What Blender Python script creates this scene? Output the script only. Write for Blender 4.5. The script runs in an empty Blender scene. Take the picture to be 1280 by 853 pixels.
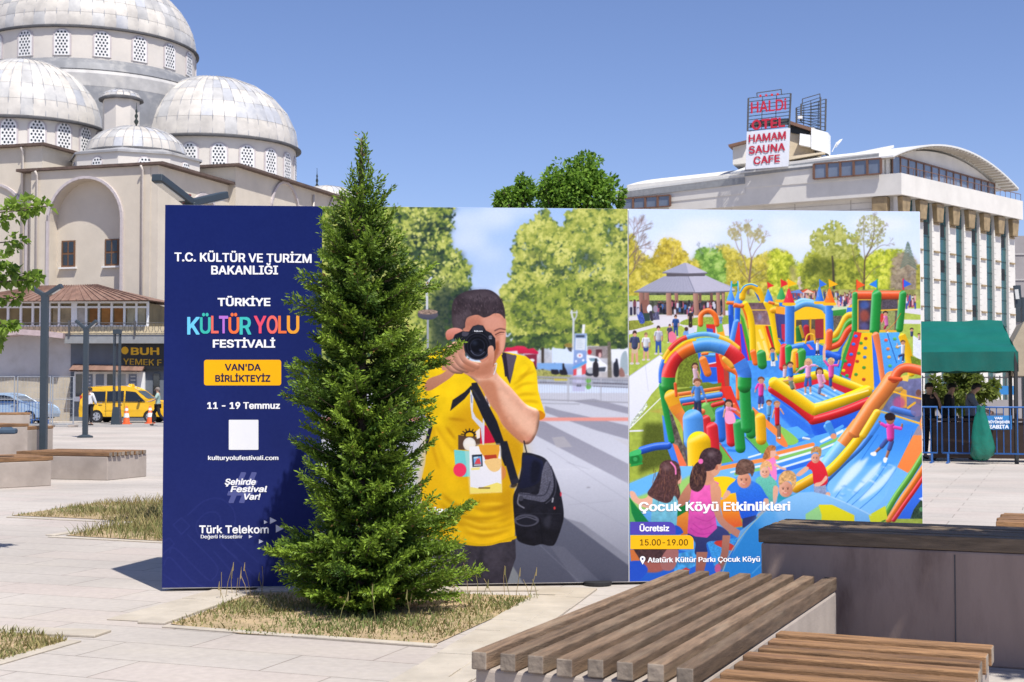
import bpy, bmesh, math, random, os
import numpy as np
from mathutils import Vector, Matrix
R = math.radians
sc = bpy.context.scene
# ---------------- camera, sky, sun, exposure ----------------
EYE = 1.57; FPX = 1777.8; PITCH = math.atan(62.5/FPX)
cam_d = bpy.data.cameras.new('camera'); cam = bpy.data.objects.new('camera', cam_d); sc.collection.objects.link(cam)
cam.location = (0, 0, EYE); cam.rotation_euler = (R(90)+PITCH, 0, 0)
cam_d.lens = 50.0; cam_d.sensor_width = 36.0; cam_d.clip_start = .1; cam_d.clip_end = 6000
cam_d.dof.use_dof = True; cam_d.dof.focus_distance = 11.2; cam_d.dof.aperture_fstop = 9.0
sc.camera = cam
SUN = Vector((.80, -1.42, 3.04)).normalized()
world = bpy.data.worlds.new('World'); sc.world = world; world.use_nodes = True
nt = world.node_tree; nt.nodes.clear()
sky = nt.nodes.new('ShaderNodeTexSky'); sky.sky_type = 'NISHITA'; sky.sun_disc = False
sky.sun_elevation = math.asin(SUN.z); sky.sun_rotation = math.atan2(SUN.x, SUN.y)
sky.altitude = 1700; sky.air_density = 1.0; sky.dust_density = 1.6; sky.ozone_density = 1.6
bg = nt.nodes.new('ShaderNodeBackground'); bg.inputs['Strength'].default_value = .115
wo = nt.nodes.new('ShaderNodeOutputWorld'); tint = nt.nodes.new('ShaderNodeMix'); tint.data_type = 'RGBA'; tint.blend_type = 'MULTIPLY'; tint.inputs[0].default_value = 1; tint.inputs[7].default_value = (.85, .845, 1.03, 1); nt.links.new(sky.outputs[0], tint.inputs[6]); nt.links.new(tint.outputs[2], bg.inputs[0]); nt.links.new(bg.outputs[0], wo.inputs[0])
sun_d = bpy.data.lights.new('sun', 'SUN'); sun_d.energy = 5.0; sun_d.angle = R(.53); sun_d.color = (1, .955, .88)
sun = bpy.data.objects.new('sun', sun_d); sc.collection.objects.link(sun); sun.rotation_euler = (-SUN).to_track_quat('-Z', 'Y').to_euler(); sun.location = (20, -30, 60)
vs = sc.view_settings; vs.view_transform = 'Standard'; vs.look = 'None'; vs.gamma = 1; vs.use_curve_mapping = False; vs.exposure = 0.3

# ---------------- helpers ----------------
CT, ST = math.cos(PITCH), math.sin(PITCH)
def ray(px, py):
    u = (px-640)/FPX; v = (426.5-py)/FPX
    return Vector((u, CT-v*ST, ST+v*CT))
def at(px, py, Y): d = ray(px, py); return Vector((0, 0, EYE))+d*(Y/d.y)
def G(px, py, z=0.0): d = ray(px, py); return Vector((0, 0, EYE))+d*((z-EYE)/d.z)
def zat(py, Y): return at(640, py, Y).z
def xat(px, Y): return at(px, 489, Y).x
MATS = {}
def s2l(c): c = np.asarray(c, float); return np.where(c <= .04045, c/12.92, ((c+.055)/1.055)**2.4)
def mat(name, col, rough=.7, var=.12, scale=4.0, bump=0.0, bscale=None, metal=0.0, attr=False, trans=0.0, spec=.4, stain=None, stain_amt=.5, stain_scale=.8, coat=0, stretch=None, orand=False):
    """node material: base colour broken up by noise, optional stains, bump and leaf translucency"""
    if name in MATS: return MATS[name]
    m = bpy.data.materials.new(name); m.use_nodes = True; n = m.node_tree; N = n.nodes; L = n.links
    b = N['Principled BSDF']; b.inputs['Roughness'].default_value = rough; b.inputs['Metallic'].default_value = metal
    b.inputs['Specular IOR Level'].default_value = spec; b.inputs['Coat Weight'].default_value = coat
    tc = N.new('ShaderNodeTexCoord'); mp = N.new('ShaderNodeMapping'); L.new(tc.outputs['Object'], mp.inputs[0])
    if stretch: mp.inputs['Scale'].default_value = stretch
    if orand:        # every piece of timber has its own grain and tone
        oi = N.new('ShaderNodeObjectInfo'); cx = N.new('ShaderNodeMath'); cx.operation = 'MULTIPLY'; cx.inputs[1].default_value = 40; L.new(oi.outputs['Random'], cx.inputs[0]); L.new(cx.outputs[0], mp.inputs['Location'])
    nz = N.new('ShaderNodeTexNoise'); nz.inputs['Scale'].default_value = scale; nz.inputs['Detail'].default_value = 6; nz.inputs['Roughness'].default_value = .6; L.new(mp.outputs[0], nz.inputs['Vector'])
    mr = N.new('ShaderNodeMapRange'); mr.inputs['From Min'].default_value = .3; mr.inputs['From Max'].default_value = .7; mr.inputs['To Min'].default_value = 1-var; mr.inputs['To Max'].default_value = 1+var; L.new(nz.outputs['Fac'], mr.inputs[0])
    mx = N.new('ShaderNodeMix'); mx.data_type = 'RGBA'; mx.blend_type = 'MULTIPLY'; mx.inputs[0].default_value = 1
    if attr:
        at_ = N.new('ShaderNodeAttribute'); at_.attribute_name = 'Col'; L.new(at_.outputs['Color'], mx.inputs[6])
    else: mx.inputs[6].default_value = (*col, 1)
    L.new(mr.outputs[0], mx.inputs[7]); out = mx.outputs[2]
    if stain:
        n2 = N.new('ShaderNodeTexNoise'); n2.inputs['Scale'].default_value = stain_scale; n2.inputs['Detail'].default_value = 8; n2.inputs['Roughness'].default_value = .65; L.new(mp.outputs[0], n2.inputs['Vector'])
        r2 = N.new('ShaderNodeMapRange'); r2.inputs['From Min'].default_value = .5; r2.inputs['From Max'].default_value = .72; r2.inputs['To Max'].default_value = stain_amt; L.new(n2.outputs['Fac'], r2.inputs[0])
        m2 = N.new('ShaderNodeMix'); m2.data_type = 'RGBA'; L.new(r2.outputs[0], m2.inputs[0]); L.new(out, m2.inputs[6]); m2.inputs[7].default_value = (*stain, 1); out = m2.outputs[2]
    if orand:
        ro = N.new('ShaderNodeMapRange'); ro.inputs['To Min'].default_value = .72; ro.inputs['To Max'].default_value = 1.22; L.new(oi.outputs['Random'], ro.inputs[0])
        m5 = N.new('ShaderNodeMix'); m5.data_type = 'RGBA'; m5.blend_type = 'MULTIPLY'; m5.inputs[0].default_value = 1; L.new(out, m5.inputs[6]); L.new(ro.outputs[0], m5.inputs[7]); out = m5.outputs[2]
    L.new(out, b.inputs['Base Color'])
    if bump:
        n3 = N.new('ShaderNodeTexNoise'); n3.inputs['Scale'].default_value = bscale or scale*6; n3.inputs['Detail'].default_value = 5; L.new(mp.outputs[0], n3.inputs['Vector'])
        bp = N.new('ShaderNodeBump'); bp.inputs['Strength'].default_value = bump; bp.inputs['Distance'].default_value = .02; L.new(n3.outputs['Fac'], bp.inputs['Height']); L.new(bp.outputs[0], b.inputs['Normal'])
    if trans:
        tr = N.new('ShaderNodeBsdfTranslucent'); L.new(out, tr.inputs[0]); ms = N.new('ShaderNodeMixShader'); ms.inputs[0].default_value = trans
        L.new(b.outputs[0], ms.inputs[1]); L.new(tr.outputs[0], ms.inputs[2]); L.new(ms.outputs[0], N['Material Output'].inputs[0])
    MATS[name] = m; return m
def glass(name, col, rough=.08):
    if name in MATS: return MATS[name]
    m = mat(name, col, rough, .15, 1.5, spec=.8); return m
INV = {}
def empty(name, loc=(0, 0, 0), rz=0.0):
    o = bpy.data.objects.new(name, None); sc.collection.objects.link(o); o.location = loc; o.rotation_euler = (0, 0, rz); o.empty_display_size = .2
    INV[o.name] = (Matrix.Translation(loc) @ Matrix.Rotation(rz, 4, 'Z')).inverted(); return o
def tag(o, label=None, cat=None, group=None, kind=None):
    if label: o['label'] = label
    if cat: o['category'] = cat
    if group: o['group'] = group
    if kind: o['kind'] = kind
    return o
def thing(name, label, cat, loc=(0, 0, 0), rz=0.0, group=None): return tag(empty(name, loc, rz), label, cat, group)
class MB:
    """collects geometry for ONE mesh object; points in world space, or local when local=True at build"""
    def __init__(s): s.v = []; s.f = []; s.m = []; s.c = []
    def add(s, v, f, mi=0, col=None):
        k = len(s.v); s.v += [tuple(p) for p in v]
        for q in f: s.f.append([k+i for i in q]); s.m.append(mi); s.c.append(col)
        return s
    def hexa(s, b, t, mi=0, col=None):    # bottom ring, top ring
        n = len(b); f = [list(range(n))[::-1], list(range(n, 2*n))]+[[i, (i+1) % n, n+(i+1) % n, n+i] for i in range(n)]
        return s.add(list(b)+list(t), f, mi, col)
    def box(s, c, d, rz=0, mi=0, col=None):
        x, y, z = (q/2 for q in d); ca, sa = math.cos(rz), math.sin(rz)
        r = [(c[0]+a*x*ca-b*y*sa, c[1]+a*x*sa+b*y*ca) for a, b in ((-1, -1), (1, -1), (1, 1), (-1, 1))]
        return s.hexa([(*p, c[2]-z) for p in r], [(*p, c[2]+z) for p in r], mi, col)
    def bar(s, p, q, w, h, up=(0, 0, 1), mi=0, col=None):
        p, q = Vector(p), Vector(q); d = (q-p).normalized(); u = Vector(up)
        if abs(d.dot(u)) > .98: u = Vector((0, 1, 0))
        a = d.cross(u).normalized()*w/2; b = a.cross(d).normalized()*h/2
        r = [(-1, -1), (1, -1), (1, 1), (-1, 1)]
        return s.hexa([p+a*i+b*j for i, j in r], [q+a*i+b*j for i, j in r], mi, col)
    def prism(s, pts, ext, mi=0, col=None):
        e = Vector(ext); return s.hexa([Vector(p) for p in pts], [Vector(p)+e for p in pts], mi, col)
    def tube(s, pts, r, n=8, mi=0, col=None, r1=None):
        pts = [Vector(p) for p in pts]; k = len(pts); V = []; F = []
        prev = None
        for i, p in enumerate(pts):
            d = (pts[min(i+1, k-1)]-pts[max(i-1, 0)]).normalized()
            if prev is None:
                u = Vector((0, 0, 1)) if abs(d.z) < .9 else Vector((1, 0, 0)); a = d.cross(u).normalized()
            else: a = (prev-d*prev.dot(d)).normalized()
            prev = a; b = d.cross(a); rr = r if r1 is None else r+(r1-r)*i/(k-1)
            V += [p+a*math.cos(2*math.pi*j/n)*rr+b*math.sin(2*math.pi*j/n)*rr for j in range(n)]
            if i: F += [[(i-1)*n+j, (i-1)*n+(j+1) % n, i*n+(j+1) % n, i*n+j] for j in range(n)]
        F += [list(range(n))[::-1], list(range((k-1)*n, k*n))]
        return s.add(V, F, mi, col)
    def lathe(s, prof, c, n=24, mi=0, cols=None, a0=0.0, a1=2*math.pi, cap=False):
        full = abs(a1-a0-2*math.pi) < 1e-6; m = n if full else n+1; V = []; F = []; C = []
        for r, z in prof: V += [(c[0]+r*math.cos(a0+(a1-a0)*j/n), c[1]+r*math.sin(a0+(a1-a0)*j/n), c[2]+z) for j in range(m)]
        k0 = len(s.v); s.v += V
        for i in range(len(prof)-1):
            for j in range(n):
                q = [i*m+j, i*m+(j+1) % m, (i+1)*m+(j+1) % m, (i+1)*m+j]
                s.f.append([k0+t for t in q]); s.m.append(mi); s.c.append(cols(i, j) if cols else None)
        if cap: s.f.append([k0+(len(prof)-1)*m+j for j in range(m)]); s.m.append(mi); s.c.append(cols(len(prof)-2, 0) if cols else None)
        return s
    def build(s, name, mats, parent=None, smooth=False, local=False, bevel=0.0):
        me = bpy.data.meshes.new(name); V = s.v
        if parent is not None and not local:
            M = INV[parent.name]; V = [tuple(M @ Vector(p)) for p in V]
        me.from_pydata(V, [], s.f)
        mats = mats if isinstance(mats, (list, tuple)) else [mats]
        for m in mats: me.materials.append(m)
        if len(mats) > 1: me.polygons.foreach_set('material_index', s.m)
        if any(c is not None for c in s.c):
            ca = me.color_attributes.new('Col', 'FLOAT_COLOR', 'CORNER'); arr = []
            for f, c in zip(s.f, s.c): arr += list((*(c or (.5, .5, .5)), 1))*len(f)
            ca.data.foreach_set('color', arr)
        if smooth: me.polygons.foreach_set('use_smooth', [True]*len(me.polygons))
        o = bpy.data.objects.new(name, me); sc.collection.objects.link(o)
        if parent is not None: o.parent = parent; INV[o.name] = INV[parent.name]
        else: INV[o.name] = Matrix.Identity(4)
        if smooth == 2:
            md = o.modifiers.new('smooth', 'EDGE_SPLIT'); md.split_angle = R(40)
        if bevel:
            bv = o.modifiers.new('bevel', 'BEVEL'); bv.width = bevel; bv.segments = 2; bv.limit_method = 'ANGLE'; bv.angle_limit = R(40)
        return o
def copy_tree(o, parent=None, loc=None, rz=None):
    c = o.copy(); sc.collection.objects.link(c)
    if parent: c.parent = parent
    if loc is not None: c.location = loc
    if rz is not None: c.rotation_euler = (0, 0, rz)
    for k in [q for q in bpy.data.objects if q.parent == o]: copy_tree(k, c)
    return c
def np_mesh(name, V, F, mats, parent=None, col=None, smooth=False):
    """fast mesh from arrays: F (n,k) faces, col per face (n,3)"""
    V = np.asarray(V, np.float32); F = np.asarray(F, np.int32); n, k = F.shape
    if parent is not None:
        M = np.array(INV[parent.name]); V = (V@M[:3, :3].T+M[:3, 3]).astype(np.float32)
    me = bpy.data.meshes.new(name); me.vertices.add(len(V)); me.vertices.foreach_set('co', V.ravel())
    me.loops.add(n*k); me.loops.foreach_set('vertex_index', F.ravel()); me.polygons.add(n)
    me.polygons.foreach_set('loop_start', np.arange(0, n*k, k, dtype=np.int32))
    if col is not None:
        ca = me.color_attributes.new('Col', 'FLOAT_COLOR', 'CORNER'); c = np.ones((n, k, 4), np.float32); c[..., :3] = np.asarray(col)[:, None, :]
        ca.data.foreach_set('color', c.ravel())
    for m in (mats if isinstance(mats, (list, tuple)) else [mats]): me.materials.append(m)
    if smooth: me.polygons.foreach_set('use_smooth', np.ones(n, bool))
    me.update(calc_edges=True); me.validate()
    o = bpy.data.objects.new(name, me); sc.collection.objects.link(o)
    if parent is not None: o.parent = parent; INV[o.name] = INV[parent.name]
    return o
# text as real flat letters
FONT = None
try: FONT = bpy.data.fonts.load(os.path.join(bpy.utils.system_resource('DATAFILES', path='fonts'), 'Inter.woff2'))
except Exception: FONT = None
def glyphs(text, bold=.02, shear=0.0, space=1.0, rows=44):
    """letters as filled outlines: letters as thin strips"""
    c = bpy.data.curves.new('t', 'FONT'); c.body = text; c.shear = shear; c.space_character = space
    if FONT: c.font = FONT
    o = bpy.data.objects.new('t', c); sc.collection.objects.link(o); dg = bpy.context.evaluated_depsgraph_get(); dg.update()
    cu = o.evaluated_get(dg).to_curve(dg); loops = []
    for sp in cu.splines:
        bp = sp.bezier_points; P = []
        for i in range(len(bp)):
            p, q = bp[i], bp[(i+1) % len(bp)]; a, b, c_, d = (np.array(v[:2]) for v in (p.co, p.handle_right, q.handle_left, q.co))
            n = 1 if np.linalg.norm(np.cross(b-a, d-a))+np.linalg.norm(np.cross(c_-a, d-a)) < 1e-5 else 5
            for t in np.arange(n)/n: P.append(a*(1-t)**3+3*b*t*(1-t)**2+3*c_*t*t*(1-t)+d*t**3)
        P = [v for i, v in enumerate(P) if np.linalg.norm(v-P[i-1]) > 1e-5]
        if len(P) > 2: loops.append(np.array(P))
    o.to_curve_clear(); bpy.data.objects.remove(o); bpy.data.curves.remove(c)
    # fill by winding number, row by row (overlapping strokes stay solid), then swell every row's runs by the bold radius
    h = .727/rows; y0 = min(p[:, 1].min() for p in loops)-bold; n = int((max(p[:, 1].max() for p in loops)+bold-y0)/h)+1
    A = np.concatenate(loops); B_ = np.concatenate([np.roll(p, -1, 0) for p in loops]); runs = []
    for r in range(n):
        y = y0+(r+.5)*h; m = (A[:, 1] <= y) != (B_[:, 1] <= y); p, q = A[m], B_[m]
        x = p[:, 0]+(y-p[:, 1])*(q[:, 0]-p[:, 0])/(q[:, 1]-p[:, 1]+1e-12); d = np.where(q[:, 1] > p[:, 1], 1, -1); o_ = np.argsort(x); w = 0; R_ = []
        for i in o_:
            if w == 0: s0 = x[i]
            w += d[i]
            if w == 0: R_.append((s0, x[i]))
        runs.append(R_)
    V, F = [], []; k = int(bold/h); live = {}
    def emit(x0, x1, ra, rb): i = len(V); ya, yb = y0+ra*h, y0+rb*h; V.extend([(x0, ya, 0), (x1, ya, 0), (x1, yb, 0), (x0, yb, 0)]); F.append([i, i+1, i+2, i+3])
    for r in range(n+1):
        I = []
        if r < n:
            for dy in range(-k, k+1):
                if 0 <= r+dy < n:
                    e = math.sqrt(max(0, bold*bold-(dy*h)**2)); I += [(a-e, b+e) for a, b in runs[r+dy]]
        I.sort(); U = []
        for a, b in I:
            if U and a <= U[-1][1]: U[-1][1] = max(U[-1][1], b)
            else: U.append([a, b])
        cur = {(round(a, 4), round(b, 4)) for a, b in U}
        for q in [q for q in live if q not in cur]: emit(*q, live.pop(q), r)
        for q in cur: live.setdefault(q, r)
    return np.array(V), F
def in_poly(x, y, P):
    P = np.asarray(P); q = np.roll(P, -1, 0); c = np.zeros(len(x), bool)
    for (x1, y1), (x2, y2) in zip(P, q):
        t = ((y1 > y) != (y2 > y)) & (x < (x2-x1)*(y-y1)/(y2-y1+1e-12)+x1); c ^= t
    return c
CAPH = glyphs('H', 0)[0][:, 1].max()

# ---- printed artwork: a small numpy painter (sRGB 0..1), coordinates in photo pixels ----
def fbm(h, w, cell, seed, octs=3):
    r = np.random.RandomState(seed); out = np.zeros((h, w)); a = 1.0; tot = 0
    for k in range(octs):
        gh, gw = int(h/cell)+3, int(w/cell)+3
        g = r.rand(gh, gw)
        y = np.arange(h)/cell; x = np.arange(w)/cell
        yi = y.astype(int); xi = x.astype(int); fy = (y-yi)[:, None]; fx = (x-xi)[None]
        fy = fy*fy*(3-2*fy); fx = fx*fx*(3-2*fx)
        A = g[yi][:, xi]; B = g[yi][:, xi+1]; D = g[yi+1][:, xi]; E = g[yi+1][:, xi+1]
        out += a*((A*(1-fx)+B*fx)*(1-fy)+(D*(1-fx)+E*fx)*fy); tot += a; a *= .55; cell = max(1.0, cell/2)
    return out/tot
def blur1(m, r):
    r = int(round(r))
    if r < 1: return m
    for _ in range(2):
        for ax in (0, 1):
            c = np.cumsum(np.pad(m, [(r+1, r) if a == ax else (0, 0) for a in range(2)], mode='edge'), axis=ax)
            n = m.shape[ax]
            m = (np.take(c, range(2*r+1, 2*r+1+n), axis=ax)-np.take(c, range(0, n), axis=ax))/(2*r+1)
    return m
def spline(p, n=6, closed=True):
    p = np.array(p, float); m = len(p); o = []
    for i in range(m if closed else m-1):
        if closed: a, b, c, d = p[i-1], p[i], p[(i+1) % m], p[(i+2) % m]
        else: a, b, c, d = p[max(i-1, 0)], p[i], p[i+1], p[min(i+2, m-1)]
        for t in np.arange(n)/n:
            o.append(.5*((2*b)+(c-a)*t+(2*a-5*b+4*c-d)*t*t+(3*b-a-3*c+d)*t**3))
    if not closed: o.append(p[-1])
    return np.array(o)
class Canvas:
    def __init__(s, x0, y0, x1, y1, S):
        s.x0, s.y0, s.S = x0, y0, S
        s.w = int((x1-x0)*S); s.h = int((y1-y0)*S)
        s.img = np.ones((s.h, s.w, 3)); s.f = (0, 0, 1); s.rnd = random.Random(7)
    def use(s, ox, oy, k): s.f = (ox, oy, k)
    def P(s, pts):
        p = np.array(pts, float).reshape(-1, 2)
        return np.stack([(s.f[0]+p[:, 0]/s.f[2]-s.x0)*s.S, (s.f[1]+p[:, 1]/s.f[2]-s.y0)*s.S], 1)
    def L(s, w): return w/s.f[2]*s.S
    def mask(s, p, pad=2):
        xa = max(0, int(p[:, 0].min())-pad); xb = min(s.w, int(p[:, 0].max())+pad+1)
        ya = max(0, int(p[:, 1].min())-pad); yb = min(s.h, int(p[:, 1].max())+pad+1)
        if xb <= xa or yb <= ya: return None
        m = np.zeros((yb-ya, xb-xa)); q = np.roll(p, -1, 0); X = np.arange(xa, xb)
        SS = 3
        for r in range(ya, yb):
            for k in range(SS):
                y = r+(k+.5)/SS
                c = (p[:, 1] <= y) != (q[:, 1] <= y)
                if not c.any(): continue
                a, b = p[c], q[c]
                xs = np.sort(a[:, 0]+(y-a[:, 1])*(b[:, 0]-a[:, 0])/(b[:, 1]-a[:, 1]))
                for i in range(0, len(xs)-1, 2):
                    m[r-ya] += np.clip(np.minimum(xs[i+1], X+1)-np.maximum(xs[i], X), 0, 1)/SS
        return m, xa, ya
    def put(s, m, xa, ya, col, alpha=1.0):
        h, w = m.shape; v = s.img[ya:ya+h, xa:xa+w]; m = np.clip(m*alpha, 0, 1)[..., None]
        v[:] = v*(1-m)+np.clip(np.broadcast_to(np.asarray(col, float), v.shape), 0, 1)*m
    def poly(s, pts, c, c2=None, sm=0, blur=0, a=1.0, dirn=(0, 1), nz=0, ncell=6, rim=0, lit=(-.5, -.85)):
        p = s.P(pts)
        if sm: p = spline(p, 5)
        bl = s.L(blur)
        r = s.mask(p, int(bl*2)+2)
        if r is None: return
        m, xa, ya = r
        if bl: m = blur1(m, bl)
        h, w = m.shape
        col = np.ones((h, w, 3))*np.array(c)/255.
        if c2 is not None:
            t = p@np.array(dirn, float); X, Y = np.meshgrid(np.arange(w)+xa, np.arange(h)+ya)
            t = np.clip(((X*dirn[0]+Y*dirn[1])-t.min())/(np.ptp(t)+1e-6), 0, 1)[..., None]
            col = col*(1-t)+np.array(c2)/255.*t
        if nz: col = col*(1+nz*(fbm(h, w, max(1.5, s.L(ncell)), s.rnd.randrange(9999))-.5)[..., None]*2)
        if rim:                     # soft volume of a photographed round form: one side of the print lighter
            b = blur1(np.pad(m, 2)[2:-2, 2:-2], max(1, s.L(rim)))
            gy, gx = np.gradient(b); k = max(1, s.L(rim))*2.2
            col = col*(1+np.clip(-(gx*-lit[0]+gy*-lit[1])*k*-1, -.55, .5)[..., None]*.8)
        s.put(m, xa, ya, col, a)
    def ell(s, x, y, rx, ry, c, c2=None, rot=0, **k):
        t = np.linspace(0, 2*math.pi, 22, endpoint=False); ca, sa = math.cos(rot), math.sin(rot)
        s.poly([(x+rx*math.cos(u)*ca-ry*math.sin(u)*sa, y+rx*math.cos(u)*sa+ry*math.sin(u)*ca) for u in t], c, c2, **k)
    def tube(s, pts, w, c, w1=None, sm=1, vol=.5, spec=.35, a=1.0, cols=None, lit=(-.45, -.9), flat=0):
        """a round stroke with the volume of an inflated tube; cols = colours of bands along it"""
        p = s.P(pts)
        if sm and len(p) > 2: p = spline(p, 6, False)
        w0 = s.L(w)/2; w1 = w0 if w1 is None else s.L(w1)/2; R = max(w0, w1)+2
        xa = max(0, int(p[:, 0].min()-R)); xb = min(s.w, int(p[:, 0].max()+R)+1)
        ya = max(0, int(p[:, 1].min()-R)); yb = min(s.h, int(p[:, 1].max()+R)+1)
        if xb <= xa or yb <= ya: return
        X, Y = np.meshgrid(np.arange(xa, xb)+.5, np.arange(ya, yb)+.5)
        best = np.full(X.shape, 1e9); nx = np.zeros(X.shape); ny = np.zeros(X.shape); tt = np.zeros(X.shape); ww = np.full(X.shape, w0)
        L = np.r_[0, np.cumsum(np.hypot(*np.diff(p, axis=0).T))]
        for i in range(len(p)-1):
            d = p[i+1]-p[i]; l2 = d@d+1e-9
            t0 = ((X-p[i, 0])*d[0]+(Y-p[i, 1])*d[1])/l2
            t = np.clip(t0, 0, 1)
            if flat and i == 0: t = np.where(t0 < 0, -9, t)
            if flat and i == len(p)-2: t = np.where(t0 > 1, -9, t)
            ex = X-p[i, 0]-t*d[0]; ey = Y-p[i, 1]-t*d[1]; dist = np.hypot(ex, ey)
            tl = (L[i]+t*math.sqrt(l2))/L[-1]; wl = w0+(w1-w0)*tl
            g = dist/wl < best
            best = np.where(g, dist/wl, best); nx = np.where(g, ex/wl, nx); ny = np.where(g, ey/wl, ny)
            tt = np.where(g, tl, tt); ww = np.where(g, wl, ww)
        m = np.clip((1-best)*ww+.5, 0, 1)
        if cols:
            cc = np.array(cols)/255.; col = cc[np.clip((tt*len(cc)).astype(int), 0, len(cc)-1)]
        else: col = np.ones(X.shape+(3,))*np.array(c)/255.
        d = nx*lit[0]+ny*lit[1]
        col = col*(1-vol*.22+vol*d*.75)[..., None]
        if spec: col = col+(np.exp(-((d-.5)/.22)**2)*spec)[..., None]*(1-col)
        s.put(m, xa, ya, col, a)
    def soft(s, pts, w, c, a=.5, bl=None):
        p = spline(np.array(pts, float), 4, False); d = np.gradient(p, axis=0); n = np.stack([-d[:, 1], d[:, 0]], 1)/(np.hypot(*d.T)[:, None]+1e-6)
        t = np.sin(np.linspace(.08, math.pi-.08, len(p)))[:, None]*w/2
        s.poly(np.r_[p+n*t, (p-n*t)[::-1]], c, blur=bl or w*.35, a=a)
    def line(s, pts, w, c, a=1.0, sm=0, w1=None): s.tube(pts, w, c, w1, sm, 0, 0, a)
    def dabs(s, pts, cols, n, r, edge=.35, top=None, a=.9, sm=1, seed=1, el=1.5, hole=0, rag=0):
        """leaf dabs scattered over a shape; cols from dark to light, lighter toward the upper left of each clump"""
        p = s.P(pts)
        if sm: p = spline(p, 5)
        k = s.mask(p)
        if k is None: return
        m, xa, ya = k; h, w = m.shape; rr = np.random.RandomState(seed)
        cl = fbm(h, w, max(3, s.L(r)*4.5), seed, 2)*.55+fbm(h, w, max(8, s.L(r)*13), seed+50, 2)*.45; cl = (cl-np.percentile(cl, 2))/(np.percentile(cl, 98)-np.percentile(cl, 2)+1e-6)
        mm = blur1(np.pad(m, 20), s.L(r)*1.2+s.L(rag))[20:-20, 20:-20]; soft = mm > edge+.4*(rr.rand(h, w)-.5)+(1.1*(fbm(h, w, max(2, s.L(rag)*.9), seed+9, 3)-.5) if rag else 0); soft &= mm > .12
        ys, xs = np.nonzero(soft & (cl > hole))
        if not len(ys): return
        cols = np.array(cols)/255.
        idx = rr.randint(0, len(ys), n); idx = idx[np.argsort(cl[ys[idx], xs[idx]]+rr.rand(n)*.5)]
        for i in idx:
            y, x = ys[i]+ya, xs[i]+xa
            q = np.clip(cl[ys[i], xs[i]]*1.1+rr.normal(0, .17)-.05, 0, .999)*(len(cols)-1)
            j = int(q); c = cols[j]+(cols[min(j+1, len(cols)-1)]-cols[j])*(q-j)
            rad = s.L(r)*(.5+.8*rr.rand()); n_ = int(rad*el)+1
            y0, y1, x0, x1 = max(0, y-n_), min(s.h, y+n_+1), max(0, x-n_), min(s.w, x+n_+1)
            if y1 <= y0 or x1 <= x0: continue
            Y, X = np.ogrid[y0-y:y1-y, x0-x:x1-x]; th = rr.rand()*3.14; ca, sa = math.cos(th), math.sin(th)
            d = np.hypot((X*ca+Y*sa)/el, -X*sa+Y*ca)
            s.put(np.clip(rad+.5-d, 0, 1), x0, y0, c, a)
    def twig(s, x, y, ang, ln, w, c, depth, spread=.5, seed=0):
        rr = random.Random(seed)
        def go(x, y, an, ln, w, d):
            x2, y2 = x+math.cos(an)*ln, y-math.sin(an)*ln
            s.line([(x, y), (x2, y2)], w, c, w1=w*.65)
            if d:
                for k in range(3 if d > 1 else 2): go(x2, y2, an+rr.uniform(-spread, spread), ln*rr.uniform(.6, .85), w*.65, d-1)
        go(x, y, ang, ln, w, depth)
    def kid(s, hx, hy, r, shirt, pants, hair, arms=(), legs=(), skin=(222, 165, 135), torso=None, long=0, shoe=(235, 235, 240)):
        """a small printed figure: hx,hy,r head; torso = (x,y) of the hip"""
        tx, ty = torso or (hx, hy+r*4)
        sx, sy = hx, hy+r*1.35
        if long: s.ell(hx, hy+r*.5, r*1.25, r*1.6, hair)
        for lg in legs:
            s.tube(lg, r*.8, skin, r*.5, vol=.5, spec=.1)
            s.tube(lg[:2] if len(lg) < 3 else [lg[0], ((lg[0][0]+lg[1][0])/2, (lg[0][1]+lg[1][1])/2), lg[1]], r*.95, pants, vol=.5, spec=0)
            s.ell(lg[-1][0], lg[-1][1], r*.4, r*.28, shoe)
        s.tube([(sx, sy), (tx, ty)], r*1.75, shirt, r*1.5, vol=.7, spec=.12)
        for am in arms:
            s.tube(am, r*.55, skin, r*.4, vol=.5, spec=.1)
            s.tube(am[:2], r*.7, shirt, vol=.4, spec=0) if len(am) > 2 else None
        s.ell(hx, hy, r*.92, r*1.08, skin, tuple(v*.82 for v in skin), dirn=(.6, .6))
        t = [(hx-r, hy+r*.2), (hx-r*.95, hy-r*.7), (hx, hy-r*1.2), (hx+r*.95, hy-r*.7), (hx+r, hy+r*.1), (hx+r*.5, hy-r*.35), (hx-r*.4, hy-r*.4)]
        s.poly(t, hair, sm=1, nz=.3, ncell=r*.5)
        if r > 2.2*1: 
            for q in (-.33, .33): s.ell(hx+q*r, hy+r*.12, r*.12, r*.09, (110, 72, 62), a=.8)
            s.line([(hx-r*.22, hy+r*.58), (hx+r*.22, hy+r*.58)], r*.12, (196, 120, 106), a=.8)

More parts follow.
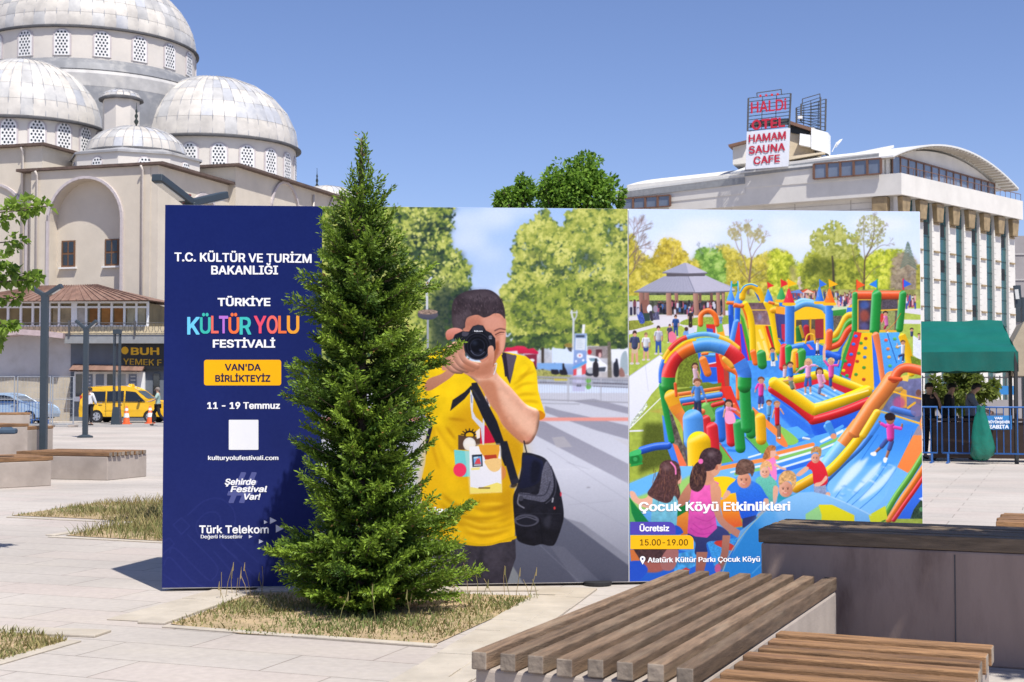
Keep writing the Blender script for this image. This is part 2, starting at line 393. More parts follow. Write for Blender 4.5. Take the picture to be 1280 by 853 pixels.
def paint_photo(S):
    c = Canvas(396, 252, 794, 746, S); P = c.poly; T = c.tube; E = c.ell; Ln = c.line
    c.use(0, 0, 1)
    P([(390, 250), (800, 250), (800, 500), (390, 500)], (160, 192, 243), (214, 226, 248))
    for x, y, rx, ry, a in ((600, 275, 45, 14, .5), (640, 262, 40, 10, .45), (585, 300, 25, 14, .5), (612, 318, 18, 10, .3), (640, 372, 22, 14, .9), (652, 385, 25, 16, .9), (720, 290, 40, 10, .15)):
        E(x, y, rx, ry, (236, 240, 252), blur=7, a=a)
    # far buildings behind the square
    P([(640, 396), (790, 396), (790, 480), (640, 480)], (196, 204, 222), (160, 166, 182), nz=.1)
    # left tree
    tl = [(390, 240), (556, 258), (566, 264), (559, 272), (566, 285), (559, 292), (564, 303), (561, 313), (579, 318), (577, 326), (589, 335), (582, 347), (586, 357), (582, 367), (569, 391), (560, 420), (540, 470), (390, 480)]
    P(tl, (60, 78, 60), sm=1, nz=.35, ncell=9, blur=3.5)
    c.dabs(tl, [(34, 50, 50), (62, 86, 58), (104, 126, 62), (150, 164, 76), (200, 206, 108)], 13000, 1.35, seed=3, hole=.06, rag=3.5)
    for x, y, rx, ry in ((520, 300, 14, 10), (500, 340, 20, 14), (545, 330, 8, 12), (560, 360, 12, 8), (530, 280, 16, 6), (470, 300, 16, 20)): E(x, y, rx, ry, (40, 56, 54), blur=5, a=.6)
    c.dabs(tl, [(96, 118, 62), (150, 162, 76), (196, 202, 104), (222, 222, 140)], 2600, 1.2, seed=46, hole=.45)
    P([(540, 372), (575, 372), (560, 440), (540, 450)], (40, 54, 58), sm=1, blur=5, a=.75); E(583, 402, 22, 40, (44, 58, 60), blur=4); c.dabs([(566, 368), (600, 372), (604, 440), (560, 440)], [(36, 50, 50), (56, 78, 54), (90, 110, 60)], 260, 1.6, seed=33)
    # right tree
    c.use(630, 260, 6.094)
    tr = [(300, 10), (350, 80), (370, 145), (440, 155), (500, 120), (470, 90), (560, 20), (960, -20), (970, 1000), (560, 1090), (300, 1060), (120, 1010), (0, 860), (-20, 640), (60, 580), (60, 470), (110, 400), (80, 290), (130, 180), (200, 120), (275, 60)]
    P(tr, (92, 112, 74), sm=1, nz=.4, ncell=30, a=.62, blur=14)
    for x, y, rx, ry in ((180, 350, 30, 20), (560, 280, 30, 30), (830, 460, 55, 50), (260, 420, 30, 25), (640, 100, 50, 40), (870, 140, 50, 60), (330, 540, 90, 16), (250, 550, 40, 20), (760, 340, 30, 40), (200, 810, 26, 30), (60, 800, 60, 40)):
        E(x, y, rx, ry, (178, 200, 240), blur=10, a=.85)
    c.dabs(tr, [(52, 70, 60), (84, 108, 62), (128, 146, 66), (164, 172, 80), (204, 206, 112)], 17000, 8, seed=5, hole=.2, rag=22)
    E(850, 600, 90, 40, (186, 140, 70), blur=14, a=.55); E(880, 720, 60, 70, (80, 84, 84), blur=20, a=.6); E(330, 880, 200, 60, (52, 66, 60), blur=24, a=.6)
    for x, y, rx, ry in ((160, 740, 100, 60), (560, 720, 120, 70), (740, 640, 90, 80), (420, 480, 90, 40), (640, 380, 70, 50), (240, 400, 60, 60), (820, 780, 90, 60), (380, 820, 100, 40), (880, 260, 50, 70)): E(x, y, rx, ry, (56, 72, 58), blur=34, a=.55)
    c.dabs(tr, [(96, 118, 62), (150, 160, 74), (190, 194, 96), (214, 214, 122)], 3600, 7, seed=45, hole=.45)
    c.dabs([(520, 560), (980, 620), (980, 960), (520, 1000), (100, 900), (120, 640)], [(60, 78, 56), (120, 140, 60), (176, 184, 84)], 3200, 8, seed=6)
    # square behind the man
    c.use(670, 390, 7.758)
    P([(-300, 330), (900, 330), (900, 640), (-300, 640)], (196, 204, 220), (186, 180, 182), nz=.12, ncell=30)
    c.dabs([(-300, 250), (900, 230), (900, 330), (700, 360), (560, 300), (300, 350), (140, 340), (-300, 400)], [(44, 60, 50), (78, 102, 56), (140, 158, 70)], 900, 14, seed=8)
    P([(500, 340), (700, 330), (700, 450), (500, 450)], (150, 140, 142), nz=.2); P([(580, 365), (640, 365), (640, 440), (580, 430)], (92, 60, 66)); E(520, 390, 20, 25, (190, 44, 54)); E(620, 420, 14, 26, (226, 180, 180))
    P([(155, 350), (370, 370), (370, 520), (155, 500)], (214, 228, 250)); P([(-80, 495), (370, 505), (370, 610), (60, 600), (-80, 560)], (152, 184, 226), (120, 140, 190))
    P([(725, 362), (900, 362), (900, 610), (840, 610), (730, 470)], (232, 236, 246)); P([(830, 420), (880, 390), (890, 600), (820, 560)], (160, 176, 186), sm=1)
    P([(470, 430), (520, 420), (600, 440), (640, 480), (690, 520), (680, 580), (600, 580), (500, 560)], (240, 242, 250), sm=1); P([(510, 450), (590, 448), (610, 480), (530, 480)], (120, 150, 170)); P([(600, 540), (680, 535), (670, 580), (610, 580)], (70, 76, 90)); E(520, 590, 50, 34, (60, 60, 74)); E(530, 570, 40, 30, (176, 180, 190))
    P([(694, 290), (724, 290), (735, 640), (695, 640)], (110, 104, 94), nz=.25); P([(52, 350), (78, 350), (74, 560), (54, 560)], (72, 62, 56))
    E(320, 325, 46, 22, (150, 130, 70), nz=.3); P([(300, 345), (350, 345), (345, 390), (320, 380)], (70, 72, 76))
    P([(-300, 560), (80, 560), (250, 600), (340, 620), (300, 660), (-300, 640)], (160, 160, 92), nz=.35, ncell=12); P([(160, 635), (320, 645), (320, 668), (180, 668)], (206, 190, 60))
    for x, y in ((180, 555), (262, 560)): P([(x-30, y+45), (x-28, y-20), (x-12, y-40), (x-8, y-58), (x+10, y-58), (x+14, y-30), (x+34, y+10), (x+40, y+50)], (40, 40, 50), sm=1)
    P([(555, 620), (552, 510), (570, 480), (572, 455), (590, 455), (594, 485), (606, 520), (604, 622)], (46, 44, 52), sm=1); P([(756, 620), (752, 510), (770, 480), (774, 455), (790, 460), (794, 485), (806, 560), (800, 625)], (44, 46, 58), sm=1); P([(812, 625), (808, 570), (824, 540), (850, 570), (860, 625)], (150, 110, 104), sm=1)
    Ln([(345, -10), (350, 40), (366, 80)], 18, (214, 218, 226), sm=1); Ln([(395, -10), (392, 40), (372, 80)], 14, (190, 196, 206), sm=1); Ln([(364, 70), (360, 330)], 20, (200, 206, 216)); Ln([(335, 8), (400, 6)], 12, (206, 212, 220))
    P([(450, 122), (478, 122), (470, 215), (444, 215)], (236, 238, 246))
    P([(375, 210), (495, 210), (488, 500), (362, 530)], (148, 170, 212), (130, 156, 214)); P([(488, 235), (497, 230), (494, 380), (484, 380)], (222, 240, 250)); P([(388, 226), (472, 226), (470, 248), (386, 248)], (66, 78, 98)); P([(385, 255), (482, 258), (476, 374), (380, 370)], (214, 222, 234))
    for k in range(5): Ln([(400, 275+k*18), (440+7*(k % 3), 275+k*18)], 5, (170, 184, 204))
    E(425, 425, 30, 24, (236, 238, 246)); E(425, 425, 10, 9, (216, 120, 130)); E(458, 470, 12, 12, (230, 236, 246)); E(388, 480, 10, 12, (230, 236, 246))
    Ln([(365, 545), (480, 488)], 26, (92, 160, 224)); P([(362, 560), (394, 550), (398, 610), (362, 620)], (216, 78, 90)); P([(442, 530), (486, 500), (482, 600), (446, 610)], (222, 84, 92)); P([(394, 560), (444, 545), (444, 690), (390, 690)], (224, 228, 240)); P([(355, 620), (480, 610), (475, 770), (355, 770)], (186, 184, 224), a=.8); Ln([(400, 715), (430, 715)], 22, (88, 92, 112)); E(508, 665, 26, 26, (104, 176, 70)); E(508, 724, 26, 28, (100, 170, 66))
    # market awnings at left of it
    c.use(520, 350, 7.106)
    P([(780, 640), (800, 600), (850, 600), (900, 585), (960, 590), (1000, 615), (1040, 605), (1085, 640), (1085, 660), (1000, 655), (900, 655), (790, 655)], (222, 48, 88), (190, 34, 70)); P([(785, 640), (900, 630), (905, 660), (800, 665)], (226, 226, 238)); P([(960, 665), (1075, 660), (1070, 790), (1040, 780), (1010, 710)], (134, 44, 66)); E(1030, 715, 24, 14, (236, 236, 240)); P([(1036, 730), (1060, 770), (1080, 788), (1040, 800)], (36, 34, 44))
    Ln([(1126, 610), (1126, 790)], 22, (66, 58, 54)); P([(1080, 740), (1300, 740), (1300, 800), (1080, 790)], (126, 170, 226))
    # paving with stripes
    c.use(640, 490, 3.413)
    P([(-840, 5), (540, 5), (540, 330), (-840, 330)], (198, 200, 214), (204, 206, 220)); P([(-840, 330), (540, 330), (540, 850), (-840, 850)], (204, 206, 220), (110, 112, 126))
    G = (152, 152, 168)
    P([(140, 60), (200, 78), (520, 150), (520, 210), (360, 165), (140, 88)], G); P([(250, 38), (520, 100), (520, 72), (350, 30)], G); P([(60, 112), (140, 128), (520, 320), (520, 404), (60, 165)], (148, 148, 164), (164, 164, 180)); P([(-840, 90), (-300, 100), (-300, 150), (-840, 140)], G)
    P([(170, 195), (220, 190), (258, 235), (190, 238)], (184, 180, 184), a=.6); P([(330, 170), (430, 195), (520, 250), (520, 215)], (196, 194, 200), a=.5)
    P([(218, 532), (540, 772), (540, 850), (-20, 850), (-20, 560)], (92, 95, 112), (72, 74, 90)); P([(160, 655), (220, 660), (420, 850), (300, 850)], (96, 98, 114), a=.7); P([(-10, 720), (56, 830), (-30, 850)], (120, 124, 130)); P([(300, 560), (540, 735), (540, 770), (230, 540)], (120, 122, 136), a=.7)
    for q in (((215, 430), (520, 590)), ((240, 482), (430, 465)), ((120, 655), (330, 850)), ((150, 240), (520, 480)), ((230, 300), (330, 330))): Ln(q, 1.6, (140, 142, 158), a=.6)
    E(326, 408, 8, 3, (130, 130, 140), a=.7)
    Ln([(100, 117), (540, 117)], 15, (228, 152, 142)); Ln([(-840, 117), (-300, 117)], 15, (228, 152, 142))
    # crowd-control fence
    c.use(670, 390, 7.758)
    Ln([(-10, 630), (900, 650)], 14, (160, 160, 172)); Ln([(-10, 640), (900, 668)], 6, (120, 118, 128))
    P([(0, 680), (900, 700), (900, 740), (0, 700)], (120, 116, 124), a=.45)
    for k in range(38):
        x = 10+k*24; Ln([(x, 640+x*.02), (x+2, 850+x*.02)], 4.5, (176, 178, 188), a=.85)
    for x in (312, 630): Ln([(x, 650), (x, 870)], 13, (176, 178, 190))
    Ln([(-20, 850), (900, 880)], 10, (150, 150, 160)); Ln([(-20, 885), (420, 895)], 10, (140, 142, 152), a=.6)
    for k in range(14): Ln([(560+k*26, 690+k), (572+k*26, 690+k)], 14, (70, 66, 78), a=.7); Ln([(560+k*26, 722+k), (572+k*26, 722+k)], 10, (80, 76, 88), a=.6)
    for k in range(10): Ln([(40+k*26, 682+k), (52+k*26, 682+k)], 10, (86, 82, 92), a=.6)
    b_ = np.stack([blur1(c.img[..., i], 1.2) for i in range(3)], -1); c.img = c.img*.35+b_*.65
    # street lamp with a flower basket, left
    c.use(460, 255, 5.883)
    Ln([(465, 545), (430, 600), (434, 690), (434, 800)], 17, (206, 210, 220), sm=1); Ln([(440, 850), (440, 1200)], 15, (160, 166, 176)); E(440, 815, 76, 38, (112, 100, 104), (70, 76, 96)); E(440, 795, 74, 18, (150, 128, 116), nz=.4)
    # ---- the photographer ----
    c.use(520, 560, 4.74)   # trousers, then shirt
    P([(150, 540), (340, 560), (430, 565), (588, 520), (592, 650), (560, 745), (525, 850), (60, 850)], (58, 54, 64), (48, 44, 54), nz=.25, ncell=30)
    P([(392, 580), (400, 640), (380, 740), (360, 850), (300, 850), (350, 700)], (36, 34, 42), sm=1, blur=10, a=.7); P([(430, 600), (520, 580), (500, 700), (440, 720)], (76, 70, 82), blur=20, a=.5)
    c.use(520, 450, 6.563)
    YL, YD = (250, 212, 22), (212, 160, 18)
    P([(-60, 300), (-60, 120), (40, 20), (130, -60), (235, -90), (330, -60), (420, 60), (560, 60), (640, -70), (760, -60), (900, -30), (962, 20), (990, 100), (1002, 250), (1024, 330), (1062, 450), (1048, 482), (1012, 492), (880, 690), (872, 853), (832, 960), (806, 1080), (812, 1300), (812, 1440), (780, 1490), (600, 1512), (420, 1510), (250, 1490), (60, 1440), (40, 1000), (75, 853), (100, 620), (130, 520)], YL, (224, 176, 20), nz=.1, ncell=120, dirn=(-.25, 1))
    # folds
    P([(300, 420), (480, 360), (640, 560), (700, 700), (760, 853), (690, 853), (480, 700), (360, 600), (250, 560)], YD, blur=40, a=.75); P([(600, 380), (690, 520), (860, 690), (868, 853), (800, 853), (720, 690)], (206, 158, 20), blur=14, a=.9); P([(700, 500), (740, 560), (720, 570)], (250, 214, 60), blur=5)
    for q in (((130, 540), (180, 700), (240, 853)), ((165, 550), (260, 700), (350, 780)), ((120, 620), (150, 760), (190, 900)), ((240, 540), (330, 660)), ((260, 480), (420, 500))): c.soft(q, 26, (168, 116, 10), .75)
    P([(420, 300), (520, 260), (640, 420), (760, 600), (868, 700), (868, 900), (700, 1100), (420, 1060), (300, 900), (330, 640)], (206, 152, 16), sm=1, blur=60, a=.6); P([(660, 700), (860, 700), (866, 900), (810, 1060), (812, 1300), (700, 1300), (690, 1000)], (196, 146, 14), sm=1, blur=30, a=.6); P([(100, 620), (230, 560), (260, 800), (200, 1200), (60, 1300), (50, 900)], (222, 170, 20), sm=1, blur=40, a=.6)
    P([(140, 560), (230, 640), (340, 780), (420, 900), (300, 900), (180, 760)], (252, 206, 30), blur=20, a=.6)
    for q in (((800, 250), (880, 200), (985, 190)), ((810, 300), (900, 280), (1000, 285)), ((860, 340), (950, 340), (1015, 350)), ((830, 150), (900, 120), (980, 90)), ((790, 210), (870, 150), (950, 50))): c.soft(q, 24, (196, 152, 10), .7)
    P([(1010, 415), (1060, 448), (1046, 482), (1012, 490)], (206, 128, 20), sm=1)
    c.use(520, 560, 4.74)
    P([(322, 275), (505, 270), (560, 230), (578, 300), (570, 400), (420, 360), (330, 330)], (190, 140, 14), blur=16, a=.7)
    for k, q in enumerate((((130, 320), (250, 400), (420, 420), (560, 380)), ((200, 380), (320, 440), (460, 450), (578, 400)), ((240, 430), (360, 480), (500, 480), (580, 440)), ((330, 350), (430, 370), (570, 330)), ((150, 270), (220, 330), (330, 390)), ((280, 500), (420, 520), (570, 480)), ((90, 340), (200, 420), (300, 470)))): c.soft(q, 22, (160, 114, 8), .7)
    for q in (((250, 410), (380, 455), (520, 440)), ((280, 460), (400, 500), (560, 470)), ((380, 335), (520, 330))): c.soft(q, 18, (250, 206, 40), .7)
    P([(240, 540), (330, 562), (430, 568), (588, 522), (588, 540), (500, 562), (430, 580), (330, 580), (240, 560)], (206, 164, 14), sm=1)
    # shirt print
    c.use(520, 450, 6.563)
    P([(346, 616), (440, 628), (530, 640), (526, 690), (440, 742), (346, 736)], (88, 66, 52)); E(440, 614, 46, 34, (40, 30, 26)); E(440, 618, 32, 22, (226, 176, 24)); P([(395, 628), (490, 628), (490, 650), (395, 650)], (88, 66, 52))
    for k in range(7):
        an = math.pi*(.95-k*.15); Ln([(438+50*math.cos(an), 618-36*math.sin(an)), (438+66*math.cos(an), 618-52*math.sin(an))], 9, (46, 34, 28))
    E(438, 690, 52, 54, (226, 222, 216)); E(438, 690, 38, 40, (236, 232, 226)); P([(528, 548), (575, 536), (655, 668), (640, 680), (526, 690)], (196, 26, 62)); P([(490, 590), (525, 560), (524, 640), (500, 650)], (236, 226, 220))
    c.use(520, 560, 4.74)
    P([(225, 12), (318, 20), (320, 170), (276, 172), (232, 100)], (112, 204, 206)); E(260, 131, 39, 41, (236, 56, 96)); P([(500, 110), (526, 118), (532, 160), (508, 190)], (206, 130, 70), sm=1)
    # arm behind the spruce side, hands, forearm
    c.use(520, 450, 6.563)
    P([(70, 240), (100, 160), (220, 110), (320, 20), (360, 60), (290, 140), (220, 190), (120, 250)], (206, 148, 122), (176, 116, 92), sm=1)
    P([(280, 420), (300, 330), (400, 262), (452, 210), (466, 236), (400, 320), (340, 370)], (34, 34, 44))
    P([(120, 532), (134, 560), (100, 690), (84, 780), (78, 700), (92, 600)], (30, 32, 44), sm=1)
    P([(445, 240), (470, 300), (466, 420), (490, 470), (548, 520), (560, 600), (545, 690), (530, 560), (460, 480), (446, 380)], (226, 226, 236), (196, 196, 212)); Ln([(452, 290), (458, 350)], 10, (90, 100, 140), a=.6); Ln([(556, 470), (552, 690)], 14, (214, 212, 224)); Ln([(575, 300), (598, 380)], 22, (220, 220, 232)); Ln([(580, 320), (594, 360)], 8, (60, 60, 80))
    P([(455, 190), (500, 185), (575, 330), (665, 505), (725, 680), (795, 870), (728, 870), (640, 650), (545, 470), (460, 280)], (32, 34, 46), (24, 26, 36)); Ln([(470, 250), (520, 330)], 16, (66, 66, 76), a=.5)
    P([(712, -40), (820, -40), (800, 80), (772, 198), (748, 150)], (92, 82, 98), (74, 66, 82)); P([(700, -40), (730, -40), (770, 198), (748, 150)], (40, 36, 48))
    c.use(520, 350, 7.106)
    P([(768, 640), (896, 676), (872, 760), (850, 860), (796, 860), (770, 720)], (92, 82, 98), (84, 74, 92)); P([(766, 650), (800, 650), (824, 860), (790, 860)], (42, 36, 50))
    c.use(520, 450, 6.563)
    SK, SL, SD = (216, 158, 130), (232, 182, 158), (160, 98, 72)
    P([(330, 60), (420, 10), (640, 40), (664, 110), (780, 230), (900, 362), (1000, 412), (1012, 500), (990, 600), (945, 676), (892, 692), (800, 625), (710, 530), (664, 440), (600, 350), (530, 220), (430, 130)], SL, (202, 142, 114), sm=1, dirn=(-.6, .8), nz=.07, ncell=30, rim=14)
    P([(520, 190), (640, 180), (680, 330), (720, 440), (800, 560), (890, 640), (880, 694), (800, 628), (710, 532), (664, 440), (600, 350)], (188, 122, 92), sm=1, blur=14, a=.85); P([(690, 240), (800, 360), (930, 470), (985, 560), (960, 620), (850, 540), (740, 400)], (238, 190, 164), sm=1, blur=18, a=.7); P([(900, 640), (960, 630), (930, 684)], (206, 130, 110), blur=12, a=.7); P([(940, 430), (1000, 440), (1000, 500)], (196, 138, 108), blur=10, a=.7)
    # head
    c.use(520, 350, 7.106)
    P([(430, 360), (540, 300), (680, 290), (790, 330), (797, 470), (792, 560), (772, 640), (720, 705), (690, 770), (600, 760), (430, 480)], (206, 140, 116), (200, 132, 108), sm=1, nz=.06, ncell=24)
    P([(430, 360), (560, 330), (600, 420), (520, 440), (430, 460)], (166, 100, 84), sm=1, blur=34, a=.6); P([(590, 330), (740, 330), (780, 420), (700, 440), (620, 430)], (214, 152, 132), sm=1, blur=14, a=.8)
    P([(700, 560), (740, 540), (745, 620), (700, 700), (670, 750), (690, 640)], (158, 86, 56), blur=8, a=.8); P([(750, 480), (795, 460), (790, 560), (765, 640), (745, 600)], (226, 164, 140), sm=1, blur=8, a=.9); P([(640, 660), (720, 640), (700, 780), (640, 780)], (160, 100, 70), blur=10, a=.7)
    Ln([(700, 452), (745, 434), (790, 442)], 13, (110, 70, 66), sm=1, a=.85); Ln([(705, 488), (745, 468), (782, 466)], 9, (92, 54, 50), sm=1); Ln([(712, 500), (750, 486), (778, 482)], 5, (150, 96, 84), sm=1, a=.8)
    hair = [(318, 330), (320, 240), (342, 172), (400, 122), (480, 94), (580, 84), (660, 92), (730, 138), (770, 200), (788, 270), (790, 345), (765, 318), (735, 300), (690, 300), (650, 322), (600, 335), (550, 312), (500, 318), (455, 335), (438, 380), (428, 430), (345, 440), (325, 400)]
    P(hair, (58, 49, 58), (64, 52, 56), sm=1, nz=.25, ncell=40); P([(420, 140), (560, 96), (680, 120), (740, 200), (640, 190), (500, 190)], (92, 80, 88), sm=1, blur=22, a=.6)
    rr = random.Random(4)
    for k in range(420):
        u = rr.random(); x = 335+u*440; y = 110+rr.random()*230+abs(x-560)*.25
        if y > 285 and x > 430: continue
        an = (x-560)/240*.9+1.57+rr.uniform(-.5, .5); l = rr.uniform(14, 34); q = rr.choice([(44, 36, 46), (40, 34, 42), (92, 80, 88), (106, 92, 100), (58, 46, 54), (36, 30, 38)])
        c.soft([(x, y), (x+math.cos(an)*l*.3+3, y+math.sin(an)*l*.5), (x+math.cos(an)*l*.5+6, y+math.sin(an)*l)], 6, q, .6, 1.5)
    P([(325, 330), (400, 300), (460, 250), (480, 320), (430, 350), (420, 430), (345, 440)], (96, 84, 92), sm=1, blur=12, a=.55)
    # grip hand
    P([(262, 486), (280, 446), (340, 426), (400, 438), (420, 462), (410, 480), (360, 486), (330, 520), (280, 534)], (226, 152, 138), (186, 106, 86), sm=1)
    P([(232, 800), (238, 720), (244, 650), (300, 590), (360, 556), (430, 545), (440, 600), (440, 690), (520, 730), (600, 730), (650, 680), (660, 600), (676, 584), (692, 610), (694, 690), (680, 770), (690, 850), (600, 880), (470, 850), (360, 800), (290, 800)], (214, 150, 124), (206, 144, 118), sm=1, nz=.07, ncell=30)
    for q, w_ in ((((262, 668), (262, 730), (330, 800), (400, 810)), 50), (((298, 606), (292, 680), (360, 770), (450, 800)), 54), (((346, 574), (338, 650), (400, 750), (500, 790)), 54), (((402, 560), (396, 640), (440, 720), (540, 770)), 50)): T(q, w_, (224, 162, 138), w_*1.05, vol=.62, spec=.08, lit=(-.2, -.9))
    P([(430, 720), (560, 760), (680, 720), (660, 830), (520, 850), (430, 800)], (176, 112, 86), sm=1, blur=14, a=.75); E(676, 600, 12, 20, (236, 190, 172)); E(400, 575, 22, 14, (190, 110, 90), a=.7)
    # camera
    P([(410, 456), (470, 460), (505, 412), (550, 398), (596, 406), (622, 450), (668, 472), (704, 520), (708, 610), (690, 640), (440, 640), (420, 560), (330, 520), (345, 486)], (28, 30, 40), sm=0)
    P([(506, 420), (550, 402), (592, 410), (604, 450), (500, 470)], (48, 50, 62)); P([(416, 462), (470, 470), (450, 500), (410, 496)], (72, 70, 84), sm=1); E(660, 506, 16, 12, (96, 98, 112)); P([(512, 464), (592, 464), (640, 520), (470, 510)], (18, 20, 28), sm=1); Ln([(645, 522), (672, 522)], 7, (190, 190, 200), a=.8)
    for r_, cc in ((122, (20, 22, 32)), (117, (58, 60, 74)), (112, (16, 17, 26)), (94, (36, 38, 52)), (88, (14, 16, 24)), (66, (40, 42, 58)), (60, (12, 14, 24))): E(546, 590, r_, r_*1.02, cc)
    Ln([(450, 650), (490, 696), (546, 712), (606, 694), (640, 650)], 8, (120, 124, 140), sm=1, a=.4); Ln([(488, 630), (520, 664), (570, 668), (606, 640)], 7, (104, 110, 136), sm=1, a=.8); E(520, 560, 26, 20, (40, 48, 66), blur=8, a=.8); E(575, 625, 14, 9, (66, 72, 98), blur=4)
    P([(640, 605), (668, 584), (690, 606), (692, 690), (650, 720), (640, 680)], (222, 166, 142), (196, 128, 102), sm=1)
    Ln([(700, 750), (716, 744), (706, 800), (690, 840)], 9, (216, 216, 228), sm=1)
    # badge
    c.use(520, 560, 4.74)
    P([(284, -22), (508, -28), (512, 266), (318, 276)], (236, 226, 206), a=.35)
    P([(315, -8), (500, -12), (508, 262), (322, 270)], (236, 234, 238), (226, 226, 236)); P([(370, -16), (494, -18), (496, 14), (484, 70), (410, 64), (380, 20)], (226, 160, 50), sm=0); P([(404, 44), (476, 40), (480, 66), (408, 70)], (176, 60, 40)); P([(410, 74), (496, 64), (500, 120), (470, 142), (440, 134), (420, 110)], (236, 196, 130), sm=1)
    P([(331, 42), (392, 38), (396, 110), (335, 114)], (44, 48, 66)); P([(340, 54), (386, 50), (388, 98), (344, 100)], (110, 170, 220)); P([(346, 96), (360, 66), (376, 60), (386, 96)], (214, 74, 84)); Ln([(345, 60), (365, 56)], 5, (236, 236, 240)); Ln([(345, 104), (385, 102)], 5, (236, 236, 240))
    P([(326, 120), (380, 114), (376, 130), (328, 132)], (236, 214, 80), a=.6); P([(322, 232), (370, 240), (430, 222), (480, 206), (506, 214), (508, 262), (322, 270)], (238, 214, 70), sm=0, a=.75)
    for k in range(6): Ln([(374+k*11, 238), (380+k*11, 238)], 9, (120, 100, 60))
    # camera bag and strap end
    P([(494, -40), (540, -40), (606, 186), (566, 226)], (30, 32, 44)); Ln([(640, -40), (646, -10), (655, 26)], 7, (30, 30, 42), sm=1); E(580, 222, 28, 17, (150, 130, 90), rot=-.4); E(580, 222, 20, 11, (60, 50, 40), rot=-.4); P([(560, 190), (606, 180), (612, 206), (566, 222)], (40, 40, 52))
    bag = [(628, 44), (640, 28), (700, 36), (775, 72), (830, 178), (858, 268), (876, 390), (862, 470), (824, 568), (790, 581), (742, 571), (690, 580), (612, 556), (592, 512), (580, 400), (576, 290), (600, 225), (622, 130)]
    P(bag, (34, 35, 48), (24, 23, 30), sm=1, nz=.25, ncell=25)
    P([(640, 50), (700, 52), (752, 84), (745, 150), (720, 210), (640, 240), (612, 230), (634, 140)], (32, 36, 64), (24, 26, 46), sm=1); P([(690, 80), (740, 100), (718, 200), (680, 200)], (20, 22, 38), sm=1, blur=6)
    P([(772, 78), (800, 120), (815, 190), (808, 262), (764, 318), (700, 312), (624, 296), (608, 268), (660, 268), (720, 276), (738, 214), (748, 140)], (92, 92, 108), (80, 80, 96), sm=1, nz=.3, ncell=5); Ln([(612, 272), (660, 276), (730, 284), (770, 270), (796, 200)], 7, (52, 52, 66), sm=1); Ln([(800, 110), (828, 190), (820, 280), (770, 330)], 6, (62, 62, 76), sm=1)
    E(655, 430, 74, 37, (70, 70, 84)); E(655, 432, 60, 27, (30, 30, 40)); Ln([(600, 425), (655, 410), (712, 428)], 5, (96, 96, 112), sm=1); Ln([(610, 280), (604, 330), (640, 356)], 8, (110, 110, 124), sm=1); E(622, 300, 14, 16, (60, 60, 72)); Ln([(812, 300), (808, 320)], 9, (150, 150, 160)); E(821, 357, 6, 9, (200, 60, 60)); E(858, 275, 5, 14, (196, 50, 70)); Ln([(735, 420), (750, 560)], 6, (16, 16, 24), a=.8); P([(760, 420), (800, 400), (790, 470), (760, 460)], (50, 50, 62), sm=1, blur=6, a=.8); Ln([(580, 400), (600, 390), (860, 390)], 4, (58, 58, 70), a=.4)
    g = (fbm(c.h, c.w, 2.0, 77, 2)-.5)*.03
    c.img = np.clip(c.img+g[..., None], 0, 1)
    return c

